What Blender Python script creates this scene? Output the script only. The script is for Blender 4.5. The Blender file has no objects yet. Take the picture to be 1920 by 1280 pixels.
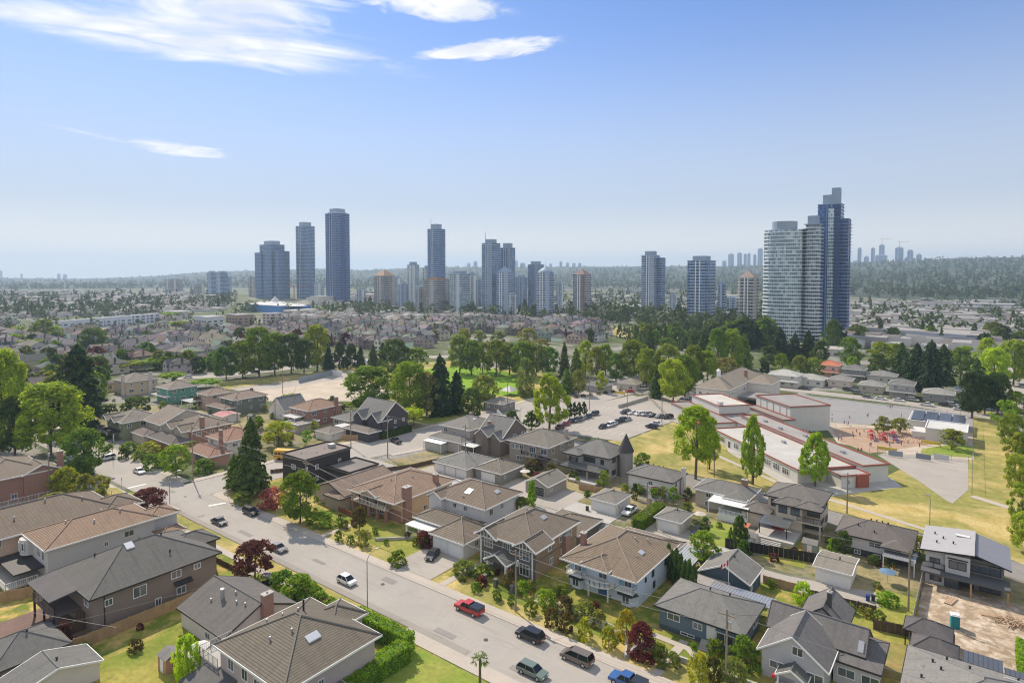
import bpy, math, random
import numpy as np
from mathutils import Vector, Matrix
R=random.Random(7)
SC=bpy.context.scene; COL=SC.collection
rad=math.radians
# ---------------------------------------------------------------- survey of the place
# street grid: X runs along the main street, Y across it; drone height above the street:
CAM_H=57.0; FPX=1165.0; CXP=960.0; PYP=559.0; PITCH=rad(2.4); YAW=rad(37.1)
def ray(px,py):
    x=(px-CXP)/FPX; y=-(py-PYP)/FPX
    fw=math.cos(PITCH)+y*math.sin(PITCH); up=-math.sin(PITCH)+y*math.cos(PITCH)
    return (x*math.cos(YAW)-fw*math.sin(YAW), x*math.sin(YAW)+fw*math.cos(YAW), up)
def g(px,py,z=0.0):
    d=ray(px,py); t=(z-CAM_H)/d[2]; return (d[0]*t,d[1]*t)
def proj(X,Y,Z):
    Z-=CAM_H; fw=-math.sin(YAW)*X+math.cos(YAW)*Y; r=math.cos(YAW)*X+math.sin(YAW)*Y
    f2=fw*math.cos(PITCH)-Z*math.sin(PITCH); u=fw*math.sin(PITCH)+Z*math.cos(PITCH)
    if f2<1: return (-9999,-9999)
    return (CXP+FPX*r/f2, PYP-FPX*u/f2)
def hgt(X,Y,py):
    lo,hi=0.0,300.0
    for _ in range(40):
        m=(lo+hi)/2
        if proj(X,Y,m)[1]>py: lo=m
        else: hi=m
    return lo
def depth(X,Y): return -math.sin(YAW)*X+math.cos(YAW)*Y
# ---------------------------------------------------------------- mesh builder
class MB:
    def __init__(s): s.v=[];s.f=[];s.m=[];s.uv=[]
    def poly(s,pts,m=0,uv=None):
        n=len(s.v); s.v+= [tuple(p) for p in pts]; s.f.append(tuple(range(n,n+len(pts)))); s.m.append(m); s.uv.append(uv)
    def box(s,x0,x1,y0,y1,z0,z1,m=0,mt=None):
        n=len(s.v); s.v+=[(x0,y0,z0),(x1,y0,z0),(x1,y1,z0),(x0,y1,z0),(x0,y0,z1),(x1,y0,z1),(x1,y1,z1),(x0,y1,z1)]
        w=x1-x0;d=y1-y0;h=z1-z0
        for q,uu in (((0,3,2,1),None),((4,5,6,7),((x0,y0),(x1,y0),(x1,y1),(x0,y1))),((0,1,5,4),((x0,z0),(x1,z0),(x1,z1),(x0,z1))),((1,2,6,5),((y0,z0),(y1,z0),(y1,z1),(y0,z1))),((2,3,7,6),((x1,z0),(x0,z0),(x0,z1),(x1,z1))),((3,0,4,7),((y1,z0),(y0,z0),(y0,z1),(y1,z1)))):
            s.f.append(tuple(n+i for i in q)); s.m.append(mt if (mt is not None and q==(4,5,6,7)) else m); s.uv.append(uu)
    def prism(s,pl,z0,z1,m=0,mt=None,mb=True):
        n=len(pl)
        a=sum(pl[i][0]*pl[(i+1)%n][1]-pl[(i+1)%n][0]*pl[i][1] for i in range(n))
        if a<0: pl=pl[::-1]
        k=len(s.v); s.v+=[(p[0],p[1],z0) for p in pl]+[(p[0],p[1],z1) for p in pl]
        u=0
        for i in range(n):
            j=(i+1)%n; L=math.dist(pl[i],pl[j])
            s.f.append((k+i,k+j,k+n+j,k+n+i)); s.m.append(m); s.uv.append(((u,z0),(u+L,z0),(u+L,z1),(u,z1))); u+=L
        s.f.append(tuple(k+n+i for i in range(n))); s.m.append(m if mt is None else mt); s.uv.append(tuple((p[0],p[1]) for p in pl))
        if mb: s.f.append(tuple(k+i for i in reversed(range(n)))); s.m.append(m); s.uv.append(None)
    def tube(s,p0,p1,r0,r1=None,n=8,m=0,cap=True):
        r1=r0 if r1 is None else r1
        p0=Vector(p0);p1=Vector(p1);d=(p1-p0)
        if d.length<1e-6: return
        d.normalize(); a=d.orthogonal().normalized(); b=d.cross(a); k=len(s.v)
        for p,r in ((p0,r0),(p1,r1)):
            for i in range(n):
                t=2*math.pi*i/n; s.v.append(tuple(p+a*(r*math.cos(t))+b*(r*math.sin(t))))
        for i in range(n):
            j=(i+1)%n; s.f.append((k+i,k+j,k+n+j,k+n+i)); s.m.append(m); s.uv.append(None)
        if cap:
            s.f.append(tuple(k+n+i for i in range(n))); s.m.append(m); s.uv.append(None)
            s.f.append(tuple(k+i for i in reversed(range(n)))); s.m.append(m); s.uv.append(None)
    def path(s,pts,r,n=6,m=0):
        for a,b in zip(pts,pts[1:]): s.tube(a,b,r,r,n,m)
    def mesh(s,name,mats,off=(0,0,0),smooth=False):
        me=bpy.data.meshes.new(name)
        ox,oy,oz=off
        me.from_pydata([(x-ox,y-oy,z-oz) for x,y,z in s.v],[],s.f)
        for mt in mats: me.materials.append(mt)
        if len(mats)>1: me.polygons.foreach_set('material_index',s.m)
        if any(u is not None for u in s.uv):
            ul=me.uv_layers.new(name='UVMap'); dat=[]
            for f,u in zip(s.f,s.uv):
                if u is None: dat+= [0.0]*(2*len(f))
                else:
                    for q in u: dat+=[q[0],q[1]]
            ul.data.foreach_set('uv',dat)
        if smooth: me.polygons.foreach_set('use_smooth',[True]*len(me.polygons))
        me.update(); return me
    def build(s,name,mats,parent=None,off=(0,0,0),smooth=False,color=None):
        if not isinstance(mats,(list,tuple)): mats=[mats]
        o=bpy.data.objects.new(name,s.mesh(name,mats,off,smooth)); COL.objects.link(o)
        if parent is not None: o.parent=parent
        if color: o.color=(*color,1)
        return o
def tag(o,label=None,cat=None,group=None,kind=None):
    if label: o['label']=label
    if cat: o['category']=cat
    if group: o['group']=group
    if kind: o['kind']=kind
    return o
def empty(name,loc,rz=0,label=None,cat=None,group=None):
    o=bpy.data.objects.new(name,None); COL.objects.link(o); o.location=loc if len(loc)==3 else (*loc,0); o.rotation_euler=(0,0,rz); o.empty_display_size=.5
    return tag(o,label,cat,group)
def linkmesh(name,me,parent=None,loc=(0,0,0),color=None):
    o=bpy.data.objects.new(name,me); COL.objects.link(o); o.location=loc
    if parent is not None: o.parent=parent
    if color: o.color=(*color,1)
    return o
def place(root,kids,loc,rz=0,sc=(1,1,1),label=None,cat=None,group=None,colors=None):
    """copy of a thing and of its parts (kids: list of (child, [grandchildren]))"""
    r=root.copy(); COL.objects.link(r); r.location=loc; r.rotation_euler=(0,0,rz); r.scale=sc; tag(r,label,cat,group)
    for i,(c,gr) in enumerate(kids):
        d=c.copy(); COL.objects.link(d); d.parent=r
        if colors and colors.get(d.name.split('.')[0]): d.color=(*colors[d.name.split('.')[0]],1)
        for q in gr:
            e=q.copy(); COL.objects.link(e); e.parent=d
    return r
# ---------------------------------------------------------------- materials
_mc={}
def nt(m):
    m.use_nodes=True; t=m.node_tree; t.nodes.clear()
    out=t.nodes.new('ShaderNodeOutputMaterial'); b=t.nodes.new('ShaderNodeBsdfPrincipled'); t.links.new(b.outputs[0],out.inputs[0]); return t,b,out
def N(t,ty,**k):
    n=t.nodes.new(ty)
    for a,v in k.items():
        if a.startswith('i_'): n.inputs[a[2:].replace('_',' ')].default_value=v
        else: setattr(n,a,v)
    return n
def mixc(t,fac,a,b,mode='MIX'):
    n=t.nodes.new('ShaderNodeMix'); n.data_type='RGBA'; n.blend_type=mode
    for sock,val in ((0,fac),(6,a),(7,b)):
        if isinstance(val,(int,float)): n.inputs[sock].default_value=val
        elif isinstance(val,tuple): n.inputs[sock].default_value=(*val[:3],1)
        else: t.links.new(val,n.inputs[sock])
    return n.outputs[2]
def ramp(t,fac,a,b):
    n=N(t,'ShaderNodeMapRange'); t.links.new(fac,n.inputs[0]); n.inputs[1].default_value=a; n.inputs[2].default_value=b; return n.outputs[0]
def noise(t,vec,scale,detail=4,rough=.6,dist=0):
    n=N(t,'ShaderNodeTexNoise'); n.inputs['Scale'].default_value=scale; n.inputs['Detail'].default_value=detail; n.inputs['Roughness'].default_value=rough; n.inputs['Distortion'].default_value=dist
    if vec is not None: t.links.new(vec,n.inputs['Vector'])
    return n.outputs['Fac']
def bump(t,b,h,dist=.05,strength=.6):
    n=N(t,'ShaderNodeBump'); n.inputs['Distance'].default_value=dist; n.inputs['Strength'].default_value=strength
    t.links.new(h,n.inputs['Height']); t.links.new(n.outputs[0],b.inputs['Normal'])
def dk(c,k): return tuple(min(1,x*k) for x in c)
def M(name,col=None,rough=.85,var=.18,scale=.6,fine=6,bp=0,metal=0,objcol=False,spec=.3,siding=0,world=False):
    """plain surface with weathering at two scales"""
    key=(name,col,rough,var,scale,fine,bp,metal,objcol,siding)
    if key in _mc: return _mc[key]
    m=bpy.data.materials.new(name); t,b,o=nt(m)
    tc=N(t,'ShaderNodeTexCoord'); v=tc.outputs['Object']
    if world:
        v=N(t,'ShaderNodeNewGeometry').outputs['Position']
    if objcol: src=N(t,'ShaderNodeObjectInfo').outputs['Color']
    else:
        rg=N(t,'ShaderNodeRGB'); rg.outputs[0].default_value=(*col,1); src=rg.outputs[0]
    n1=noise(t,v,scale,5); n2=noise(t,v,fine,3)
    mr=N(t,'ShaderNodeMath',operation='ADD'); t.links.new(n1,mr.inputs[0]); t.links.new(n2,mr.inputs[1])
    f=N(t,'ShaderNodeMapRange'); t.links.new(mr.outputs[0],f.inputs[0]); f.inputs[1].default_value=.6; f.inputs[2].default_value=1.4; f.inputs[3].default_value=1-var; f.inputs[4].default_value=1+var
    vm=N(t,'ShaderNodeVectorMath',operation='SCALE'); t.links.new(src,vm.inputs[0]); t.links.new(f.outputs[0],vm.inputs['Scale'])
    t.links.new(vm.outputs[0],b.inputs['Base Color']); b.inputs['Roughness'].default_value=rough; b.inputs['Metallic'].default_value=metal; b.inputs['Specular IOR Level'].default_value=spec
    if siding:
        sp=N(t,'ShaderNodeSeparateXYZ'); t.links.new(v,sp.inputs[0]); mm=N(t,'ShaderNodeMath',operation='MULTIPLY'); t.links.new(sp.outputs[2],mm.inputs[0]); mm.inputs[1].default_value=1/siding
        fr=N(t,'ShaderNodeMath',operation='FRACT'); t.links.new(mm.outputs[0],fr.inputs[0]); bump(t,b,fr.outputs[0],.03,.7)
    elif bp: bump(t,b,n2,bp,.7)
    _mc[key]=m; return m
def roofmat(col,tile=0):
    k_=.92 if tile else 1.18; col=(round(col[0]*k_,4),round(col[1]*k_*1.03,4),round(col[2]*k_*(.93 if tile else .98),4))
    key=('roof',col,tile)
    if key in _mc: return _mc[key]
    m=bpy.data.materials.new('roof_tiles' if tile else 'roof_shingles'); t,b,o=nt(m)
    uv=N(t,'ShaderNodeUVMap').outputs[0]; ob=N(t,'ShaderNodeTexCoord').outputs['Object']
    sp=N(t,'ShaderNodeSeparateXYZ'); t.links.new(uv,sp.inputs[0])
    per=.36 if tile else .2
    mm=N(t,'ShaderNodeMath',operation='MULTIPLY'); t.links.new(sp.outputs[1],mm.inputs[0]); mm.inputs[1].default_value=1/per
    fr=N(t,'ShaderNodeMath',operation='FRACT'); t.links.new(mm.outputs[0],fr.inputs[0])
    fl=N(t,'ShaderNodeMath',operation='FLOOR'); t.links.new(mm.outputs[0],fl.inputs[0])
    # per-tile tone
    mu=N(t,'ShaderNodeMath',operation='MULTIPLY'); t.links.new(sp.outputs[0],mu.inputs[0]); mu.inputs[1].default_value=1/(.9 if tile else .45)
    fu=N(t,'ShaderNodeMath',operation='FLOOR'); t.links.new(mu.outputs[0],fu.inputs[0])
    cb=N(t,'ShaderNodeCombineXYZ'); t.links.new(fu.outputs[0],cb.inputs[0]); t.links.new(fl.outputs[0],cb.inputs[1])
    wn=N(t,'ShaderNodeTexWhiteNoise',noise_dimensions='2D'); t.links.new(cb.outputs[0],wn.inputs['Vector'])
    nn=noise(t,ob,.35,6,.65); n2=noise(t,ob,3.0,4)
    c1=mixc(t,ramp(t,nn,.3,.7),dk(col,.84),dk(col,1.16))
    c2=mixc(t,ramp(t,n2,.3,.7),c1,dk(col,.9)); 
    c3=mixc(t,wn.outputs['Value'],c2,mixc(t,.24,c2,dk(col,1.45)))
    ms=noise(t,ob,.9,7,.7,.6); c3=mixc(t,ramp(t,ms,.56,.74),c3,(.10,.105,.07)); sx=N(t,'ShaderNodeMapping'); sx.inputs['Scale'].default_value=(1.3,.12,1); t.links.new(uv,sx.inputs[0]); c3=mixc(t,ramp(t,noise(t,sx.outputs[0],1,4,.6),.5,.8),c3,dk(col,.72))
    # dark line painted along each course for the shadow gap there
    st=N(t,'ShaderNodeMath',operation='LESS_THAN'); t.links.new(fr.outputs[0],st.inputs[0]); st.inputs[1].default_value=.26 if tile else .12
    k=N(t,'ShaderNodeMath',operation='MULTIPLY'); t.links.new(st.outputs[0],k.inputs[0]); k.inputs[1].default_value=.62 if tile else .2
    c4=mixc(t,k.outputs[0],c3,dk(col,.3))
    t.links.new(c4,b.inputs['Base Color']); b.inputs['Roughness'].default_value=.82 if tile else .92; b.inputs['Specular IOR Level'].default_value=.25
    inv=N(t,'ShaderNodeMath',operation='SUBTRACT'); inv.inputs[0].default_value=1; t.links.new(fr.outputs[0],inv.inputs[1])
    bump(t,b,inv.outputs[0],.09 if tile else .02,.9)
    _mc[key]=m; return m
def glassmat(name,col,rough=.12,spec=.9):
    key=('glass',name)
    if key in _mc: return _mc[key]
    m=bpy.data.materials.new(name); t,b,o=nt(m)
    ob=N(t,'ShaderNodeObjectInfo').outputs['Random']
    t.links.new(mixc(t,ob,dk(col,.6),dk(col,1.6)),b.inputs['Base Color'])
    b.inputs['Roughness'].default_value=rough; b.inputs['Specular IOR Level'].default_value=spec; _mc[key]=m; return m
def brickmat(c1,c2,mortar,scale=4):
    key=('brick',c1)
    if key in _mc: return _mc[key]
    m=bpy.data.materials.new('brickwork'); t,b,o=nt(m)
    uv=N(t,'ShaderNodeUVMap').outputs[0]; n=N(t,'ShaderNodeTexBrick'); t.links.new(uv,n.inputs['Vector'])
    n.inputs['Color1'].default_value=(*c1,1); n.inputs['Color2'].default_value=(*c2,1); n.inputs['Mortar'].default_value=(*mortar,1); n.inputs['Scale'].default_value=scale; n.inputs['Mortar Size'].default_value=.015
    t.links.new(n.outputs['Color'],b.inputs['Base Color']); b.inputs['Roughness'].default_value=.9; _mc[key]=m; return m
def leafmat(name='leaves',trans=.4):
    key=('leaf',name,trans)
    if key in _mc: return _mc[key]
    m=bpy.data.materials.new(name); t,b,o=nt(m)
    oc=N(t,'ShaderNodeObjectInfo'); pos=N(t,'ShaderNodeNewGeometry').outputs['Position']
    n1=noise(t,pos,.55,4,.6); n2=noise(t,pos,4.0,2)
    ad=N(t,'ShaderNodeMath',operation='ADD'); t.links.new(n1,ad.inputs[0]); t.links.new(n2,ad.inputs[1])
    f=N(t,'ShaderNodeMapRange'); t.links.new(ad.outputs[0],f.inputs[0]); f.inputs[1].default_value=.65; f.inputs[2].default_value=1.35; f.inputs[3].default_value=.55; f.inputs[4].default_value=1.5
    n3=noise(t,pos,1.3,3,.6); hue=mixc(t,ramp(t,n3,.35,.65),mixc(t,1.0,oc.outputs['Color'],(.72,.86,.9),'MULTIPLY'),mixc(t,1.0,oc.outputs['Color'],(1.32,1.16,.85),'MULTIPLY'))
    vm=N(t,'ShaderNodeVectorMath',operation='SCALE'); t.links.new(hue,vm.inputs[0]); t.links.new(f.outputs[0],vm.inputs['Scale'])
    b.inputs['Roughness'].default_value=.75; b.inputs['Specular IOR Level'].default_value=.12; t.links.new(vm.outputs[0],b.inputs['Base Color'])
    tr=N(t,'ShaderNodeBsdfTranslucent'); tl=mixc(t,1.0,vm.outputs[0],(1.35,1.25,.5),'MULTIPLY'); t.links.new(tl,tr.inputs[0])
    ms=N(t,'ShaderNodeMixShader'); ms.inputs[0].default_value=trans; t.links.new(b.outputs[0],ms.inputs[1]); t.links.new(tr.outputs[0],ms.inputs[2]); t.links.new(ms.outputs[0],o.inputs[0])
    _mc[key]=m; return m
WHITE=(.72,.72,.70); DARKTRIM=(.03,.03,.032)
m_glass=glassmat('window_glass',(.07,.085,.10))
m_white=M('white_trim',WHITE,.6,.08,.5,4)
m_dark=M('dark_trim',(.035,.034,.034),.6,.15,.5,4)
m_conc=M('concrete',(.40,.385,.355),.9,.16,.25,5,world=True)
m_wood=M('weathered_wood',(.36,.24,.13),.85,.3,.8,9)
m_wooddark=M('dark_wood',(.11,.075,.05),.85,.3,.8,9)
m_pole=M('pole_wood',(.26,.21,.16),.9,.25,1,9)
m_metal=M('galvanised_metal',(.42,.43,.44),.45,.1,1,6,metal=.6)
m_black=M('black_metal',(.02,.02,.022),.5,.1,1,5)
m_bark=M('bark',(.14,.105,.075),.95,.3,2,10,bp=.04)
m_leaf=leafmat('leaves',.5); m_needle=leafmat('needles',.2)
m_brick=brickmat((.24,.10,.07),(.33,.16,.11),(.42,.38,.34))
m_rubber=M('tyre_rubber',(.02,.02,.02),.9,.1)
m_alloy=M('wheel_alloy',(.5,.5,.52),.35,.05,metal=.7)
def obcol(name,rough=.85,var=.15,scale=.6,fine=6,**k): return M(name,None,rough,var,scale,fine,objcol=True,**k)
m_wallobj=obcol('painted_wall',.88,.12)
def carpaint():
    m=bpy.data.materials.new('car_paint'); t,b,o=nt(m); oc=N(t,'ShaderNodeObjectInfo').outputs['Color']
    t.links.new(oc,b.inputs['Base Color']); b.inputs['Roughness'].default_value=.32; b.inputs['Coat Weight'].default_value=.35; b.inputs['Coat Roughness'].default_value=.1; return m
m_paint=carpaint()

ordw=['first','second','third','fourth','fifth','sixth','seventh','eighth','ninth','tenth','eleventh','twelfth','thirteenth','fourteenth','fifteenth','sixteenth','seventeenth','eighteenth','nineteenth','twentieth']
ordw+=['twenty-'+w for w in ordw[:9]]+['thirtieth']+['thirty-'+w for w in ordw[:9]]+['fortieth']+['forty-'+w for w in ordw[:9]]+['fiftieth']+['fifty-'+w for w in ordw[:9]]
# ---------------------------------------------------------------- ground, roads, hills
from mathutils import noise as mnoise
def fields(name,cols,scales,rough=.95,bp=.0,sharp=.08):
    """cols: base + patches laid over it by large noise"""
    m=bpy.data.materials.new(name); t,b,o=nt(m); pos=N(t,'ShaderNodeNewGeometry').outputs['Position']
    c=None
    for i,(col,sc) in enumerate(zip(cols,scales)):
        n2=noise(t,pos,sc*9,4,.65); base=mixc(t,ramp(t,n2,.3,.7),dk(col,.75),dk(col,1.25))
        if c is None: c=base
        else:
            mp=N(t,'ShaderNodeMapping'); mp.inputs['Location'].default_value=(i*37.3,i*11.7,i*5); t.links.new(pos,mp.inputs[0])
            n1=noise(t,mp.outputs[0],sc,6,.62,.4); c=mixc(t,ramp(t,n1,.5-sharp,.5+sharp),c,base)
    t.links.new(c,b.inputs['Base Color']); b.inputs['Roughness'].default_value=rough; b.inputs['Specular IOR Level'].default_value=.15
    nf=noise(t,pos,6,3); bump(t,b,nf,.06,.5); return m
GREEN=(.15,.20,.03); DRY=(.46,.34,.11); DRYG=(.30,.26,.07); EARTH=(.30,.24,.17)
m_lawn=fields('lawn_grass',[GREEN,DRYG,DRY,(.15,.19,.03)],[.12,.09,.13,.3])
m_dry=fields('dry_grass',[(.43,.33,.115),(.31,.27,.08),(.50,.39,.17),(.24,.235,.065)],[.13,.09,.22,.06])
m_green=fields('mown_grass',[(.19,.24,.035),(.14,.19,.025),(.31,.28,.07)],[.2,.12,.1],sharp=.12)
m_turf=fields('bright_turf',[(.17,.27,.03),(.13,.22,.025),(.26,.28,.06)],[.3,.2,.12],sharp=.15)
m_lawn2=fields('half_dry_lawn',[(.20,.22,.04),(.36,.29,.09),(.14,.19,.03),(.30,.24,.10)],[.15,.1,.2,.07],sharp=.1)
m_yard=fields('yard_ground',[(.17,.16,.06),(.25,.23,.2),(.1,.12,.035),(.3,.25,.13)],[.12,.08,.14,.1])
m_far=fields('town_ground',[(.11,.125,.055),(.20,.19,.165),(.075,.095,.035),(.26,.25,.23),(.09,.115,.04)],[.03,.022,.03,.05,.012],sharp=.05)
m_dirt=fields('bare_dirt',[(.42,.33,.23),(.55,.47,.37),(.3,.23,.16)],[.3,.4,.6])
m_gravel=M('gravel',(.46,.395,.31),.95,.3,.15,9,world=True)
m_sand=M('playground_bark',(.38,.27,.19),.95,.2,.2,9,world=True)
def asphalt(name,col,patch=.5):
    m=bpy.data.materials.new(name); t,b,o=nt(m); pos=N(t,'ShaderNodeNewGeometry').outputs['Position']
    n1=noise(t,pos,.07,6,.7); n2=noise(t,pos,14,2); mp=N(t,'ShaderNodeMapping'); mp.inputs['Scale'].default_value=(.06,.9,1); t.links.new(pos,mp.inputs[0]); n3=noise(t,mp.outputs[0],1,5,.7)
    c=mixc(t,ramp(t,n1,.35,.65),dk(col,.86),dk(col,1.12)); c=mixc(t,ramp(t,n2,.3,.7),dk(col,.9),c); c=mixc(t,ramp(t,n3,.55,.72),c,dk(col,.78))
    vo=N(t,'ShaderNodeTexVoronoi',feature='DISTANCE_TO_EDGE'); vo.inputs['Scale'].default_value=.13; mp2=N(t,'ShaderNodeMapping'); t.links.new(pos,mp2.inputs[0])
    dn=N(t,'ShaderNodeVectorMath',operation='ADD'); nz=N(t,'ShaderNodeTexNoise'); nz.inputs['Scale'].default_value=.4; t.links.new(pos,nz.inputs[0]); sc=N(t,'ShaderNodeVectorMath',operation='SCALE'); sc.inputs['Scale'].default_value=4; t.links.new(nz.outputs['Color'],sc.inputs[0]); t.links.new(pos,dn.inputs[0]); t.links.new(sc.outputs[0],dn.inputs[1]); t.links.new(dn.outputs[0],vo.inputs['Vector'])
    lt=N(t,'ShaderNodeMath',operation='LESS_THAN'); t.links.new(vo.outputs['Distance'],lt.inputs[0]); lt.inputs[1].default_value=.012
    k=N(t,'ShaderNodeMath',operation='MULTIPLY'); t.links.new(lt.outputs[0],k.inputs[0]); k.inputs[1].default_value=patch
    c=mixc(t,k.outputs[0],c,dk(col,.5))
    t.links.new(c,b.inputs['Base Color']); b.inputs['Roughness'].default_value=.9; b.inputs['Specular IOR Level'].default_value=.25; bump(t,b,n2,.01,.4); return m
m_asph=asphalt('worn_asphalt',(.37,.345,.31),.12); m_asph2=asphalt('lane_asphalt',(.38,.35,.31),.2); m_court=asphalt('play_court_asphalt',(.29,.285,.28),.2); m_asphd=asphalt('dark_asphalt',(.26,.245,.23),.3)
m_patch=asphalt('repair_asphalt',(.27,.255,.235),.1); m_patch2=asphalt('gutter_asphalt',(.31,.285,.25),.3)
m_side=M('sidewalk_concrete',(.43,.385,.33),.9,.14,.12,4,world=True)
m_mark=M('road_paint',(.72,.71,.66),.7,.2,.5,5,world=True)
m_yel=M('yellow_paint',(.62,.45,.06),.7,.2,.5,5,world=True)
Z={'a':.006,'b':.030,'c':.054,'d':.078,'e':.102}; NS=[0]
def sheet(name,pts,mat,lay='b',px=False,kind='structure'):
    if px: pts=[g(*p) for p in pts]
    NS[0]+=1; b=MB(); z=Z[lay]+.0008*(NS[0]%26); a=sum(pts[i][0]*pts[(i+1)%len(pts)][1]-pts[(i+1)%len(pts)][0]*pts[i][1] for i in range(len(pts)))
    if a<0: pts=pts[::-1]
    b.poly([(x,y,z) for x,y in pts]); o=b.build(name,mat); tag(o,kind=kind); return o
def rect(x0,x1,y0,y1): return [(x0,y0),(x1,y0),(x1,y1),(x0,y1)]
def slab(name,pts,mat,h=.13,px=False):
    if px: pts=[g(*p) for p in pts]
    b=MB(); b.prism(pts,0.0,h,mb=False); o=b.build(name,mat); tag(o,kind='structure'); return o
def gz(r):
    if r<1500: return 0.0
    return -38*min(1,(r-1500)/4500)
def terrain():
    b=MB(); rs=[0,40,90,160,260,400,600,900,1200,1500,1900,2400,3200,4200,5500,7000,8500,10000,11500]; n=72
    for r in rs:
        for i in range(n):
            t=2*math.pi*i/n; b.v.append((r*math.cos(t),r*math.sin(t),gz(r)))
    for k in range(len(rs)-1):
        for i in range(n):
            j=(i+1)%n; a=(k*n+i,(k+1)*n+i,(k+1)*n+j,k*n+j)
            if k==0: a=(0,n+i,n+j)
            b.f.append(a); b.m.append(0); b.uv.append(None)
    o=b.build('ground',m_far); tag(o,kind='structure')
terrain()
RIDGE=[(-400,528),(-100,524),(0,522),(160,524),(280,519),(400,510),(470,508),(600,505),(680,507),(800,502),(900,501),(1050,501),(1200,500),(1450,499),(1600,493),(1720,489),(1800,485),(1920,484),(2300,486)]
RDIST=[(-400,8500),(0,8500),(300,7500),(450,6500),(900,5800),(1300,5200),(1700,4600),(2300,4600)]
RBEG=[(-400,3200),(300,3000),(600,2700),(1100,2500),(1500,1900),(1650,1550),(2300,1450)]
def lerp(tab,x):
    for (a,u),(b,v) in zip(tab,tab[1:]):
        if x<=b: return u+(v-u)*max(0,(x-a))/(b-a)
    return tab[-1][1]
def ridge_z(px):
    D=lerp(RDIST,px); y=lerp(RIDGE,px); d=ray(px,y); s=D/math.hypot(d[0],d[1]); return CAM_H+d[2]*s
def hill_z(px,r):
    D=lerp(RDIST,px); r0=lerp(RBEG,px); zr=ridge_z(px); t=(r-r0)/(D-r0)
    if t<0: return -60
    if t<=1:
        k=t*t*(3-2*t)*.45+t*.55
        return gz(r0)-1.5+(zr-gz(r0)+1.5)*k
    return zr-40*(t-1)
def hills():
    cols=list(np.arange(-400,2301,2.4)); nr=64; V=[];F=[]
    for px in cols:
        d=ray(px,510); L=math.hypot(d[0],d[1]); D=lerp(RDIST,px); r0=lerp(RBEG,px)
        for k in range(nr+6):
            t=(k/nr)**1.15; r=r0+(D-r0)*t; x=d[0]/L*r; y=d[1]/L*r; z=hill_z(px,r)
            z+=(mnoise.noise((x/700,y/700,3))*16+mnoise.noise((x/260,y/260,1))*8)*min(1,t*4)*max(0,min(1,(1.15-t)*2))
            z+=abs(mnoise.noise((x/28,y/28,7)))*11*min(1,t*8)
            V.append((x,y,z))
    m=nr+6
    for i in range(len(cols)-1):
        for k in range(m-1): a=i*m+k; F.append((a,a+1,a+m+1,a+m))
    me=bpy.data.meshes.new('hills'); me.from_pydata(V,[],F); me.polygons.foreach_set('use_smooth',[True]*len(F))
    mt=fields('forested_hill',[(.045,.065,.04),(.055,.075,.045),(.04,.058,.036),(.10,.105,.08),(.05,.07,.042)],[.006,.01,.02,.0055,.004],sharp=.05); me.materials.append(mt)
    o=bpy.data.objects.new('hills',me); COL.objects.link(o); tag(o,kind='structure')
hills()
# near neighbourhood yards
sheet('yard_ground',rect(-175,30,15,67.6),m_lawn,'a'); sheet('yard_ground',rect(-157,24,80.6,117.6),m_lawn,'a')
sheet('yard_ground',[(-143,124),(24,124),(24,146.5),(-20,152),(-52,163),(-100,182),(-128,184),(-138,150)],m_yard,'a')
sheet('yard_ground',[(-400,88),(-171,88),(-165,130),(-160,160),(-160,225),(-215,150),(-330,95)],m_yard,'a')
# main street and cross street
sheet('main_street',rect(-420,60,67.7,78.6),m_asph,'c')
L_=[(-169.5,78),(-166,130),(-159.5,160),(-158.5,228),(-151,300),(-145,345)]; R_=[(-156.5,78),(-152.5,105),(-147,130),(-141,150),(-138,182),(-133,233),(-128,275),(-122,345)]
sheet('cross_street',[(-169.5,20)]+L_+R_[::-1]+[(-157,60),(-158,20)],m_asph,'d')
for nm,pts in (('sidewalk',[(-156,78.6),(60,78.6),(60,80.8),(-154,80.8),(-154,92),(-157,92)]),('sidewalk',rect(-420,-171,78.6,80.6)),('sidewalk',rect(-72,60,65.2,67.7)),
    ('sidewalk',[(-172,80.6),(-169.6,80.6),(-166.2,130),(-160,160),(-159,228),(-152,300),(-154,300),(-161.5,228),(-162.5,160),(-169,130)]),
    ('sidewalk',[(-146.8,130),(-141,150),(-138,182),(-136,182),(-138.6,150),(-144.6,130)])): slab(nm,pts,m_side,.12)
sheet('sidewalk_strip',rect(-157,-72,63.2,64.7),m_side,'c')
# grass boulevard on the south side, dry
sheet('dry_boulevard',rect(-156,-72,64.7,67.6),m_dry,'b'); sheet('dry_boulevard',rect(-128,60,80.9,84.0),m_dry,'b')
sheet('dry_boulevard',rect(-154,-128,81,86),m_dry,'b')
# traffic island with bent kerb west of the crossing
slab('traffic_island',[(-176,61),(-173,60.5),(-171.5,63),(-173.5,65.5),(-181,66.2),(-184,64)],m_dry,.145)
slab('sidewalk',[(-196,66.4),(-173,66.4),(-170.5,64),(-170.5,58),(-172.5,58),(-172.8,63),(-176,64.8),(-196,65)],m_side,.12)
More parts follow.
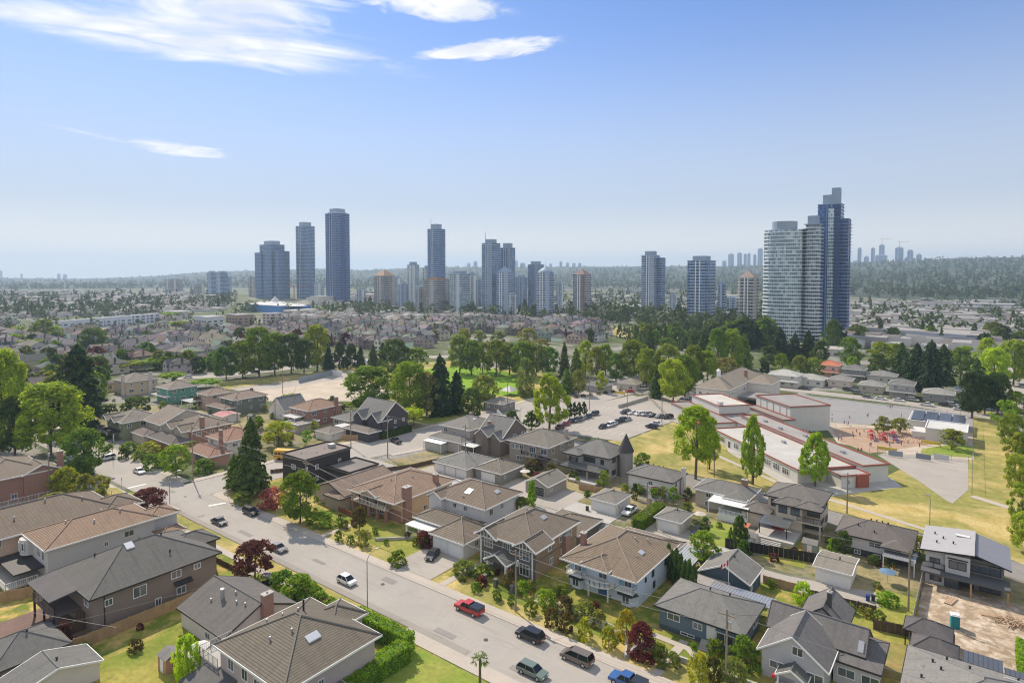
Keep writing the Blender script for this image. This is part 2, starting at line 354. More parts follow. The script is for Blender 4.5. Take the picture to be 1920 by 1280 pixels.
# green lawns
for p in (rect(-146,-129,84.4,95),): sheet('lawn',p,m_dry,'b')
sheet('lawn',rect(-121.5,-87,84.4,92.5),m_green,'b')
sheet('lawn',rect(-113,-104,57.9,63),m_turf,'c'); sheet('lawn',rect(-101.5,-84,22,44.8),m_green,'b'); sheet('lawn',rect(-66.5,-40,50,65.0),m_turf,'b')
sheet('lawn',rect(-23.4,-14.2,103,116),m_green,'b'); sheet('lawn',rect(-43,-28,82.5,87),m_dry,'b'); sheet('lawn',rect(-14,-6,100,116),m_lawn2,'b')
sheet('lawn',rect(-47.5,-40,127.5,140),m_turf,'b'); sheet('lawn',rect(-34,-26,127.5,140),m_green,'b'); sheet('lawn',rect(-14,-6.2,110,127.5),m_green,'b')
sheet('brick_patio',rect(-126,-108,20,36),M('patio_bricks',(.17,.11,.09),.9,.25,.5,6,world=True),'c'); sheet('concrete_patio',rect(-94,-88,41,45),m_side,'c')
# driveways and lane
def strip(name,pts,w,mat,lay='c',slabh=None):
    L=[];Rr=[]
    for i,p in enumerate(pts):
        a=pts[max(0,i-1)]; c=pts[min(len(pts)-1,i+1)]; dx,dy=c[0]-a[0],c[1]-a[1]; l=math.hypot(dx,dy); nx,ny=-dy/l*w/2,dx/l*w/2
        L.append((p[0]+nx,p[1]+ny)); Rr.append((p[0]-nx,p[1]-ny))
    return sheet(name,L+Rr[::-1],mat,lay)
strip('back_lane',[(-150,121.2),(-90,120.6),(-40,119.6),(-27,119.8),(-18,121.5),(-13,123)],5.6,m_asph2,'c')
sheet('driveway',rect(-90.5,-80.2,80.9,92.2),m_asph2,'d')
sheet('driveway',rect(-79,-66,123.6,131),m_conc,'d'); sheet('driveway',rect(-101,-79,123.6,137),m_asph2,'b'); sheet('driveway',rect(-60,-44,122,131.5),m_asph2,'b'); sheet('driveway',rect(-43,-37,122,128),m_conc,'b')
sheet('driveway',rect(-128,-104,117.8,130),m_asph2,'b')
for x in (-112.3,-77.2,-35.5): strip('garden_path',[(x,80.9),(x+.2,91)],1.4,m_side,'d')
strip('garden_path',[(-29.5,80.9),(-30,86),(-34,89.4),(-40,89.6)],1.3,m_side,'d'); strip('garden_path',[(-108.5,64.6),(-108.8,61),(-110.5,59)],1.2,m_side,'d')
strip('garden_path',[(-88,35),(-86,50)],1.0,m_side,'c')
# second street below the school, school land
sheet('school_lawn',[(-100,186),(-95,189),(-92.5,224),(-62,205),(-20,200),(-6,255),(-3,300),(-1,318),(15,318),(15,150),(6,156.5),(-9.9,160.6),(-27,163),(-45,167.4),(-62,168.5),(-82,170)],m_dry,'b')

strip('second_street',[(-140,176.5),(-118,175.5),(-100,174),(-82,165),(-62,163.2),(-45,161.8),(-27,158.2),(-8,155.2),(6,151.3),(40,142)],8.6,m_asphd,'c')
strip('school_path',[(-66,192),(-50,181),(-38,172.5),(-27,170),(-9,163.5),(4,160)],1.5,m_side,'d')
sheet('school_apron',[g(*p) for p in ((1350,806),(1366,848),(1452,897),(1500,925),(1560,930),(1692,913),(1674,898),(1560,870),(1400,790))],m_conc,'c')
sheet('parking_lot',[(-137.5,182),(-127,183),(-96,187.5),(-93,224.6),(-97,245),(-128,262),(-133.5,233)],m_asph2,'c')
sheet('school_court',[g(*p) for p in ((1185,745),(1160,765),(1260,790),(1300,800),(1330,760),(1300,735),(1245,737))],m_asph2,'b')
sheet('play_court',[g(*p) for p in ((1500,735),(1520,742),(1700,763),(1824,778),(1824,810),(1700,800),(1552,792),(1550,776),(1470,750))],m_court,'c')
sheet('play_court',[g(*p) for p in ((1645,853),(1660,849),(1815,862),(1816,918),(1786,944),(1774,938),(1728,905))],m_asph2,'c')
sheet('playground_bark',[g(*p) for p in ((1575,828),(1560,805),(1600,800),(1700,806),(1752,832),(1630,850))],m_sand,'c')
sheet('grass_patch',[g(*p) for p in ((1728,842),(1790,832),(1826,838),(1822,858),(1726,852))],m_turf,'d')
sheet('gravel_yard',[g(*p) for p in ((1540,790),(1824,812),(1826,862),(1650,848),(1570,830))],m_gravel,'b')
strip('school_path',[g(*p) for p in ((1822,930),(1870,945),(1925,962))],2.2,m_side,'d')
strip('north_street',[g(*p) for p in ((1240,712),(1340,722),(1455,728),(1600,744),(1700,756),(1860,782),(1960,800))],9.5,m_asph2,'d')
strip('east_street',[g(*p) for p in ((1960,820),(1915,730),(1890,700),(1880,680),(1868,655))],14,m_asph,'c')
# park side, west
sheet('park_court',[g(*p) for p in ((430,728),(560,712),(640,697),(700,690),(700,700),(640,720),(560,732),(480,742))],m_asph2,'b')
sheet('gravel_field',[g(*p) for p in ((470,735),(640,712),(720,722),(760,735),(700,752),(560,752),(480,752))],m_gravel,'c')
sheet('park_grass',[g(*p) for p in ((395,718),(560,700),(700,684),(860,676),(900,690),(1010,690),(1040,740),(900,790),(760,790),(700,752),(640,700),(430,730))],m_dry,'a')
sheet('playing_field',[g(*p) for p in ((790,692),(850,688),(930,692),(978,704),(978,744),(900,740),(840,735))],fields('field_turf',[(.20,.34,.025),(.17,.29,.02)],[.1,.05],sharp=.2),'d')
sheet('lawn',[g(*p) for p in ((745,778),(900,772),(870,790),(780,795))],m_green,'c'); sheet('lawn',[g(*p) for p in ((930,755),(990,748),(1000,770),(940,775))],m_green,'c')
strip('park_road',[g(*p) for p in ((330,708),(420,704),(560,688),(640,678),(740,670),(900,668))],12,m_asph2,'c')
strip('boulevard_road',[g(*p) for p in ((1010,745),(1110,735),(1190,728),(1215,718),(1225,705))],10,m_asph2,'e')
sheet('park_slope',[g(*p) for p in ((1115,612),(1180,614),(1260,628),(1290,640),(1250,650),(1200,638),(1130,625))],m_dry,'b')
sheet('dirt_lot',[(-7.2,112),(-7.2,135.5),(16,135.5),(16,108)],m_dirt,'d')
strip('far_road',[g(*p) for p in ((1605,640),(1650,612),(1668,590),(1680,572))],22,m_asph2,'c')
strip('far_road',[g(*p) for p in ((1560,655),(1700,628),(1960,606))],14,m_asph2,'b')
r4_=random.Random(3)
for i in range(9):
    x=-165+i*19+r4_.uniform(-5,5); y=r4_.uniform(69,76.5); w_=r4_.uniform(1,5); sheet('asphalt_patch',rect(x,x+w_,y,y+r4_.uniform(.6,1.6)),m_patch,'d')
sheet('asphalt_patch',rect(-155,-60,67.75,69.0),m_patch2,'d')
for i,(x,y) in enumerate(((-140,73),(-112,71.8),(-86,74.5),(-60,72.6),(-160,74),(-162,110),(-72,120),(-40,119.7))):
    b=MB(); b.prism([(x+.36*math.cos(t),y+.36*math.sin(t)) for t in [j*math.pi/6 for j in range(12)]],.03,.125); o=b.build('manhole_cover',M('cast_iron',(.06,.06,.06),.7,.2)); tag(o,'round iron manhole cover in the road, %s from the crossing side'%ordw[i],'manhole cover','manhole covers')
# painted markings
def mark(pts,m=m_mark,nm='road_markings'): sheet(nm,pts,m,'e')
mark([g(*p) for p in ((617.5/1+0,911) if 0 else (238,915),(273,907),(275,908.5),(240,916.5))]); mark([g(*p) for p in ((390,948),(422,942),(424,944),(392,950))])
b=MB()
for i in range(16):
    a=g(1085+i*9,826-i*.0-i*5.2); 
for r_ in range(3):
    for i in range(14):
        x=-126+i*2.6; y=193+r_*17
        if x>-97: continue
        b.poly([(x,y,Z['e']),(x+.12,y,Z['e']),(x+.12,y+5,Z['e']),(x,y+5,Z['e'])])
o=b.build('parking_markings',m_mark); tag(o,kind='structure')
# ---------------------------------------------------------------- houses
class House: pass
OCC=[]
m_soffit=M('soffit',(.55,.53,.5),.8,.05)
def wallmat(col,kind='stucco'):
    k_=1.1+.45*max(0,1-max(col)/.5); col=(round(min(.8,col[0]*k_*1.06),4),round(min(.8,col[1]*k_*1.0),4),round(min(.8,col[2]*k_*.95),4))
    if kind=='brick': return m_brick
    return M('wall_'+kind,col,.88,.10,.35,7,siding=.22 if kind=='siding' else 0,bp=.01)
def hip_roof(h,x0,x1,y0,y1,ze,pitch,over,rc,tile,trim,ax=None,cap=True,thick=.22):
    X0,X1,Y0,Y1=x0-over,x1+over,y0-over,y1+over; w,d=X1-X0,Y1-Y0; hw=min(w,d)/2; zr=ze+pitch*hw
    if w>=d: a=(X0+hw,(Y0+Y1)/2,zr); c=(X1-hw,(Y0+Y1)/2,zr)
    else: a=((X0+X1)/2,Y0+hw,zr); c=((X0+X1)/2,Y1-hw,zr)
    p=[(X0,Y0,ze),(X1,Y0,ze),(X1,Y1,ze),(X0,Y1,ze)]; sl=hw*math.hypot(1,pitch); b=MB(); k=R.random()*50
    if w>=d:
        F=[([p[0],p[1],c,a],[(0,0),(w,0),(w-hw,sl),(hw,sl)]),([p[1],p[2],c],[(0,0),(d,0),(hw,sl)]),([p[2],p[3],a,c],[(0,0),(w,0),(w-hw,sl),(hw,sl)]),([p[3],p[0],a],[(0,0),(d,0),(hw,sl)])]
        hips=[(p[0],a),(p[3],a),(p[1],c),(p[2],c)]
    else:
        F=[([p[0],p[1],a],[(0,0),(w,0),(hw,sl)]),([p[1],p[2],c,a],[(0,0),(d,0),(d-hw,sl),(hw,sl)]),([p[2],p[3],c],[(0,0),(w,0),(hw,sl)]),([p[3],p[0],a,c],[(0,0),(d,0),(d-hw,sl),(hw,sl)])]
        hips=[(p[0],a),(p[1],a),(p[2],c),(p[3],c)]
    for q,u in F: b.poly(q,0,[(s+k,t) for s,t in u])
    b.poly([p[3],p[2],p[1],p[0]],1)
    rf=b.build('roof',[roofmat(rc,tile),m_soffit],h.root,h.off)
    t=MB()
    for (xa,xb,ya,yb) in ((X0-.09,X1+.09,Y0-.09,Y0),(X0-.09,X1+.09,Y1,Y1+.09),(X0-.09,X0,Y0,Y1),(X1,X1+.09,Y0,Y1)): t.box(xa,xb,ya,yb,ze-thick,ze+.03)
    t.build('gutter',trim,h.root,h.off)
    if cap:
        t=MB()
        for u,v in hips+[(a,c)]: t.tube((u[0],u[1],u[2]+.02),(v[0],v[1],v[2]+.02),.13 if tile else .08,n=5)
        t.build('ridge_cap',M('ridge_cap',dk((rc[0]*.92,rc[1],rc[2]),1.3 if tile else 1.25),.85,.2,1,5),rf,h.off)
    def zf(x,y): return ze+pitch*max(0,min(x-X0,X1-x,y-Y0,Y1-y))
    h.blocks.append((X0,X1,Y0,Y1,zf)); return rf
def gable_roof(h,x0,x1,y0,y1,ze,pitch,over,rc,tile,trim,ax='x',wall=None,thick=.22,oe=.4):
    """ridge along ax; also fills the gable triangles with wall"""
    b=MB(); k=R.random()*50
    if ax=='x': X0,X1,Y0,Y1=x0-oe,x1+oe,y0-over,y1+over; hw=(Y1-Y0)/2; L=X1-X0
    else: X0,X1,Y0,Y1=x0-over,x1+over,y0-oe,y1+oe; hw=(X1-X0)/2; L=Y1-Y0
    zr=ze+pitch*hw; sl=hw*math.hypot(1,pitch)
    def P(u,v,z): return (u,v,z) if ax=='x' else (v,u,z)
    U0,U1,V0,V1=(X0,X1,Y0,Y1) if ax=='x' else (Y0,Y1,X0,X1); vm=(V0+V1)/2
    for s,(va,sg) in enumerate(((V0,1),(V1,-1))):
        q=[P(U0,va,ze),P(U1,va,ze),P(U1,vm,zr),P(U0,vm,zr)]; u=[(k,0),(L+k,0),(L+k,sl),(k,sl)]
        if (sg<0)!=(ax!='x'): q=q[::-1];u=u[::-1]
        b.poly(q,0,u)
        q2=[(x,y,z-thick) for x,y,z in q][::-1]; b.poly(q2,1)
    rf=b.build('roof',[roofmat(rc,tile),m_soffit],h.root,h.off)
    t=MB()
    for va in (V0,V1):
        c=P(U0,va-.09 if va==V0 else va,0); d=P(U1,va if va==V0 else va+.09,0)
        t.box(min(c[0],d[0]),max(c[0],d[0]),min(c[1],d[1]),max(c[1],d[1]),ze-thick,ze+.03)
    for U,s in ((U0,-1),(U1,1)):
        for va in (V0,V1):
            p=[(va,ze-thick),(vm,zr-thick),(vm,zr+.04),(va,ze+.04)]
            f0=[P(U,v,z) for v,z in p]; f1=[P(U+s*.12,v,z) for v,z in p]; n=len(t.v); t.v+=f0+f1
            for q in ((0,1,2,3),(7,6,5,4),(0,4,5,1),(1,5,6,2),(2,6,7,3),(3,7,4,0)): t.f.append(tuple(n+i for i in q)); t.m.append(0); t.uv.append(None)
    t.build('bargeboard',trim,h.root,h.off)
    t=MB(); t.tube(P(U0,vm,zr+.02),P(U1,vm,zr+.02),.12,n=5); t.build('ridge_cap',M('ridge_cap',dk((rc[0]*.92,rc[1],rc[2]),1.3),.85,.2,1,5),rf,h.off)
    if wall is not None:
        w0,w1=(y0,y1) if ax=='x' else (x0,x1); e0,e1=(x0,x1) if ax=='x' else (y0,y1); zt=ze+pitch*(w0-V0)-.22; zz=zr-.24
        for e,s in ((e0,1),(e1,-1)):
            t=MB(); a=[P(e,w0,zt),P(e,w1,zt),P(e,vm,zz)]; c=[P(e+s*.2,w0,zt),P(e+s*.2,w1,zt),P(e+s*.2,vm,zz)]; n=len(t.v); t.v+=a+c
            for q in ((0,1,2),(5,4,3),(0,3,4,1),(1,4,5,2),(2,5,3,0)): t.f.append(tuple(n+i for i in q)); t.m.append(0); t.uv.append(tuple((t.v[n+i][0]+t.v[n+i][1],t.v[n+i][2]) for i in q))
            t.build('gable_wall',wall,h.root,h.off)
    def zf(x,y):
        v=y if ax=='x' else x; return ze+pitch*max(0,min(v-V0,V1-v))
    h.blocks.append((X0,X1,Y0,Y1,zf)); return rf
def flat_roof(h,x0,x1,y0,y1,z,rc,trim,over=.15,par=.35):
    b=MB(); b.box(x0-over,x1+over,y0-over,y1+over,z-.2,z,0); b.build('roof',M('flat_roofing',rc,.92,.22,.15,3),h.root,h.off)
    t=MB(); e=.25
    for q in ((x0-over,x1+over,y0-over,y0-over+e),(x0-over,x1+over,y1+over-e,y1+over),(x0-over,x0-over+e,y0-over+e,y1+over-e),(x1+over-e,x1+over,y0-over+e,y1+over-e)): t.box(*q,z+.003,z+par)
    t.build('parapet',trim,h.root,h.off); h.blocks.append((x0,x1,y0,y1,lambda x,y:z))
def hroot(name,label,cx,cy,cat='house',group=None,rz=0):
    h=House(); h.root=empty(name,(cx,cy,0),rz,label,cat,group); h.off=(cx,cy,0); h.blocks=[]; return h
def wallbox(h,x0,x1,y0,y1,z0,z1,mat,name='wall'):
    b=MB(); b.box(x0,x1,y0,y1,z0,z1); return b.build(name,mat,h.root,h.off)
# window meshes are shared by size
_wm={}
def window(h,rc,face,s,z,w=1.4,ht=1.2,trim='w',bars=1,name='window',parent=None):
    """rc=(x0,x1,y0,y1); face S/N/E/W; s=metres from the face's left end seen from outside, to the window's centre; z=sill"""
    key=(round(w,2),round(ht,2),trim,bars,name)
    if key not in _wm:
        f=MB(); t=.10; fr=.10
        for q in ((-w/2,w/2,0,fr),(-w/2,w/2,ht-fr,ht),(-w/2,-w/2+fr,fr,ht-fr),(w/2-fr,w/2,fr,ht-fr)): f.box(q[0],q[1],-t,0,q[2],q[3])
        for i in range(bars):
            xx=-w/2+(i+1)*w/(bars+1); f.box(xx-.035,xx+.035,-t*.8,0,fr,ht-fr)
        if ht>1.7: f.box(-w/2+fr,w/2-fr,-t*.78,0,ht*.66,ht*.66+.05)
        p=MB(); p.box(-w/2+fr,w/2-fr,-.03,-.002,fr,ht-fr)
        _wm[key]=(f.mesh(name,[m_white if trim=='w' else m_dark]),p.mesh('pane',[m_glass]))
    fm,pm=_wm[key]; x0,x1,y0,y1=rc
    loc,rz={'S':((x0+s,y0),0),'E':((x1,y0+s),math.pi/2),'N':((x1-s,y1),math.pi),'W':((x0,y1-s),-math.pi/2)}[face]
    o=bpy.data.objects.new(name,fm); COL.objects.link(o); o.parent=parent or h.root; o.location=(loc[0]-h.off[0],loc[1]-h.off[1],z); o.rotation_euler=(0,0,rz)
    q=bpy.data.objects.new('pane',pm); COL.objects.link(q); q.parent=o; return o
def door(h,rc,face,s,z=0,w=1.0,ht=2.1,col=(.6,.6,.58),name='door'):
    b=MB(); b.box(-w/2-.1,w/2+.1,-.05,0,0,ht+.1,0); b.box(-w/2,w/2,-.09,-.05,0,ht,1)
    if name=='garage_door':
        for i in range(1,4): b.box(-w/2,w/2,-.105,-.09,ht*i/4-.03,ht*i/4+.01,0)
    x0,x1,y0,y1=rc
    loc,rz={'S':((x0+s,y0),0),'E':((x1,y0+s),math.pi/2),'N':((x1-s,y1),math.pi),'W':((x0,y1-s),-math.pi/2)}[face]
    o=b.build(name,[m_white,M('door_paint',col,.6,.08)],h.root); o.location=(loc[0]-h.off[0],loc[1]-h.off[1],z); o.rotation_euler=(0,0,rz)
    if name=='door':
        k=MB(); k.tube((w/2-.15,-.09,1),(w/2-.15,-.16,1),.04); k.build('handle',m_metal,o)
    return o
def autowin(h,rc,floors,faces='SEWN',trim='w',seed=0,dens=1.0,bars=1):
    r=random.Random(seed); x0,x1,y0,y1=rc
    for f in faces:
        L=(x1-x0) if f in 'SN' else (y1-y0)
        n=max(1,int(L/3.9*dens))
        for z in floors:
            for i in range(n):
                if n>2 and r.random()<.18: continue
                w=r.choice((1.0,1.3,1.8,1.3,2.1)); w=min(w,L/n-.7)
                if w<.5: continue
                window(h,rc,f,L*(i+.5)/n+r.uniform(-.3,.3),z+r.choice((0,0,.25)),w,r.choice((1.1,1.25,1.25)),trim,bars)
def chimney(h,x,y,z1,w=.9,d=.7,z0=0,brick=True,col=(.3,.27,.25)):
    b=MB(); b.box(x-w/2,x+w/2,y-d/2,y+d/2,z0,z1); m=m_brick if brick else wallmat(col); b.build('chimney',m,h.root,h.off)
    c=MB(); c.box(x-w/2-.08,x+w/2+.08,y-d/2-.08,y+d/2+.08,z1+.002,z1+.14); c.tube((x,y,z1+.14),(x,y,z1+.4),.15,n=8); c.build('chimney_cap',m_conc,h.root,h.off)
def onroof(h,x,y,k=0):
    return max([bk[4](x,y) for bk in h.blocks if bk[0]<=x<=bk[1] and bk[2]<=y<=bk[3]] or [5])
def skylight(h,x,y,w=.8,l=1.2):
    zs=[onroof(h,x+dx,y+dy) for dx,dy in ((-w/2,-l/2),(w/2,-l/2),(w/2,l/2),(-w/2,l/2))]
    b=MB(); P=[(x-w/2,y-l/2),(x+w/2,y-l/2),(x+w/2,y+l/2),(x-w/2,y+l/2)]
    b.poly([(p[0],p[1],z+.16) for p,z in zip(P,zs)],0)
    for i in range(4):
        j=(i+1)%4; b.poly([(*P[i],zs[i]-.1),(*P[j],zs[j]-.1),(*P[j],zs[j]+.16),(*P[i],zs[i]+.16)],1)
    b.build('skylight',[glassmat('skylight_glass',(.45,.47,.5),.15),m_white],h.root,h.off)
def vents(h,pts,dark=False):
    for x,y in pts:
        z=onroof(h,x,y); b=MB(); b.tube((x,y,z-.1),(x,y,z+.35),.12,.12,7); b.tube((x,y,z+.35),(x,y,z+.45),.2,.1,7)
        b.build('roof_vent',m_black if dark else m_metal,h.root,h.off)
def railing(h,pts,z,ht=1.0,mat=None,posts=1.2,solid=None,name='railing'):
    b=MB()
    for (xa,ya),(xb,yb) in zip(pts,pts[1:]):
        L=math.hypot(xb-xa,yb-ya); n=max(1,int(L/posts))
        for i in range(n+1):
            t=i/n; x=xa+(xb-xa)*t;y=ya+(yb-ya)*t; b.box(x-.04,x+.04,y-.04,y+.04,z,z+ht)
        b.tube((xa,ya,z+ht),(xb,yb,z+ht),.05,n=4); b.tube((xa,ya,z+.12),(xb,yb,z+.12),.03,n=4)
        m=max(1,int(L/.28))
        for i in range(m):
            t=(i+.5)/m; x=xa+(xb-xa)*t;y=ya+(yb-ya)*t; b.tube((x,y,z+.1),(x,y,z+ht),.022,n=4,cap=False)
    return b.build(name,mat or m_white,h.root,h.off)
def slabdeck(h,x0,x1,y0,y1,z,th=.25,mat=None,name='balcony',posts=None,pm=None):
    b=MB(); b.box(x0,x1,y0,y1,z-th,z); o=b.build(name,mat or m_conc,h.root,h.off)
    if posts:
        for x,y in posts:
            q=MB(); q.box(x-.14,x+.14,y-.14,y+.14,0,z-th-.002); q.build('post',pm or m_white,h.root,h.off)
    return o
def porch_roof(h,x0,x1,y0,y1,z,mat=None,th=.1,slope=.0,posts=True,pm=None,ribs=True,name='porch_roof'):
    b=MB(); 
    n=int((x1-x0)/.5) if ribs else 0
    za=z-slope; b.poly([(x0,y0,za),(x1,y0,za),(x1,y1,z),(x0,y1,z)]); b.poly([(x0,y1,z-th),(x1,y1,z-th),(x1,y0,za-th),(x0,y0,za-th)])
    for q in (((x0,y0,za-th),(x1,y0,za-th),(x1,y0,za),(x0,y0,za)),((x1,y0,za-th),(x1,y1,z-th),(x1,y1,z),(x1,y0,za)),((x0,y1,z-th),(x0,y0,za-th),(x0,y0,za),(x0,y1,z))): b.poly(q)
    for i in range(n+1):
        x=x0+i*(x1-x0)/max(1,n); b.tube((x,y0,za+.02),(x,y1,z+.02),.05,n=4)
    o=b.build(name,mat or m_white,h.root,h.off)
    if posts:
        for x in (x0+.15,x1-.15):
            q=MB(); q.box(x-.08,x+.08,y0+.05,y0+.21,0,za-th-.002); q.build('post',pm or m_white,h.root,h.off)
    return o
def stairs(h,x,y,z,n,dx,dy,w=1.2,mat=None):
    b=MB()
    for i in range(n):
        zz=z*(n-i)/(n+1); a=x+dx*i; c=y+dy*i
        if dx: b.box(min(a,a+dx),max(a,a+dx),c-w/2,c+w/2,0,zz)
        else: b.box(a-w/2,a+w/2,min(c,c+dy),max(c,c+dy),0,zz)
    return b.build('stairs',mat or m_conc,h.root,h.off)
def H(name,label,x0,x1,y0,y1,ze,wc,rc,rt='hip',pitch=.38,tile=0,over=.6,trim=None,wk='stucco',floors=None,faces='SEWN',wt='w',dens=1.0,bars=1,cat='house',seed=None,rz=0,group=None,cap=True,recess=0):
    """x0..y1 is the eave outline; walls stand `over` inside it"""
    h=hroot(name,label,(x0+x1)/2,(y0+y1)/2,cat,group); trim=trim or m_white
    rc_=(x0+over,x1-over,y0+over+recess,y1-over); wm=wallmat(wc,wk); h.rc=rc_; h.wm=wm; h.ze=ze
    if rt in('gx','gy'):
        oe=.35; rc_=(x0+(oe if rt=='gx' else over),x1-(oe if rt=='gx' else over),y0+(oe if rt=='gy' else over),y1-(oe if rt=='gy' else over)); h.rc=rc_
        wallbox(h,*rc_,0,ze+pitch*over-.23,wm); gable_roof(h,*rc_,ze,pitch,over,rc,tile,trim,'x' if rt=='gx' else 'y',wm,oe=oe)
    elif rt=='flat': h.rc=rc_; wallbox(h,*rc_,0,ze-.21,wm); flat_roof(h,*rc_,ze,rc,trim,over)
    elif rt=='none': wallbox(h,*rc_,0,ze,wm)
    else: wallbox(h,*rc_,0,ze-.01,wm); hip_roof(h,rc_[0],rc_[1],y0+over,rc_[3],ze,pitch,over,rc,tile,trim,cap=cap)
    OCC.append((x0,x1,y0,y1))
    if 4.8<ze<7 and not label.startswith(('sky blue','tan brick','old two')) and name!='garage':
        k=1.08 if ze>5.8 else 1.16; f=(CAM_H-ze*k)/(CAM_H-ze); cx,cy=(x0+x1)/2,(y0+y1)/2; h.root.location=(cx*f,cy*f,0); h.root.scale=(1,1,k)
    if floors is None: floors=(.9,3.6) if ze>4.6 else (.9,)
    if seed is None: seed=int(abs(x0*7+y0*13))
    if faces: autowin(h,rc_,floors,faces,wt,seed,dens,bars)
    return h
def wing(h,x0,x1,y0,y1,z0,ze,rc,rt='hip',pitch=.38,tile=0,over=.5,trim=None,wm=None,cap=True):
    trim=trim or m_white; wm=wm or h.wm
    if rt=='gx' or rt=='gy':
        r=(x0+(.35 if rt=='gx' else over),x1-(.35 if rt=='gx' else over),y0+(.35 if rt=='gy' else over),y1-(.35 if rt=='gy' else over))
        wallbox(h,*r,z0,ze+pitch*over-.23,wm); gable_roof(h,*r,ze,pitch,over,rc,tile,trim,rt[1],wm,oe=.35)
    elif rt=='flat': r=(x0+over,x1-over,y0+over,y1-over); wallbox(h,*r,z0,ze-.21,wm); flat_roof(h,*r,ze,rc,trim,over)
    else: r=(x0+over,x1-over,y0+over,y1-over); wallbox(h,*r,z0,ze-.01,wm); hip_roof(h,*r,ze,pitch,over,rc,tile,trim,cap=cap)
    return r
def garage(label,x0,x1,y0,y1,ze,wc,rc,rt='hip',face='S',ndoor=1,dcol=(.68,.67,.64),tile=0,pitch=.35,dw=None,wk='stucco',dpos=None,trim=None):
    h=H('garage',label,x0,x1,y0,y1,ze,wc,rc,rt,pitch,tile,.35,faces='',cat='garage',wk=wk,trim=trim)
    L=(h.rc[1]-h.rc[0]) if face in 'SN' else (h.rc[3]-h.rc[2]); dw=dw or min(4.6,L/ndoor-.6)
    for i in range(ndoor): door(h,h.rc,face,dpos if dpos is not None else L*(i+.5)/ndoor,0,dw,2.15,dcol,'garage_door')
    o={'S':'E','N':'W','E':'S','W':'N'}[face]; window(h,h.rc,o,1.6,1.2,.9,.8); vents(h,[((x0+x1)/2+.5,(y0+y1)/2+.6)],True)
    return h
# ---------------------------------------------------------------- the houses of the near blocks
SH=(.115,.108,.105); SHB=(.13,.105,.09); TB=(.25,.165,.125); TG=(.19,.155,.13); TT=(.22,.18,.15)
# --- south side of the main street
h=H('house','long brown-grey two-storey house with a dark shingle hip roof and a rear covered deck',-127,-111,36.4,57.4,5.4,(.15,.125,.11),SH,'hip',.42,0,.7,m_dark,floors=(),faces='')
rc=h.rc
for s,z,w,t in ((2.2,3.4,1.2,1.0),(6.8,3.0,2.1,1.6),(12.6,3.7,1.7,1.2),(16.2,3.9,1.2,.9),(9.6,.6,1.0,1.2),(13.4,1.0,1.6,1.2)): window(h,rc,'E',s,z,w,t)
for s in (3.0,4.3): window(h,rc,'S',s,.3,.9,2.0)
door(h,rc,'S',1.2,0,1.6,2.1,(.55,.55,.55),'patio_door'); window(h,rc,'S',12,3.4,1.6,1.3); autowin(h,rc,(.9,3.6),'NW',seed=3)
wing(h,-126.4,-117,31.8,37.5,5.2,5.25,SH,'hip',.3,0,.4,m_dark,cap=False) if 0 else None
slabdeck(h,-126,-116.5,33.2,37.05,2.7,.3,M('deck_boards',(.12,.1,.09)),'deck',[(-125.8,33.4),(-121.2,33.4),(-116.7,33.4)],m_dark)
railing(h,[(-126,37),(-126,33.3),(-116.5,33.3)],2.7,1.0,wallmat((.15,.125,.11)),solid=1)
porch_roof(h,-126.6,-116,32.6,36.6,5.5,M('flat_roofing',SH,.92,.2,.3),.15,.4,False,m_dark,False)
for x in (-125.8,-121.2,-116.7):
    q=MB(); q.box(x-.12,x+.12,33.3,33.54,2.71,4.95); q.build('post',m_dark,h.root,h.off)
stairs(h,-115.6,37.0,2.7,9,0,-.32,1.3,m_wooddark)
wing(h,-124,-117.5,52.5,60.5,0,5.3,SH,'hip',.42,0,.5,m_dark)
skylight(h,-118.3,45,1.3,1.3); vents(h,[(-120.5,47.5),(-119,50.5),(-122,41),(-114.5,50)],True)
b=MB(); b.box(rc[1],rc[1]+.08,38.6,38.75,0,5.2); b.build('downpipe',m_black,h.root,h.off)
b=MB(); b.poly([(rc[1],49.2,3.2),(rc[1]+.9,49.2,2.75),(rc[1]+.9,52.2,2.75),(rc[1],52.2,3.2)]); b.poly([(rc[1],52.2,3.1),(rc[1]+.9,52.2,2.65),(rc[1]+.9,49.2,2.65),(rc[1],49.2,3.1)]); b.build('window_canopy',m_dark,h.root,h.off)
h=H('house','white three-level house with a reddish brown tiled roof, white eaves and rounded rear bays',-149,-136,37.6,57.6,5.9,(.42,.43,.44),TB,'hip',.33,1,.7,m_white,floors=(),faces='')
rc=h.rc
for s,z,w,t in ((9.5,3.2,.8,.9),(13.6,3.7,1.9,1.2),(4.5,.8,1.2,1)): window(h,rc,'E',s,z,w,t)
autowin(h,rc,(.9,3.6),'NW',seed=5)
for z0,z1 in ((0,2.5),(2.9,5.6)):
    b=MB(); b.prism([(-147.4+1.7*math.cos(t)+1,38.3+1.7*math.sin(t)) for t in [math.pi+i*math.pi/6 for i in range(7)]],z0,z1); b.build('bay',h.wm,h.root,h.off)
    for i in range(3):
        t=math.pi*1.5+(i-1)*.6; b=MB(); x=-146.4+1.72*math.cos(t); y=38.3+1.72*math.sin(t); 
        o=window(h,(x,x,y,y),'S',0,z0+.8,.6,1.5,bars=0); o.rotation_euler=(0,0,t-math.pi*1.5)
slabdeck(h,-149.4,-138.4,33.6,38.2,.05+2.5,.25,m_dark,'skirt_roof'); slabdeck(h,-149.4,-138,32.2,38.2,.6,.25,m_conc,'terrace')
railing(h,[(-149.4,38),(-149.4,32.3),(-138,32.3),(-138,37)],.6,1.0,m_white)
for x in (-141.5,-139): window(h,rc,'S',x-rc[0],3.2,1.6,1.8)
vents(h,[(-141,52),(-140,47),(-145,50),(-142.5,43)])
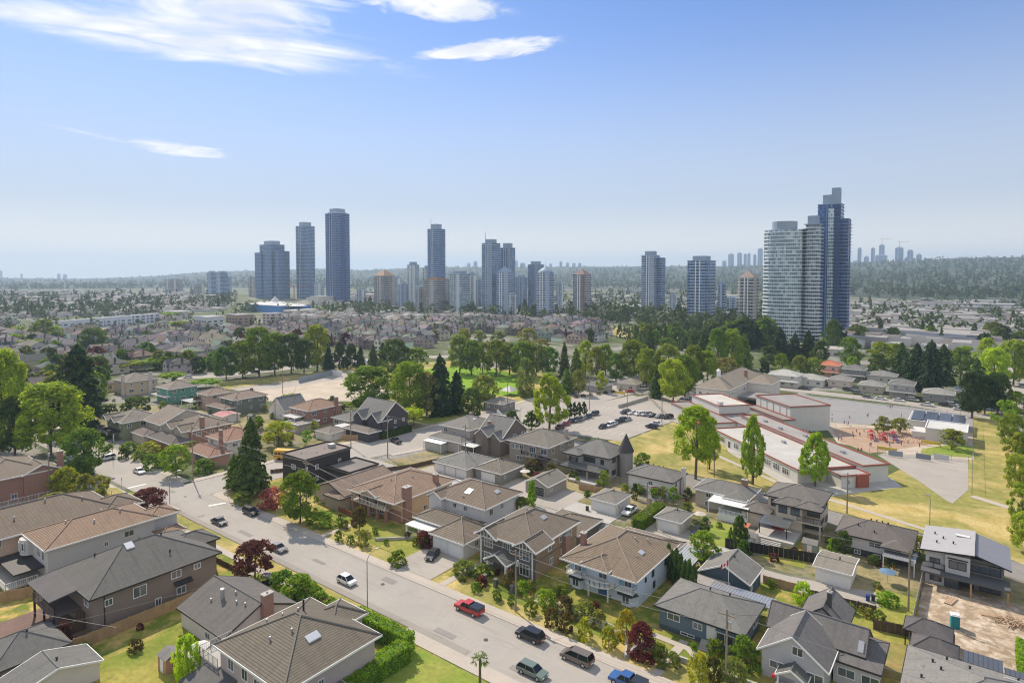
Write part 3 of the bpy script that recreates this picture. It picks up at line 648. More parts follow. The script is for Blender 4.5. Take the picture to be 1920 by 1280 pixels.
wing(h,-143,-136.5,55.5,62,0,5.7,TB,'hip',.33,1,.6)
wing(h,-137,-132.5,56,61.5,0,3.2,TB,'hip',.33,1,.5)
h=H('house','wide peach stucco house with dark brown tiled roof beside the white one',-167,-150.6,27,55.5,5.3,(.5,.38,.30),(.17,.13,.11),'hip',.36,1,.7,floors=(.9,3.5),faces='SENW')
vents(h,[(-156,50),(-158,44),(-155,38)]); wing(h,-159,-150,52,60,0,5.2,(.17,.13,.11),'hip',.36,1,.6)
slabdeck(h,-162,-151.4,23,27.6,2.6,.25,m_dark,'balcony',[(-161.8,23.2),(-151.6,23.2)])
h=H('house','small white bungalow with a dark shingle gable roof, brick end chimney and metal flue',-102,-87.6,45.4,57.9,3.2,(.52,.50,.50),(.12,.11,.108),'gx',.44,0,.6,m_dark,floors=(),faces='')
rc=h.rc; window(h,rc,'S',8.4,.9,1.4,1.1); window(h,rc,'S',11.5,.9,1.1,1.1); door(h,rc,'S',10,0,.9); autowin(h,rc,(.9,),'NW',seed=9)
chimney(h,-87.3,52.4,7.2,1.0,1.6); b=MB(); b.tube((-95.5,49.6,4),(-95.5,49.6,6.4),.32); b.tube((-95.5,49.6,6.4),(-95.5,49.6,6.6),.42,.3); b.build('flue',m_metal,h.root,h.off)
vents(h,[(-97,48.5),(-94,51),(-92,50),(-90,50.3)]); slabdeck(h,-92.5,-88.5,42.3,46,.4,.2,m_conc,'patio')
h=H('house','big taupe two-storey house with a grey-brown tiled hip roof at the bottom edge',-84,-67.3,42.3,57.8,5.3,(.33,.30,.30),(.165,.14,.122),'hip',.40,1,.7,m_white,floors=(),faces='')
rc=h.rc
for s,z,w,t in ((2.8,3.0,1.5,1.5),(6.2,3.0,1.5,1.5),(9.2,3.0,1.6,1.2),(2.8,.6,1.5,1.5),(7,.6,1.5,1.5),(12.5,3,1.5,1.5)): window(h,rc,'S',s,z,w,t)
for s,z,w,t in ((5.2,2.7,.9,1.3),(9.5,1.2,1.2,.9)): window(h,rc,'E',s,z,w,t)
autowin(h,rc,(.9,3.5),'NW',seed=11); skylight(h,-71.6,49.6,1.0,1.9); vents(h,[(-80,48),(-78.5,49.5),(-77,51),(-76,46),(-74,48)])
wing(h,-80,-73.5,54,60.5,0,5.2,(.165,.14,.122),'hip',.4,1,.6)
b=MB(); b.tube((-77.2,52,7),(-77.2,52,9.1),.14); b.build('flue',m_black,h.root,h.off)
slabdeck(h,-88.5,-83.3,42.5,47.5,2.6,.25,m_conc,'deck',[(-88.3,42.7),(-83.6,42.7)]); railing(h,[(-83.4,42.6),(-88.4,42.6),(-88.4,47.4)],2.6,1.0,m_conc)
porch_roof(h,-86,-79,38.8,42.9,2.4,M('flat_roofing',(.1,.1,.1)),.2,.5,True,m_dark,False)
garage('low garage with a grey hip roof at the lower picture edge beside the taupe house',-66.8,-60.4,43.5,50.5,2.8,(.5,.49,.48),(.14,.135,.135),face='S')
garage('dark timber garage with a pyramid shingle roof behind the brown-grey house',-114.5,-105.2,22.4,32,2.8,(.09,.08,.075),(.125,.12,.118),face='S',pitch=.5,trim=m_dark)
garage('long white garage with a low grey gable roof and a dark doorway at its end',-103.2,-97,22.6,33.2,2.7,(.5,.48,.46),(.135,.13,.128),'gx',face='E',dcol=(.03,.03,.03),dw=1.6,dpos=2.2,pitch=.3)
# --- north side of the main street
h=H('apartment_house','black shingled two-storey block with a flat roof and mansard walls at the crossing',-154,-143.2,97.5,112.8,6.6,(.035,.033,.034),(.21,.18,.16),'flat',.4,0,.25,m_dark,floors=(.6,3.6),faces='SEWN',dens=.6,wk='siding')
vents(h,[(-150,101),(-147,104),(-149,108)]); b=MB(); b.box(-149,-147.4,109,110.6,6.6,7.6); b.build('roof_unit',m_metal,h.root,h.off); wing(h,-143.6,-133.5,104.5,114.5,0,3.6,(.19,.175,.16),'flat',.3,0,.2,m_dark)
stairs(h,-145,96.8,2,7,0,-.35,1.2,m_wood)
h=H('house','taupe bungalow with a brown shingle roof carrying two bright skylights',-132.6,-120.3,92.6,110,3.4,(.26,.235,.20),(.19,.14,.115),'gy',.36,0,.7,m_dark,faces='SEW')
skylight(h,-130.6,99.5,1.1,1.7); skylight(h,-130.6,104.5,1.1,1.7); wing(h,-126.5,-119.9,91,98,0,3.2,(.19,.14,.115),'hip',.34,0,.5,m_dark)
h=H('house','tan brick-and-stucco house with arched balcony, reddish tiled roof and stone chimney',-119.6,-103.2,92.8,113.5,5.4,(.50,.37,.25),(.25,.17,.135),'hip',.36,1,.8,m_white,floors=(),faces='',recess=2.2)
rc=h.rc; stone=brickmat((.24,.10,.07),(.33,.16,.11),(.42,.38,.34))
b=MB(); b.box(rc[0]+.2,rc[1]-2.8,93.3,95.79,2.75,2.95); b.build('balcony',wallmat((.5,.42,.33)),h.root,h.off)
def arcade(x0,x1,n,y,z0,z1,mat,th=.35):
    b=MB(); w=(x1-x0)/n
    for i in range(n):
        a=x0+i*w; c=a+w/2; r_=w/2-.3; zt=z1-.25-r_*.6
        out=[(a,z0),(a+.3,z0),(a+.3,zt)]+[(c-r_*math.cos(t),zt+r_*.6*math.sin(t)) for t in [j*math.pi/8 for j in range(1,8)]]+[(a+w-.3,zt),(a+w-.3,z0),(a+w,z0),(a+w,z1),(a,z1)]
        k=len(b.v); b.v+=[(x,y,z) for x,z in out]+[(x,y+th,z) for x,z in out]; m=len(out)
        for j in range(m):
            q=(j+1)%m; b.f.append((k+j,k+m+j,k+m+q,k+q)); b.m.append(0); b.uv.append(None)
        # front as quads between opening edge and top
        idx=list(range(m)); lo=idx[:2]
        b.f.append((k,k+1,k+2,k+m-1)); b.m.append(0); b.uv.append(None)
        top=idx[2:11]
        for j in range(2,10):
            b.poly([(out[j][0],y,out[j][1]),(out[j+1][0],y,out[j+1][1]),(out[j+1][0],y,z1),(out[j][0],y,z1)])
        b.poly([(out[m-4][0],y,out[m-4][1]),(out[m-3][0],y,z0),(out[m-2][0],y,z1),(out[m-5][0],y,z1)][:4])
        b.poly([(a,y,z0),(a+.3,y,z0),(a+.3,y,z1),(a,y,z1)]); b.poly([(a+w-.3,y,z0),(a+w,y,z0),(a+w,y,z1),(a+w-.3,y,z1)])
    return b
arcade(rc[0]+.2,rc[1]-2.8,4,93.4,2.96,5.3,None).build('arcade',wallmat((.5,.42,.33)),h.root,h.off)
railing(h,[(rc[0]+.3,93.33),(rc[1]-2.8,93.33)],2.95,.95,m_white)
for i in range(5):
    b=MB(); x=rc[0]+.5+i*2.85; b.box(x-.3,x+.3,93.4,94.0,0,2.7); b.build('pillar',m_brick,h.root,h.off)
for s,z,w,t in ((1.6,.7,1.4,1.3),(5,0.1,1.4,2.0),(8.3,.7,1.6,1.3),(2.4,3.2,2,1.6),(6,3.2,2,1.6),(9.6,3.2,2,1.6)): window(h,(rc[0],rc[1],rc[2]-.08,rc[3]),'S',s,z,w,t)
b=MB(); b.box(rc[0],rc[1],95.72,95.8,0,2.6); b.build('brick_facing',m_brick,h.root,h.off)
for s,z,w,t in ((9,3.4,1.6,1.3),(12,1.2,1.3,1.2),(15.5,3.4,1.6,1.3),(7.5,.8,1.2,1.2)): window(h,rc,'E',s,z,w,t)
autowin(h,rc,(.9,3.6),'NW',seed=12); chimney(h,rc[1]+.3,97.2,8.0,1.4,1.9); chimney(h,-105,108,7.8,1.1,1.1)
wing(h,-114.5,-109,92.6,99,5.4,5.75,(.25,.17,.135),'gy',.42,1,.4); vents(h,[(-111,99),(-109,104)])
wing(h,-110,-104.5,113,119,0,2.7,(.4,.4,.4),'flat',.3,0,.2)
h=H('house','white house with brown tiled roof, lower skirt roofs and a bright square skylight',-101.2,-84.8,102.4,116,5.5,(.52,.54,.57),(.20,.155,.13),'hip',.36,1,.7,floors=(3.6,),faces='EWN')
rc=h.rc
for s in (2.6,6.4,9.5): window(h,rc,'S',s,3.9,1.1,1.0)
for s,z in ((3,1.0),(8.5,1.0)): window(h,rc,'E',s,z,1.2,1.1)
skylight(h,-92.3,105.8,1.5,1.5); skylight(h,-87.6,110,.9,1.4); vents(h,[(-92.5,104)])
wing(h,-100,-84.9,95.8,102.95,0,3.0,(.17,.14,.12),'hip',.36,1,.7)
r=wing(h,-91.2,-81.6,91.9,101.5,0,2.95,(.21,.165,.14),'hip',.5,1,.6)
for s in (2.2,6.2): door(h,r,'S',s,0,3.2,2.2,(.66,.67,.66),'garage_door')
window(h,r,'E',4,1.2,1.2,1.0); slabdeck(h,-99.6,-92,93.2,96.1,2.4,.2,m_white,'porch',[(-99.3,93.4),(-95.5,93.4),(-92.2,93.4)]); railing(h,[(-99.5,93.3),(-92,93.3)],.3,1,m_white)
wing(h,-101,-96.5,101.2,106,3.0,5.6,(.2,.155,.13),'gy',.5,1,.4)
h=H('house','dark charcoal front house with white timbered gables and a red front door',-79,-65.3,93,109.6,5.4,(.085,.08,.075),(.185,.15,.13),'hip',.40,1,.6,m_white,floors=(),faces='')
rc=h.rc
for s,z,w,t in ((2.0,3.2,2.2,1.9),(6.4,3.5,1.7,1.4),(10.6,3.0,2.3,2.1),(2.0,.5,2.2,1.8),(10.6,.5,2.3,1.9)): window(h,rc,'S',s,z,w,t,bars=2)
door(h,rc,'S',6.4,.2,1.7,2.3,(.28,.03,.025))
b=MB(); b.box(rc[1],rc[1]+.06,rc[2]+.8,rc[3],2.9,5.2); b.box(rc[1],rc[1]+.06,rc[2]+.8,rc[3],.0,2.7); b.build('side_cladding',wallmat((.20,.15,.10),'siding'),h.root,h.off)
for s,z,w,t in ((5.5,3.3,1.2,1.4),(9.5,3.6,1.2,1.1),(12.6,3.6,1.6,1.3),(6,.9,1.1,1.1),(10,1.4,1.1,.9)): window(h,(rc[0],rc[1]+.06,rc[2],rc[3]),'E',s,z,w,t)
autowin(h,rc,(.9,3.6),'NW',seed=15)
for xx in (rc[0]+.1,rc[1]-.1):
    b=MB(); b.box(xx-.15,xx+.15,rc[2]-.08,rc[2],0,5.2); b.build('corner_board',m_white,h.root,h.off)
for x0,x1 in ((-79.2,-73.6),(-69.8,-64.4)): 
    wing(h,x0,x1,92.4,98.5,5.0,5.3,(.185,.15,.13),'gy',.5,1,.4,m_white,wallmat((.085,.08,.075)))
    b=MB(); xm=(x0+x1)/2
    for dx in (-1.2,-.4,.4,1.2): b.box(xm+dx-.05,xm+dx+.05,92.6,92.72,5.2,6.3-abs(dx)*.5)
    b.box(xm-2.2,xm+2.2,92.6,92.71,5.1,5.22); b.build('gable_truss',m_white,h.root,h.off)
wing(h,-75,-69.5,90.3,94,2.45,2.6,(.1,.1,.1),'gy',.5,0,.3,m_white)
for x in (-74.4,-70.1):
    b=MB(); b.box(x-.2,x+.2,90.7,91.1,0,2.3); b.build('porch_pillar',m_white,h.root,h.off)
chimney(h,rc[1]+.55,104.2,4.6,1.0,1.6); skylight(h,-69.6,102.6,.8,1.4); vents(h,[(-74,103),(-72,101)])
wing(h,-76,-65.5,109,119.5,0,2.9,(.20,.165,.14),'hip',.3,1,.5)
h=H('house','sky blue and white balcony house with a tan tiled hip roof',-59.6,-44.6,93.2,112,5.4,(.52,.61,.74),(.23,.175,.14),'hip',.42,1,.75,m_white,floors=(),faces='',recess=1.5)
rc=h.rc; blue=wallmat((.24,.38,.56))
b=MB(); b.prism([(-55.2,95.40),(-55.2,93.90)]+[(-52.1+2.6*math.cos(t),93.90+1.5*math.sin(t)) for t in [math.pi+i*math.pi/8 for i in range(9)]]+[(-49,93.90),(-49,95.40)],2.7,2.9); b.build('balcony',m_white,h.root,h.off)
railing(h,[(-54.9,93.90)]+[(-52.1+2.6*math.cos(t),93.90+1.5*math.sin(t)) for t in [math.pi+i*math.pi/8 for i in range(1,8)]]+[(-49.3,93.90)],2.9,.9,m_white)
for xa,xb in ((rc[0]+.1,-55.4),(-48.8,rc[1]-.1)):
    b=MB(); b.box(xa,xb,93.70,95.40,2.7,2.9); b.build('balcony',m_white,h.root,h.off); railing(h,[(xa,95.40),(xa,93.80),(xb,93.80),(xb,95.40)],2.9,.9,m_white)
    b=MB(); b.box(xa,xb,95.36,95.45,2.92,5.3); b.build('blue_panel',blue,h.root,h.off)
    c=(xa+xb)/2; b=MB(); b.prism([(c-1.4,95.40),(c-.8,94.50),(c+.8,94.50),(c+1.4,95.40)],.1,2.2); b.build('bay',h.wm,h.root,h.off)
    b=MB(); k=[(c-2.1,95.40),(c-1.3,93.80),(c+1.3,93.80),(c+2.1,95.40)]; b.poly([(k[0][0],k[0][1],2.1),(k[1][0],k[1][1],2.1),(c-.6,95.38,2.68)]); b.poly([(*k[1],2.1),(*k[2],2.1),(c+.6,95.38,2.68),(c-.6,95.38,2.68)]); b.poly([(*k[2],2.1),(*k[3],2.1),(c+.6,95.38,2.68)]); b.poly([(*k[3],2.09),(*k[2],2.09),(*k[1],2.09),(*k[0],2.09)]); b.build('bay_roof',M('flat_roofing',(.06,.06,.065)),h.root,h.off)
    window(h,(c-.8,c+.8,94.50,95.50),'S',.8,.5,1.4,1.4); window(h,(c,c+2,95.36,96.50),'S',0,3.0,1.5,2.0,bars=1)
window(h,rc,'S',6.8,3.0,1.7,2.2,bars=1); b=MB(); b.box(-54,-50.2,94.20,95.40,4.95,5.25); b.build('porch_lintel',m_white,h.root,h.off)
for x in (-54,-50.2):
    b=MB(); b.tube((x,93.80,0),(x,93.80,2.68),.16); b.build('column',m_white,h.root,h.off)
door(h,rc,'S',6.8,.1,1.8,2.2,(.07,.15,.30)); 
for s,z,w,t in ((6,3.0,.9,1.6),(11.5,3.0,1.0,1.9),(6.5,.8,.9,1.2),(3,3.2,.6,.8),(14,1.0,1.2,1.1)): window(h,rc,'E',s,z,w,t,'d')
autowin(h,rc,(.9,3.6),'NW',seed=17); wing(h,-55.4,-49.6,92.6,99,5.4,5.75,(.23,.175,.14),'hip',.45,1,.4)
chimney(h,-59.6+1.2,99.5,8.2,.9,.9,4); skylight(h,-47.6,101.5,.8,1.3); vents(h,[(-50,104),(-54,108),(-48.5,106)])
wing(h,-59,-46,111.8,119,0,2.8,(.23,.175,.14),'hip',.3,1,.5); porch_roof(h,-45.5,-41.5,108.6,117.5,2.9,glassmat('poly_roof',(.5,.52,.53),.3),.06,.2)
h=H('house','low slate blue bungalow with a dark grey hip roof and white front door',-40.6,-26.4,91.4,102.4,3.8,(.085,.125,.16),(.155,.148,.145),'hip',.40,0,.7,m_dark,floors=(),faces='')
rc=h.rc
for s,z,w,t in ((2.3,2.0,2.1,1.1),(6.2,1.9,1.5,1.1),(11.0,1.0,3.9,1.7),(4.6,.25,2.3,.5)): window(h,rc,'S',s,z,w,t,bars=2 if w>3 else 1)
door(h,rc,'S',8.3,1.0,1.2,2.1,(.68,.68,.66)); stairs(h,-32.0,91.9,1.1,5,0,-.34,1.9); autowin(h,rc,(1.4,),'EWN',seed=19); vents(h,[(-34,98.5),(-31,99)],True)
b=MB(); b.box(rc[0]-.03,rc[1]+.03,rc[2]-.03,rc[3]+.03,0,.75); b.build('foundation',wallmat((.05,.07,.09)),h.root,h.off)
porch_roof(h,-36,-25.8,102.6,106.8,2.9,m_metal,.06,-.3,True,m_white)
h=H('house','light grey storey-and-a-half house with crossing gables and a red door lantern',-24.2,-14.9,89.6,98,3.7,(.33,.345,.37),(.135,.125,.128),'gy',.72,0,.6,m_white,floors=(),faces='')
rc=h.rc
for s,z,w,t in ((2.1,1.6,2.1,1.1),(6.9,1.1,2.2,1.7),(4.7,4.4,1.5,1.3)): window(h,rc,'S',s,z,w,t)
wing(h,-24.6,-11.5,96,102.5,0,3.9,(.135,.125,.128),'gx',.78,0,.5,m_dark); wing(h,-21.4,-14.6,101.5,109,0,3.9,(.13,.12,.122),'gy',.75,0,.5,m_dark)
r=wing(h,-15.6,-9.4,94.1,103.2,0,3.3,(.12,.11,.112),'hip',.22,0,.4,m_dark)
for s in (1.6,4.5): window(h,r,'S',s,1.1,2.2,1.3)
skylight(h,-12.2,97,.7,1.2); autowin(h,r,(1,),'EN',seed=4); wing(h,-21.2,-17.2,87.6,91,2.1,2.3,(.1,.1,.1),'gy',.6,0,.2,m_white); door(h,rc,'S',5,.3,1,2.1,(.6,.6,.6))
for x in (-20.9,-17.5):
    b=MB(); b.box(x-.1,x+.1,87.8,88,0,2.05); b.build('porch_post',m_white,h.root,h.off)
chimney(h,-17.4,103.6,8.1,.6,.6,4,False,(.05,.05,.05)); slabdeck(h,-21.5,-17,87.4,90.2,.3,.3,m_conc,'porch_floor')
b=MB(); b.tube((-21.4,87.5,1.7),(-21.4,87.5,2.2),.2); b.build('lantern',M('red_paint',(.5,.03,.03)),h.root,h.off)
h=H('house','wide house with a speckled grey hip roof and rear glass canopies in the bottom corner',-7.2,10,86,104,3.5,(.3,.29,.28),(.185,.175,.172),'hip',.38,0,.6,m_dark,floors=(.8,),faces='SEWN')
vents(h,[(-4,99),(-2.5,100.5),(-3,97),(0,98.5),(-5,95),(5,101)],True); skylight(h,4.5,101.8,1.8,.6); skylight(h,4.5,100.2,1.8,.6); skylight(h,7.5,101.5,.6,1.8)
porch_roof(h,-.8,3.6,103.6,108.6,2.9,M('dark_corrugated',(.12,.13,.15),.5,.1,metal=.4),.08,-.2,True,m_black); porch_roof(h,3.8,9.6,104.2,107.2,2.8,M('dark_corrugated',(.12,.13,.15),.5,.1,metal=.4),.08,-.2,True,m_black)
for i,(x,y,s) in enumerate(((-5.2,112.4,3.0),(-4.2,107.4,2.8))):
    gz_=hroot('gazebo',('dark hip-roofed garden pavilion beside the wooden back fence','dark pyramid-roofed garden pavilion behind the speckled roof')[i],x,y,'gazebo')
    hip_roof(gz_,x-s,x+s,y-2.2,y+2.2,2.6,.6,.1,(.10,.09,.095),0,m_black)
    for sx in (-1,1):
        for sy in (-1,1):
            q=MB(); q.box(x+sx*(s-.2)-.08,x+sx*(s-.2)+.08,y+sy*2-.08,y+sy*2+.08,0,2.45); q.build('post',m_black,gz_.root,gz_.off)
# --- garages along the back lane
garage('beige garage with three white doors and a grey hip roof',-124.6,-111.6,127,140,2.8,(.36,.33,.29),(.17,.165,.16),face='S',ndoor=3)
garage('dark grey garage with a tiled hip roof and one wide white door',-111.2,-101.4,129.4,139.8,2.9,(.17,.17,.165),(.19,.165,.15),face='S',tile=1,pitch=.42)
garage('charcoal garage with stucco gable end and brown-grey roof',-93.6,-86,128.8,138.4,2.8,(.22,.21,.19),(.165,.15,.135),'gy',face='S',pitch=.42,dcol=(.04,.04,.04))
garage('white double garage with a brown-grey hip roof next to the parked pickup',-74,-66.8,128.6,137,2.9,(.6,.6,.58),(.175,.158,.148),face='S',dw=5.2)
garage('small cream garage with a grey hip roof at the lane beside a tall clipped hedge',-56.9,-50.6,127.6,135,2.7,(.42,.39,.33),(.17,.158,.152),face='S')
garage('white garage with a low brown roof edged in white',-23.6,-17.2,123.4,131.6,2.9,(.62,.62,.6),(.20,.175,.155),'gx',face='S',pitch=.12,dw=4)
g7=garage('dark blue garden house with a grey gable roof',-39.8,-30.6,108.6,116.6,3.0,(.05,.075,.10),(.165,.155,.15),'gy',face='S',pitch=.5,trim=m_white,dcol=(.3,.2,.15),dw=2)
porch_roof(g7,-39.6,-34.5,105.0,108.4,2.5,M('canvas',(.3,.28,.26)),.08,.1,True,m_wood,False)
# --- north row (fronts on the second street)
h=H('house','pale beige two-storey house with a small top balcony and rear sunroom',-144.9,-131.4,151,165.5,5.7,(.33,.31,.30),(.18,.165,.155),'hip',.36,0,.6)
wing(h,-145.4,-131,146.6,151.9,0,3,(.16,.15,.145),'hip',.4,0,.5); porch_roof(h,-145,-137,143.6,147.4,2.6,m_white,.1,.1,True,m_white,False)
b=MB(); b.box(-144.6,-137.4,144,147.0,0,2.2); b.build('sunroom',M('sunroom_glass',(.4,.4,.38),.3),h.root,h.off); vents(h,[(-138,157),(-136,160)]); skylight(h,-135.5,158,.8,1.2); chimney(h,-139.2,160.5,8.2,.9,.7)
h=H('house','dark timbered house with white-trimmed crossing gables beside the beige one',-129.6,-119,152.5,166,4.9,(.12,.105,.095),(.15,.145,.145),'gx',.62,0,.5,m_white)
wing(h,-128.2,-122.5,149.5,156,0,5.3,(.15,.145,.145),'gy',.7,0,.4); wing(h,-124,-118.6,150.8,158,0,4.4,(.14,.135,.135),'gy',.75,0,.4,wm=wallmat((.12,.105,.095)))
porch_roof(h,-132,-125.5,146.2,150,2.7,m_white,.08,.1); chimney(h,-127.2,156,7.8,.9,.9)
h=H('house','taupe two-storey house with curved balcony and ribbed grey tiles',-115.4,-100.2,150.2,166,5.5,(.20,.185,.165),(.20,.18,.17),'hip',.34,1,.6,floors=(.7,),faces='SEWN',dens=.8)
rc=h.rc
for s in (1.3,2.9,4.5): window(h,rc,'S',s,3.5,1.4,1.3)
window(h,rc,'S',8.5,3.2,2.4,1.7,bars=2); window(h,rc,'S',12.6,3.4,2.3,1.5,bars=1); autowin(h,rc,(3.5,),'E',seed=33)
b=MB(); b.prism([(-110.3,150.8)]+[(-106.6+3.6*math.cos(t),150.7+2.1*math.sin(t)) for t in [math.pi+i*math.pi/8 for i in range(9)]]+[(-103,150.8)],2.5,2.8); b.build('balcony',wallmat((.2,.185,.165)),h.root,h.off)
railing(h,[(-106.6+3.5*math.cos(t),150.7+2.0*math.sin(t)) for t in [math.pi+i*math.pi/8 for i in range(9)]],2.8,.9,m_black)
slabdeck(h,-103.4,-99.6,148.6,150.8,2.9,.3,m_dark,'skirt_roof'); chimney(h,-101.6,162,8.0,.9,.9,4,False)
h=H('house','grey two-storey house with a cone-topped corner turret and dark bay windows',-94.4,-80.8,151.6,163.5,5.5,(.24,.24,.235),(.155,.148,.145),'hip',.44,0,.55,m_dark,floors=(),faces='')
rc=h.rc
for s,z,w,t in ((6.4,3.6,3.6,1.3),(10.4,3.6,1,1.2),(2.8,.8,2,1.2)): window(h,rc,'S',s,z,w,t,'d',bars=2)
autowin(h,rc,(.9,3.6),'EWN','d',seed=35)
b=MB(); b.prism([(-93.6,152.1),(-93.2,150.6),(-91.4,149.9),(-89.8,150.6),(-89.4,152.1)],2.9,5.3); b.build('bay',h.wm,h.root,h.off); wing(h,-94.6,-89,149.2,154,5.32,5.5,(.155,.148,.145),'hip',.44,0,.3,m_dark)
for dx in (-1.1,.0,1.0): window(h,(-91.4+dx,0,149.85+abs(dx)*.35,0),'S',0,3.5,.8,1.2,'d',bars=0)
wing(h,-95,-81.5,147.8,152.0,2.6,2.75,(.09,.09,.09),'hip',.4,0,.2,m_dark)
for x in (-90,-86,-82): 
    b=MB(); b.box(x-.2,x+.2,148.2,148.6,0,2.5); b.build('porch_post',h.wm,h.root,h.off)
slabdeck(h,-90.5,-82,145.5,151.9,.6,.6,m_conc,'terrace')
b=MB(); b.tube((-79.2,158,0),(-79.2,158,6.4),1.9,n=12); b.build('turret',wallmat((.17,.17,.17)),h.root,h.off,smooth=False)
b=MB(); b.tube((-79.2,158,6.4),(-79.2,158,10.6),2.3,.05,n=12); b.build('turret_roof',M('flat_roofing',(.06,.058,.06)),h.root,h.off); vents(h,[(-88,158),(-86,159.5)],True)
h=H('house','white raised bungalow with a dark grey hip roof and twin outside stairs',-73.4,-60.2,146.4,156,4.4,(.55,.56,.57),(.15,.142,.14),'hip',.38,0,.6,m_dark,floors=(2.4,),faces='SEWN')
stairs(h,-66.4,145.2,2,6,.5,0,1.0,m_white); railing(h,[(-68.5,145.4),(-63.5,145.4)],1.9,.9,m_white); chimney(h,-60,152.5,6.6,.9,1.1,0,False,(.5,.5,.5)); vents(h,[(-68,151.8),(-66.5,152),(-65.2,152)],True)
h=H('house','grey-beige raised bungalow with white corrugated patio cover and brick chimney',-55.2,-41.6,146.0,155.6,4.3,(.33,.31,.27),(.15,.143,.14),'hip',.38,0,.6,m_white,floors=(2.4,.5),faces='SEWN',dens=.7)
slabdeck(h,-47.4,-40.8,141.2,146.5,1.6,1.6,m_white,'deck'); railing(h,[(-47.3,146.4),(-47.3,141.3),(-40.9,141.3),(-40.9,146.4)],1.6,1.0,m_white); porch_roof(h,-49.8,-40.6,141.6,146.8,4.0,m_white,.06,.25); chimney(h,-44.6,152.4,6.8,1.3,.9,4); wing(h,-47.5,-41.9,144.6,151,3.9,4.25,(.15,.143,.14),'hip',.38,0,.4,cap=False)
h=H('house','modern beige stone house with dark-framed windows, stacked hip roofs and glass canopy',-38.4,-26.3,146.4,157,6.3,(.42,.38,.32),(.14,.125,.12),'hip',.36,0,.7,m_dark,floors=(),faces='')
rc=h.rc
for s,z,w,t in ((1.6,4.1,1.9,1.5),(9.5,3.6,2.6,2.1),(9.3,1.0,4.0,1.4)): window(h,rc,'S',s,z,w,t,'d',bars=1)
r=wing(h,-36,-29.4,143.8,148.6,0,5.9,(.14,.125,.12),'hip',.4,0,.6,m_dark); 
for s in (1.5,4): window(h,r,'S',s,4.0,1.8,1.4,'d')
autowin(h,rc,(.9,3.9),'EWN','d',seed=41); wing(h,-31.5,-26,143.4,148,5.75,6.0,(.14,.125,.12),'hip',.4,0,.3,m_dark)
slabdeck(h,-31,-26,143.9,146.9,3.2,.3,h.wm,'balcony',[(-26.4,144.2)],h.wm); railing(h,[(-30.9,144),(-26.1,144),(-26.1,146.8)],3.2,1,m_black)
wing(h,-43,-36.5,143.2,150,0,3.2,(.14,.125,.12),'hip',.4,0,.5,m_dark); porch_roof(h,-37.4,-31.6,138.6,143.8,3.3,glassmat('canopy_glass',(.13,.14,.14),.15),.08,.3,True,m_black)
slabdeck(h,-38,-30,136.8,143.8,.9,.9,m_conc,'terrace'); stairs(h,-34.5,136.6,.8,4,0,-.4,4.5); porch_roof(h,-41.2,-38.6,133.6,137.4,2.8,M('terracotta_canvas',(.42,.15,.08)),.1,.2,True,m_wooddark,False)
h=H('house','white bungalow with a dark hip roof, metal patio cover and dark basement wall',-22.8,-9.2,139.8,150.4,3.9,(.50,.51,.53),(.125,.108,.105),'hip',.38,0,.6,m_dark,floors=(2.0,),faces='SEWN')
rc=h.rc; b=MB(); b.box(rc[0]-.03,rc[1]+.03,rc[2]-.03,rc[3]+.03,0,1.3); b.build('foundation',M('dark_stone',(.06,.06,.065)),h.root,h.off)
for s in (3.5,7): window(h,(rc[0],rc[1],rc[2]-.03,rc[3]),'S',s,.25,1.2,.8)
porch_roof(h,-13.9,-8.6,135.9,140.6,3.0,m_metal,.07,.2); wing(h,-14.4,-9.3,137.8,143,3.3,3.8,(.125,.108,.105),'hip',.38,0,.4,m_dark,cap=False); vents(h,[(-17,145.4),(-16,145.4),(-15,145.4),(-14,145.4),(-19,143),(-16,142)],True)
# modern house under construction, two mono-pitch roofs
h=hroot('house','pale grey modern house under construction with two tilted metal roofs',-1.2,140.5,'house'); wm=wallmat((.40,.41,.42)); dkp=M('flat_roofing',(.10,.10,.105))
x0,x1,y0,y1=-7,4.4,135.6,147; wallbox(h,x0,-2.9,y0,y1,0,6.3,wm); wallbox(h,-2.9,x1,y0+1.8,y1,0,5.6,wallmat((.13,.13,.135)))
b=MB(); b.box(-4.0,-.4,y0-.9,y0+1.6,3.1,6.4); b.build('box_bay',wm,h.root,h.off); wr=(-4.0,-.4,y0-.9,y0+1); window(h,wr,'S',1.8,4.0,2.6,1.5,'d')
b=MB(); b.box(-3.7,-.7,y0-1.05,y0-.9,5.7,5.9); b.build('sunshade',m_dark,h.root,h.off)
def shed(xa,xb,ya,yb,zs,mat):
    b=MB(); z00,z10,z11,z01=zs; b.poly([(xa,ya,z00),(xb,ya,z10),(xb,yb,z11),(xa,yb,z01)],0,[(0,0),(xb-xa,0),(xb-xa,yb-ya),(0,yb-ya)]); t=.28
    b.poly([(xa,yb,z01-t),(xb,yb,z11-t),(xb,ya,z10-t),(xa,ya,z00-t)],1)
    for p,q in (((xa,ya,z00),(xb,ya,z10)),((xb,ya,z10),(xb,yb,z11)),((xb,yb,z11),(xa,yb,z01)),((xa,yb,z01),(xa,ya,z00))): b.poly([(p[0],p[1],p[2]-t),(q[0],q[1],q[2]-t),q,p],1)
    b.build('roof',[mat,m_dark],h.root,h.off)
shed(-7.8,.2,y0-1.3,y1+.6,(6.5,7.3,7.3,6.5),M('roof_membrane',(.36,.355,.36),.75,.08)); shed(.25,5.4,y0+.2,y1+.6,(6.9,5.5,5.5,6.9),M('roof_membrane',(.20,.21,.24),.75,.08))
h.blocks.append((-7.8,.2,y0,y1,lambda x,y:6.5+(x+7.8)*.1)); vents(h,[(-5.5,138.5),(-4.6,141),(-6,143),(-3,139)],True)
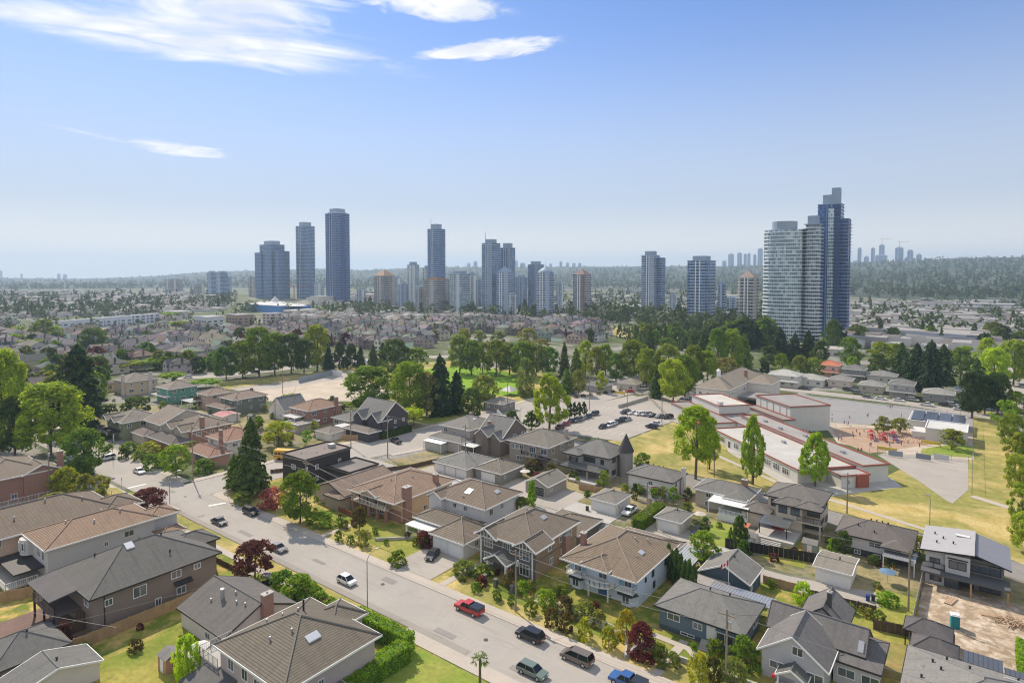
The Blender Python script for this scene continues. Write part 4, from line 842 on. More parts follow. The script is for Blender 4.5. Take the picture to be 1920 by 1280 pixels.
b=MB(); b.box(-2.8,-.6,143,143.8,7.2,7.35); b.build('skylight',m_white,h.root,h.off)
slabdeck(h,-7.6,5.2,y0-2.4,y0+1.8,3.0,.35,dkp,'terrace_slab',[(-.2,y0-2.1),(4.9,y0-2.1)],m_wood)
for s,z,w,t in ((1.6,.7,1.8,1.8),(4.0,0.1,2.2,2.2)): window(h,(x0,x1,y0,y1),'S',s,z,w,t,'d',bars=0)
window(h,(-2.9,x1,y0+1.8,y1),'S',1.8,.1,2.6,2.3,'d'); window(h,(-2.9,x1,y0+1.8,y1),'S',5.4,.1,3,2.3,'d'); window(h,(-2.9,x1,y0+1.8,y1),'S',4.6,3.3,4.6,1.7,'d',bars=2)
window(h,(x0,x1,y0,y1),'S',1.4,3.9,1.6,1.0,'d'); autowin(h,(x0,x1,y0,y1),(3.6,),'WN','d',seed=2); railing(h,[(-7.5,y0-.2),(-4.1,y0-.2)],3.0,1,m_black)
# --- blocks west of the cross street
h=H('house','brown brick two-storey house with a ribbed tiled roof by the left picture edge',-212,-193,40,55.3,5.6,(.25,.12,.08),(.19,.15,.13),'hip',.34,1,.6,m_white,wk='brick',floors=(.8,3.5),faces='SEWN')
wing(h,-200,-192.6,49,57.5,0,5.5,(.19,.15,.13),'gx',.4,1,.4); chimney(h,-196,58,8.6,1.2,1.2); skylight(h,-203,47,1.4,2.2); railing(h,[(-212,38),(-192,38),(-192,60)],0,1.1,m_white,2)
h=H('house','olive green two-storey house with two small front gables and black balcony',-233.8+-14,-234.8+1,87.6,101,5.3,(.17,.19,.13),(.19,.165,.15),'hip',.36,0,.5,floors=(.9,3.5))
for x in (-246.5,-240): wing(h,x-2,x+2.4,86.6,92,4.9,5.3,(.19,.165,.15),'gy',.55,0,.3)
slabdeck(h,-247.6,-236,85.6,88,2.7,.3,m_dark,'balcony',[(-247.3,85.9),(-242,85.9),(-236.3,85.9)]); railing(h,[(-247.5,85.7),(-236.1,85.7)],2.7,.9,m_black)
h=H('house','cream house with a broad low brown roof between the green and brown ones',-233.6,-221,94.5,112,5.2,(.45,.42,.36),(.2,.165,.145),'gx',.38,0,.6,floors=(.9,3.4)); wing(h,-232,-222,89.6,95.5,0,2.8,(.16,.13,.12),'hip',.4,0,.5)
h=H('house','brick-sided house with double front gables and dark shingle skirt roof',-220.4,-204.3,96.5,111,5.3,(.24,.13,.09),(.19,.15,.13),'hip',.36,1,.5,wk='brick',floors=(3.4,))
for x in (-216,-208.6): wing(h,x-3,x+3,94.4,100,2.9,5.2,(.19,.15,.13),'gy',.5,1,.4,wm=wallmat((.35,.33,.28)))
wing(h,-221,-203.6,90.4,97.1,0,2.8,(.12,.105,.1),'hip',.4,0,.5); chimney(h,-205.5,101,8.4,1.3,1.1)
h=H('house','split-level house with rust-red tiles, brick chimney and open carport',-196,-183.5,97.4,109.6,5.0,(.5,.48,.45),(.27,.15,.115),'hip',.36,1,.5,floors=(3.2,)); r=wing(h,-196.8,-180.6,90.6,97.8,0,2.8,(.27,.15,.115),'hip',.36,1,.5,wm=wallmat((.32,.2,.15))); chimney(h,-184.5,96.4,8.2,.9,.9)
window(h,r,'S',9,1.0,3.8,1.2,'d'); window(h,r,'S',13.3,0.1,2.4,2.1)
h=H('house','beige two-storey house with a brown hip roof and two tall end chimneys',-333.5,-318.5,121.5,136,5.5,(.42,.35,.25),(.19,.165,.15),'hip',.36,0,.5); chimney(h,-321.5,121.4,8.2,1.6,1,0,False,(.45,.42,.4)); chimney(h,-318.6,132,8.2,1,1.6,0,False,(.45,.42,.4))
h=H('house','teal green two-storey house with white trim bands',-297.2,-284.4,125.4,138.4,5.4,(.09,.22,.18),(.2,.165,.15),'hip',.34,0,.5,floors=(.9,3.5)); slabdeck(h,-298,-284,123.8,126,2.8,.3,m_white,'balcony'); railing(h,[(-298,123.9),(-284,123.9)],2.8,.9,m_black)
h=H('house','rose stucco house with a brown tiled roof and white carport',-268,-258.4,129.6,141,5.2,(.42,.32,.28),(.22,.165,.145),'hip',.34,1,.5); porch_roof(h,-272,-264,125.2,130,2.8,m_white)
h=H('house','dark green-grey two-storey house with white skirt trim',-251.4,-240.4,131,146,5.2,(.11,.13,.115),(.22,.165,.145),'hip',.34,1,.5); wing(h,-254,-240,126.8,131.7,0,2.8,(.2,.15,.13),'hip',.4,1,.4)
garage('white garage with a faded pink roof behind the brick-sided house',-233.5,-226,118.8,126,2.7,(.6,.6,.6),(.42,.2,.2),'gx',face='S',pitch=.2)
h=H('house','small white cottage with a steep dark grey roof and black chimney',-224,-212.5,136,147,3.6,(.58,.58,.57),(.14,.14,.15),'gy',.8,0,.4); chimney(h,-219,141,7.5,.7,.7)
h=H('house','red brick two-storey house with a rust tiled roof and white porch',-210.6,-198.4,137,152.5,5.4,(.24,.12,.08),(.26,.165,.125),'hip',.36,1,.5,wk='brick'); porch_roof(h,-209,-201.5,133.2,137.5,3.4,m_white); chimney(h,-198.8,149.5,8,1.2,1.2)
garage('long grey garage with a flat pale roof and white double door',-200,-191.2,127.6,136.8,2.8,(.3,.29,.27),(.24,.22,.2),'flat',face='S')
garage('garage with a brown hip roof, one white door and one dark door',-182,-173.7,127.8,135.8,2.7,(.55,.55,.53),(.18,.155,.14),face='S',ndoor=2)
h=H('house','black timbered house with tall white-trimmed gables beside the cross street',-180.5,-166,144,157,5.4,(.05,.05,.055),(.16,.155,.155),'gx',.7,0,.5,m_white,wk='siding',floors=(.8,3.4))
wing(h,-179,-173.4,141.8,149,0,5.2,(.16,.155,.155),'gy',.8,0,.4); wing(h,-172.5,-166.2,142.5,149,0,5.0,(.15,.145,.145),'gy',.75,0,.4); wing(h,-178,-164.4,137,142.6,0,2.9,(.165,.14,.125),'hip',.35,0,.5); porch_roof(h,-183.5,-178.6,137.5,142,2.7,m_white)
skylight(h,-172,152.5,1.0,1.4)
h=H('house','dark shed-sided house with long low charcoal roof left of the timbered one',-192,-181,142,155,3.2,(.3,.3,.3),(.15,.145,.15),'hip',.34,0,.5)
h=H('house','grey cottage with outside stairs at the edge of the sports park',-163,-153.4,195.8,206,3.6,(.16,.16,.155),(.21,.19,.17),'hip',.4,0,.5,floors=(1.6,)); stairs(h,-154.5,194.6,1.8,6,.35,0,1.1,m_white)
for i,(x,y,lab) in enumerate(((-159,252,'small white bungalow with grey hip roof opposite the car park'),(-146,262,'grey bungalow second along the row opposite the car park'),(-136,276,'pale bungalow third along the row opposite the car park'),(-136,292,'white cottage at the far end of the row opposite the car park'))):
    h=H('house',lab,x-5.5,x+5.5,y-5,y+5,3.3,((.55,.55,.54),(.3,.3,.3),(.42,.4,.36),(.58,.57,.55))[i],((.19,.18,.17),(.16,.155,.15),(.2,.175,.155),(.18,.175,.17))[i],'hip',.4,0,.4,seed=i)
# ---------------------------------------------------------------- the school
RED=M('red_fascia',(.30,.095,.065),.7,.12); m_swall=M('school_wall',(.56,.55,.52),.88,.08,.3,5)
def rotroot(name,label,F,ang,cat='school building'):
    h=hroot(name,label,F[0],F[1],cat,None,ang); h.off=(0,0,0); return h
# local axes: u runs along the long wall (away from F), v back from it
def sbox(h,u0,u1,v0,v1,z0,z1,wm=None,roof=(.26,.25,.24),par=.36,trim=None,over=.25):
    wallbox(h,u0,u1,v0,v1,z0,z1-.21,wm or m_swall); flat_roof(h,u0,u1,v0,v1,z1,roof,trim or RED,over,par)
AS=rad(-42)
F1=g(1607,882)   # south-east end
h=rotroot('school_wing','long low white classroom wing with red fascia and a pale flat roof',(-30.8,182.5),AS)
sbox(h,-60,0,9.6,17.5,0,4.6,roof=(.30,.29,.275)); sbox(h,-48,-3,-8,9.3,0,3.6,roof=(.44,.43,.40)); sbox(h,-2.7,2.6,.8,9.3,0,3.2,roof=(.32,.31,.3))
b=MB(); b.box(2.65,3.4,5.2,8.6,0,3.6); b.build('entrance',RED,h.root)
for i in range(10):
    x=-46+i*4.2
    if i%4==2: door(h,(-48,-3,-8,9.3),'S',x+48,0,1.2,2.2,(.05,.07,.1))
    else: window(h,(-48,-3,-8,9.3),'S',x+48,.8,3.0,1.9,'w',2)
for i in range(14): window(h,(-60,0,9.6,17.5),'N',2.5+i*4.1,1,2.6,1.6,'w',2)
for x,y in ((-50,13),(-40,12),(-30,14),(-22,12),(-12,13),(-44,4),(-28,5),(-16,4)):
    b=MB(); z=4.6 if y>9 else 3.6; b.box(x-.6,x+.6,y-.5,y+.5,z,z+.7); b.build('roof_unit',m_metal,h.root)
h=rotroot('school_gym','tall white gym block with red roof edge and a lower ledge',(-53.3,234.6),AS)
sbox(h,-21,0,0,16,0,9,roof=(.27,.26,.25)); sbox(h,-21,3,-4.6,-.3,0,5.2,roof=(.24,.23,.22)); window(h,(-21,3,-4.6,0),'S',8,1,2,1.6,'d')
for i in range(5):
    b=MB(); b.box(-18+i*4,-17.85+i*4,-.12,0,5.3,8.6); b.build('downpipe',m_metal,h.root)
h=rotroot('school_hall','white flat-roofed hall with pale roof and red coping nearest the car park',(-77,229.9),AS)
sbox(h,-21.5,0,0,12.6,0,7,roof=(.48,.46,.42)); sbox(h,-24,12,-8,-.3,0,3.8,roof=(.26,.25,.24)); sbox(h,.3,18,0,10,0,3.8,roof=(.28,.27,.26)); b=MB(); b.box(-1.8,-.2,.2,1.8,7,8.6); b.build('chimney',m_swall,h.root)
sbox(h,3,8,-12.5,-8.3,0,3.0,roof=(.32,.08,.06),wm=wallmat((.1,.1,.11)))
h=H('school_building','old two-storey white school block with a big brown hip roof and rooftop cupola',-97,-82,257,306,8.2,(.56,.55,.52),(.23,.195,.16),'hip',.55,0,.7,m_white,floors=(1.2,5.0),faces='SEWN',dens=1.2,cat='school building')
chimney(h,-84.5,288,12.6,1.2,1.2); b=MB(); b.tube((-89.5,266,11.8),(-89.5,266,14.6),.9,n=8); b.tube((-89.5,266,14.6),(-89.5,266,15.6),1.1,.05,n=8); b.build('cupola',m_white,h.root,h.off)
wing(h,-84,-72,283,300,0,8,(.23,.195,.16),'hip',.55,0,.6); slabdeck(h,-81.5,-66,268,282,4.2,.6,M('flat_roofing',(.25,.24,.23)),'covered_walk',[(-66.5,268.5),(-66.5,281.5),(-72,268.5)])
# portables with solar panels
h=hroot('portable_classroom','white portable classroom carrying rows of dark solar panels',-12,275,'school building')
wallbox(h,-20,-3.5,267,284,0,3.0,m_swall); flat_roof(h,-20,-3.5,267,284,3.2,(.4,.4,.4),m_white,.3,.1)
ms=M('solar_panel',(.07,.075,.09),.25,.05)
for i in range(4):
    b=MB(); x=-19.5+i*4.1; b.poly([(x,268,3.5),(x+3.6,268,3.5),(x+3.6,283,4.0),(x,283,4.0)]); b.box(x,x+3.6,268,283,3.3,3.45); b.build('solar_panel',ms,h.root,h.off)
h=hroot('portable_classroom','pale portable classroom with a flat roof and tall parapet in front of the solar panels',-8,257,'school building')
wallbox(h,-14,-2.6,250.5,264,0,4.2,m_swall); flat_roof(h,-14,-2.6,250.5,264,4.4,(.52,.52,.5),m_white,.2,.3); window(h,(-14,-2.6,250.5,264),'S',8,1.5,3.6,1.8,'d',2); wallbox(h,-18,-14,252,260,0,2.5,m_swall)
# houses along the street behind the school
rowN=[(1435,722,1498,692,5.0,(.6,.6,.58),(.36,.35,.33),'white two-storey house with a pale roof behind the school cupola'),(1484,724,1545,696,3.6,(.56,.56,.55),(.3,.29,.28),'long white bungalow with grey roof beside the brick planter'),
(1531,705,1573,678,6.0,(.62,.42,.36),(.44,.14,.08),'salmon pink house with a bright orange tiled roof'),(1549,726,1597,704,3.6,(.55,.5,.45),(.2,.19,.18),'low stucco house with dark front garden shrub behind the school'),
(1577,711,1621,686,5.2,(.2,.2,.2),(.15,.145,.145),'charcoal two-storey house with tiered dark roofs'),(1607,737,1657,713,3.6,(.36,.34,.3),(.22,.21,.2),'grey-brown bungalow with a low hip roof before the dark tiered house'),
(1623,718,1680,694,3.8,(.5,.5,.48),(.19,.185,.18),'white bungalow with dark grey hip roof behind the grey-brown bungalow'),(1665,743,1713,710,5.5,(.34,.34,.34),(.15,.145,.145),'square grey two-storey house with white corner pilasters'),
(1728,754,1788,727,3.6,(.26,.26,.26),(.24,.23,.22),'long dark grey bungalow with white eaves opposite the play court'),(1790,748,1830,722,3.6,(.5,.48,.44),(.26,.25,.24),'cream bungalow half hidden by dark conifers')]
for i,(xa,yb,xb,yt,ze,wc,rc,lab) in enumerate(rowN):
    F=g((xa+xb)/2,yb); w=(xb-xa)/FPX*depth(*F)/1.15; d=12; x0,y0=F[0]-w/2,F[1]
    h=H('house',lab,x0,x0+w,y0,y0+d,ze,wc,rc,'hip',.34,0,.5,floors=(.9,3.6) if ze>4.5 else (1.2,),seed=60+i)
    if ze>4.9: wing(h,x0-.5,x0+w+.5,y0-2,y0+.7,2.6,2.8,rc,'hip',.3,0,.1,cap=False)
# ---------------------------------------------------------------- towers
def facade(name,wall,glass,slabc,fh=3.0,cw=1.6,bal=.5,vert=0.0,gl2=None):
    """curtain wall: rows of storeys, bays of glazing, random blinds and balcony recesses"""
    key=('fac',name)
    if key in _mc: return _mc[key]
    m=bpy.data.materials.new(name); t,b,o=nt(m); uv=N(t,'ShaderNodeUVMap').outputs[0]; sp=N(t,'ShaderNodeSeparateXYZ'); t.links.new(uv,sp.inputs[0])
    def fl(s,k):
        mm=N(t,'ShaderNodeMath',operation='MULTIPLY'); t.links.new(s,mm.inputs[0]); mm.inputs[1].default_value=k
        f=N(t,'ShaderNodeMath',operation='FLOOR'); t.links.new(mm.outputs[0],f.inputs[0]); r=N(t,'ShaderNodeMath',operation='FRACT'); t.links.new(mm.outputs[0],r.inputs[0]); return f.outputs[0],r.outputs[0]
    fu,ru=fl(sp.outputs[0],1/cw); fv,rv=fl(sp.outputs[1],1/fh)
    cb=N(t,'ShaderNodeCombineXYZ'); t.links.new(fu,cb.inputs[0]); t.links.new(fv,cb.inputs[1]); wn=N(t,'ShaderNodeTexWhiteNoise',noise_dimensions='2D'); t.links.new(cb.outputs[0],wn.inputs['Vector'])
    fu3,_=fl(sp.outputs[0],1/(cw*3.7)); c3=N(t,'ShaderNodeCombineXYZ'); t.links.new(fu3,c3.inputs[0]); w3=N(t,'ShaderNodeTexWhiteNoise',noise_dimensions='2D'); t.links.new(c3.outputs[0],w3.inputs['Vector'])
    gl=mixc(t,ramp(t,wn.outputs['Value'],.55,1),dk(glass,.7),gl2 or dk(glass,2.2))
    def lt(s,v):
        n=N(t,'ShaderNodeMath',operation='LESS_THAN'); t.links.new(s,n.inputs[0]); n.inputs[1].default_value=v; return n.outputs[0]
    def mx(a,b_):
        n=N(t,'ShaderNodeMath',operation='MAXIMUM'); t.links.new(a,n.inputs[0]); t.links.new(b_,n.inputs[1]); return n.outputs[0]
    frame=mx(lt(rv,.22),lt(ru,.12)); pier=lt(w3.outputs['Value'],vert)
    c=mixc(t,frame,gl,slabc); c=mixc(t,pier,c,wall)
    t.links.new(c,b.inputs['Base Color']); iso=mx(frame,pier); rr=N(t,'ShaderNodeMapRange'); t.links.new(iso,rr.inputs[0]); rr.inputs[3].default_value=.18; rr.inputs[4].default_value=.8; t.links.new(rr.outputs[0],b.inputs['Roughness'])
    mt=N(t,'ShaderNodeMapRange'); t.links.new(iso,mt.inputs[0]); mt.inputs[3].default_value=.45; mt.inputs[4].default_value=0; t.links.new(mt.outputs[0],b.inputs['Metallic']); b.inputs['Specular IOR Level'].default_value=.6; _mc[key]=m; return m
FA={'blue':facade('blue_curtain_wall',(.17,.23,.34),(.07,.13,.25),(.27,.35,.47)),
'navy':facade('navy_curtain_wall',(.04,.07,.17),(.035,.08,.21),(.08,.14,.28),vert=.15),
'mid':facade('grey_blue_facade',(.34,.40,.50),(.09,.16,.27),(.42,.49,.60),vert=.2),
'white':facade('white_facade',(.66,.68,.68),(.12,.17,.21),(.62,.65,.67),vert=.22,gl2=(.35,.44,.48)),
'brown':facade('brown_facade',(.40,.36,.33),(.10,.12,.15),(.54,.49,.44),vert=.35),
'beige':facade('beige_facade',(.55,.50,.43),(.12,.13,.15),(.58,.55,.51),vert=.2),
'rust':facade('rust_brick_facade',(.22,.14,.13),(.10,.12,.16),(.58,.56,.55),vert=.4),
'pale':facade('pale_glass_facade',(.64,.69,.71),(.20,.30,.34),(.62,.68,.71),vert=.12,gl2=(.52,.6,.64))}
m_slab=M('balcony_slab',(.46,.52,.62),.8,.06); m_slabd=M('balcony_slab_dark',(.15,.23,.38),.8,.06); m_slabw=M('balcony_slab_white',(.78,.79,.79),.8,.06)
def rpoly(cx,cy,w,d,rot=0,n=0,k=0):
    if n: pts=[(w/2*math.cos(2*math.pi*i/n),d/2*math.sin(2*math.pi*i/n)) for i in range(n)]
    elif k: pts=[(-w/2+k,-d/2),(w/2-k,-d/2),(w/2,-d/2+k),(w/2,d/2-k),(w/2-k,d/2),(-w/2+k,d/2),(-w/2,d/2-k),(-w/2,-d/2+k)]
    else: pts=[(-w/2,-d/2),(w/2,-d/2),(w/2,d/2),(-w/2,d/2)]
    c,s=math.cos(rot),math.sin(rot); return [(cx+x*c-y*s,cy+x*s+y*c) for x,y in pts]
def tower(label,xl,xr,yb,yt,fac,slab=None,rot=0,shape='sq',crown='box',bal=.9,corner=True,depthk=1.0,ktop=None,crownmat=None,grp=None,fh=3.0,xc=None):
    cx=(xl+xr)/2; X,Y=g(cx,yb); D=depth(X,Y); W=(xr-xl)/FPX*D
    a=YAW-rot; k=(abs(math.cos(a))+abs(math.sin(a))*depthk); w=W/k if shape!='round' else W/1.0
    d=w*depthk; X+= -math.sin(YAW)*w*.5; Y+=math.cos(YAW)*w*.5
    Ht=hgt(X,Y,yt); root=empty('tower',(X,Y,0),rot,label,'tower',grp)
    slab=slab or m_slab; ch=0
    if crown in('box','mast','round'): ch=min(9,Ht*.07)
    if crown in('pyr','dome'): ch=w*.42
    Hb=Ht-ch; P=rpoly(0,0,w,d,0,14 if shape=='round' else 0,w*.16 if shape=='oct' else 0)
    b=MB(); b.prism(P,0,Hb,0,1); b.build('facade',[FA[fac],M('flat_roofing',(.3,.3,.3))],root)
    # balcony slabs stacked floor by floor
    s=MB(); nf=int(Hb/fh)
    e=bal
    for i in range(1,nf+1):
        z=i*fh
        if shape=='round': s.prism(rpoly(0,0,w+2*e,d+2*e,0,14),z-.16,z+.1)
        elif corner:
            c=w*.30; cd=d*.30
            for sx in (-1,1):
                for sy in (-1,1):
                    xa,xb=sorted((sx*(w/2+e),sx*(w/2-c))); ya,yb_=sorted((sy*(d/2+e),sy*(d/2-cd))); s.box(xa,xb,ya,yb_,z-.16,z+.1)
        else: s.box(-w*.36,w*.36,-d/2-e,d/2+e,z-.16,z+.1); s.box(-w/2-e,w/2+e,-d*.3,d*.3,z-.15,z+.09)
    so=s.build('balcony_slabs',slab,root); so['kind']='stuff'
    # piers
    if shape!='round':
        for sx in (-1,1):
            q=MB(); q.box(sx*w*.1-.5,sx*w*.1+.5,-d/2-.35,d/2+.35,0,Hb); q.build('pier',slab,root)
    cm=crownmat or M('tower_crown',(.30,.37,.46),.8,.06)
    t=MB()
    if crown=='box': t.box(-w*.32,w*.32,-d*.32,d*.32,Hb,Ht); t.box(-w*.52,w*.52,-d*.52,d*.52,Hb+.002,Hb+.6)
    elif crown=='mast': t.box(-w*.3,w*.3,-d*.3,d*.3,Hb,Ht-2); t.tube((-w*.3,-d*.3,Hb),(-w*.3,-d*.3,Ht+8),.5,.2)
    elif crown=='round': t.tube((0,0,Hb),(0,0,Ht),w*.3,n=16)
    elif crown=='pyr':
        z=Hb; 
        for p,q in (((-1,-1),(1,-1)),((1,-1),(1,1)),((1,1),(-1,1)),((-1,1),(-1,-1))): t.poly([(p[0]*w*.5,p[1]*d*.5,z),(q[0]*w*.5,q[1]*d*.5,z),(0,0,Ht)])
    elif crown=='dome':
        for (r0,z0),(r1,z1) in (((.5,0),(.42,.35)),((.42,.35),(.22,.7)),((.22,.7),(.03,1.0))): t.tube((0,0,Hb+z0*ch),(0,0,Hb+z1*ch),w*r0*1.1,w*r1*1.1,n=12)
        t.tube((0,0,Ht),(0,0,Ht+6),.3,.1)
    t.build('tower_crown' if crown in('box','mast','round') else 'tower_roof',cm,root)
    return root,X,Y,w,d,Ht
def addblock(T,dx,dy,w,d,z0,z1,fac,slab=None,e=.8,cm=None,name='facade'):
    root=T[0]; b=MB(); P=rpoly(dx,dy,w,d); b.prism(P,z0,z1,0,1); b.build(name,[FA[fac] if fac else (cm or m_slab),M('flat_roofing',(.3,.3,.3))],root)
    if slab:
        s=MB()
        for i in range(int(z0/3)+1,int(z1/3)): s.box(dx-w/2-e,dx+w/2+e,dy-d/2-e,dy+d/2+e,i*3-.16,i*3+.1)
        so=s.build('balcony_slabs',slab,root); so['kind']='stuff'
T=tower('stepped dark blue glass tower with three staggered roof levels',480,528,560,452,'blue',m_slabd,crown='box',depthk=.7); w=T[3]; addblock(T,-w*.55,-w*.12,w*.55,w*.6,0,T[5]*.80,'blue',m_slabd); addblock(T,w*.6,w*.05,w*.62,w*.6,0,T[5]*.82,'blue',m_slabd)
tower('slim blue-grey tower with wide balconies, second in the row of three blue towers',553,587,560,417,'blue',m_slab,crown='box',bal=1.6)
T=tower('tallest of the blue towers beside the white tent roof, with stepped crown',608,652,570,392,'navy',m_slab,crown='box',bal=.8); w=T[3]; addblock(T,0,0,w*.78,w*.78,T[5]*.93,T[5]*.965,None,None)
T=tower('slender grey-blue tower with a stepped top and tall mast',801,834,583,418,'blue',m_slab,crown='mast',bal=1.0)
T=tower('grey glass tower with a spiky rooftop frame, taller of the joined pair',903,938,590,446,'mid',m_slab,crown='mast',bal=1.2)
tower('grey glass tower with slanted roof fins, shorter of the joined pair',938,966,588,456,'mid',m_slab,bal=1.2)
tower('brown and grey apartment tower with an orange pyramid roof',699,738,577,505,'brown',m_slab,crown='pyr',crownmat=M('orange_roof',(.36,.235,.16)),bal=.5)
tower('pale narrow tower left of the masted tower',763,785,577,491,'pale',m_slabw); tower('pale stepped tower just in front of the masted tower',792,812,575,498,'white',m_slabw)
tower('brown slab tower attached to the beige block',780,796,586,536,'brown',m_slab,corner=False); tower('beige concrete apartment block with an orange roof edge',794,841,587,520,'beige',m_slab,crownmat=M('orange_roof',(.36,.235,.16)),corner=False)
tower('silver-blue apartment tower with ribbed balconies beside the beige block',842,880,589,508,'pale',m_slab,corner=False,bal=.9); tower('small white tower behind the silver-blue one',877,893,580,511,'white',m_slabw)
DM=M('dome_roof',(.26,.34,.42),.6,.05)
tower('octagonal grey tower with a pointed dome in front of the joined pair',928,965,592,500,'mid',m_slabw,shape='oct',crown='dome',crownmat=DM,corner=False,bal=.6)
tower('octagonal grey tower with a pointed dome beside the dark stepped tower',1004,1042,598,500,'mid',m_slabw,shape='oct',crown='dome',crownmat=DM,corner=False,bal=.6)
tower('darker grey stepped tower behind the right domed tower',990,1020,583,490,'mid',m_slabd); tower('low hazy tower between the two domed towers',966,989,578,516,'mid',m_slab)
tower('reddish brown and white tower with a small brown pyramid roof',1075,1110,592,504,'rust',m_slabw,crown='pyr',crownmat=M('brown_roof',(.24,.17,.14)),corner=False,bal=.6)
T=tower('white-gridded blue glass tower standing alone before the wooded hills',1204,1240,592,471,'mid',m_slabw,bal=.7); w=T[3]; addblock(T,w*.55,w*.35,w*.6,w*.7,0,T[5]*.9,'blue',m_slab)
T=tower('broad curved blue glass tower with a flat pergola roof',1292,1348,618,480,'blue',m_slabw,crown='box',corner=False,bal=.8)
tower('short blue tower tucked behind the broad curved tower',1347,1362,604,527,'blue',m_slab)
tower('brown-grey apartment tower with a shallow brown pyramid roof',1386,1430,626,507,'brown',m_slabw,crown='pyr',crownmat=M('brown_roof',(.30,.24,.21)),shape='oct',corner=True,bal=.6)
T=tower('big round-fronted white glass tower with a drum on its roof',1446,1522,640,416,'pale',m_slabw,shape='round',crown='round',depthk=.7,bal=.55)
T=tower('white tower with bulging curved balconies beside the drum-topped one',1514,1541,641,405,'white',m_slabw,shape='round',bal=2.2,crown='box')
T=tower('tallest dark navy skyscraper with a pale central stripe and pale top box',1538,1588,632,366,'navy',m_slabd,crown='box',depthk=.8,bal=.6); w=T[3];Ht=T[5]
addblock(T,w*.1,-w*.42,w*.24,w*.12,0,Ht*.9,'pale'); addblock(T,w*.25,-w*.12,w*.36,w*.36,Ht*.9,Ht*1.045,None,None,cm=M('tower_crown',(.30,.37,.46),.8,.06),name='top_box'); addblock(T,w*.58,w*.2,w*.45,w*.7,0,Ht*.83,'navy',m_slab,1.2)
tower('thin dark tower with protruding balconies left of the round white tower',1437,1447,635,455,'navy',m_slab,bal=.5)
for i,(a,b_,yb,yt,f,l) in enumerate(((818,841,584,532,'pale','pale mid-rise between the beige block and the silver-blue tower'),(893,903,582,522,'mid','slim grey mid-rise just left of the joined pair'),(1043,1056,584,530,'pale','pale mid-rise right of the right-hand domed tower'),(668,684,574,540,'white','white mid-rise between the tallest blue and orange-roofed towers'),(952,968,596,548,'white','low white mid-rise at the foot of the domed tower'),(1256,1270,592,548,'pale','pale mid-rise beside the lone white-gridded tower'),(1364,1383,600,556,'mid','grey mid-rise left of the brown pyramid-roofed tower'),(746,764,580,530,'mid','grey mid-rise between the orange-roofed and pale narrow towers'),(386,404,556,508,'mid','left of the trio of hazy grey mid-rise towers'),(403,424,558,508,'mid','middle of the trio of hazy grey mid-rise towers'),(424,433,554,518,'mid','thin right one of the trio of hazy grey mid-rise towers'),(304,336,550,522,'beige','round-topped hazy block left of the grey trio'),(353,378,552,530,'beige','low hazy block just left of the grey trio'),
(465,476,556,518,'beige','pale narrow block beside the stepped blue tower'),(588,606,566,528,'pale','pale block between the two tallest blue towers'),(736,750,574,518,'pale','pale block behind the orange-roofed tower'))): tower(l,a,b_,yb,yt,f,bal=.3)
# low blocks in the town
def lowblock(label,xl,xr,yb,yt,wc,rc,dp=None,name='building',cat='building',win=True,parapet=None):
    X,Y=g((xl+xr)/2,yb); D=depth(X,Y); w=(xr-xl)/FPX*D/1.25; d=dp or w*.5; z=max(2.5,hgt(X,Y,yt)); y0=Y
    h=hroot(name,label,X,Y+d/2,cat); wallbox(h,X-w/2,X+w/2,y0,y0+d,0,z-.25,wallmat(wc)); flat_roof(h,X-w/2,X+w/2,y0,y0+d,z,rc,parapet or m_white,.1,.5)
    if win:
        nf=max(1,int(z/3.1)); n=min(9,max(2,int(w/5)))
        for f in range(min(nf,4)):
            for i in range(n): window(h,(X-w/2,X+w/2,y0,y0+d),'S',w*(i+.5)/n,f*3.1+1,min(3.6,w/n*.6),1.4,'d',1)
            m=min(6,max(1,int(d/6)))
            for i in range(m): window(h,(X-w/2,X+w/2,y0,y0+d),'E',d*(i+.5)/m,f*3.1+1,min(3,d/m*.6),1.4,'d',1)
    return h
lowblock('white four-storey flats behind the tree row',345,406,617,594,(.5,.53,.58),(.4,.4,.4),18); lowblock('brown brick flats with pale balconies next to the white flats',408,462,612,590,(.25,.19,.16),(.3,.28,.27),18); lowblock('pale pink flats between two dark conical trees',484,514,610,588,(.5,.46,.44),(.35,.33,.32),16)
lowblock('cream flats with flat roof above the white flats',292,345,597,584,(.5,.47,.42),(.42,.4,.37),20)
for i in range(7): lowblock('pale blue terraced row house block, %s along the white terrace'%['first','second','third','fourth','fifth','sixth','seventh'][i],100+i*27,126+i*27,618-i*2.2,602-i*2.2,(.5,.56,.66),(.5,.49,.47),12)
lowblock('cream flats beside the round green tree by the terrace',42,88,622,603,(.5,.47,.43),(.36,.34,.32),14); lowblock('white low office with green glass bands at the foot of the silver tower',884,926,582,560,(.5,.53,.5),(.4,.4,.4),20)
lowblock('long white warehouse between the rust tower and the lone white-gridded tower',1125,1202,588,574,(.55,.56,.57),(.5,.5,.5),60,win=False); lowblock('beige shopping block beneath the tallest blue tower',655,700,566,552,(.42,.38,.35),(.38,.36,.34),60,win=False); lowblock('white shopping block between the blue towers',572,606,571,556,(.5,.49,.47),(.45,.44,.42),40,win=False)
lowblock('white stepped parkade beside the broad curved tower',1348,1364,610,586,(.6,.6,.6),(.5,.5,.5),14); lowblock('low pale podium in front of the broad curved tower',1322,1374,628,612,(.45,.47,.46),(.4,.41,.4),20); lowblock('white building at the foot of the brown pyramid-roofed tower',1421,1450,650,622,(.56,.56,.55),(.5,.5,.5),14)
lowblock('dark office with ribbon windows across the guideway',1725,1750,572,560,(.16,.22,.22),(.4,.4,.4),20)
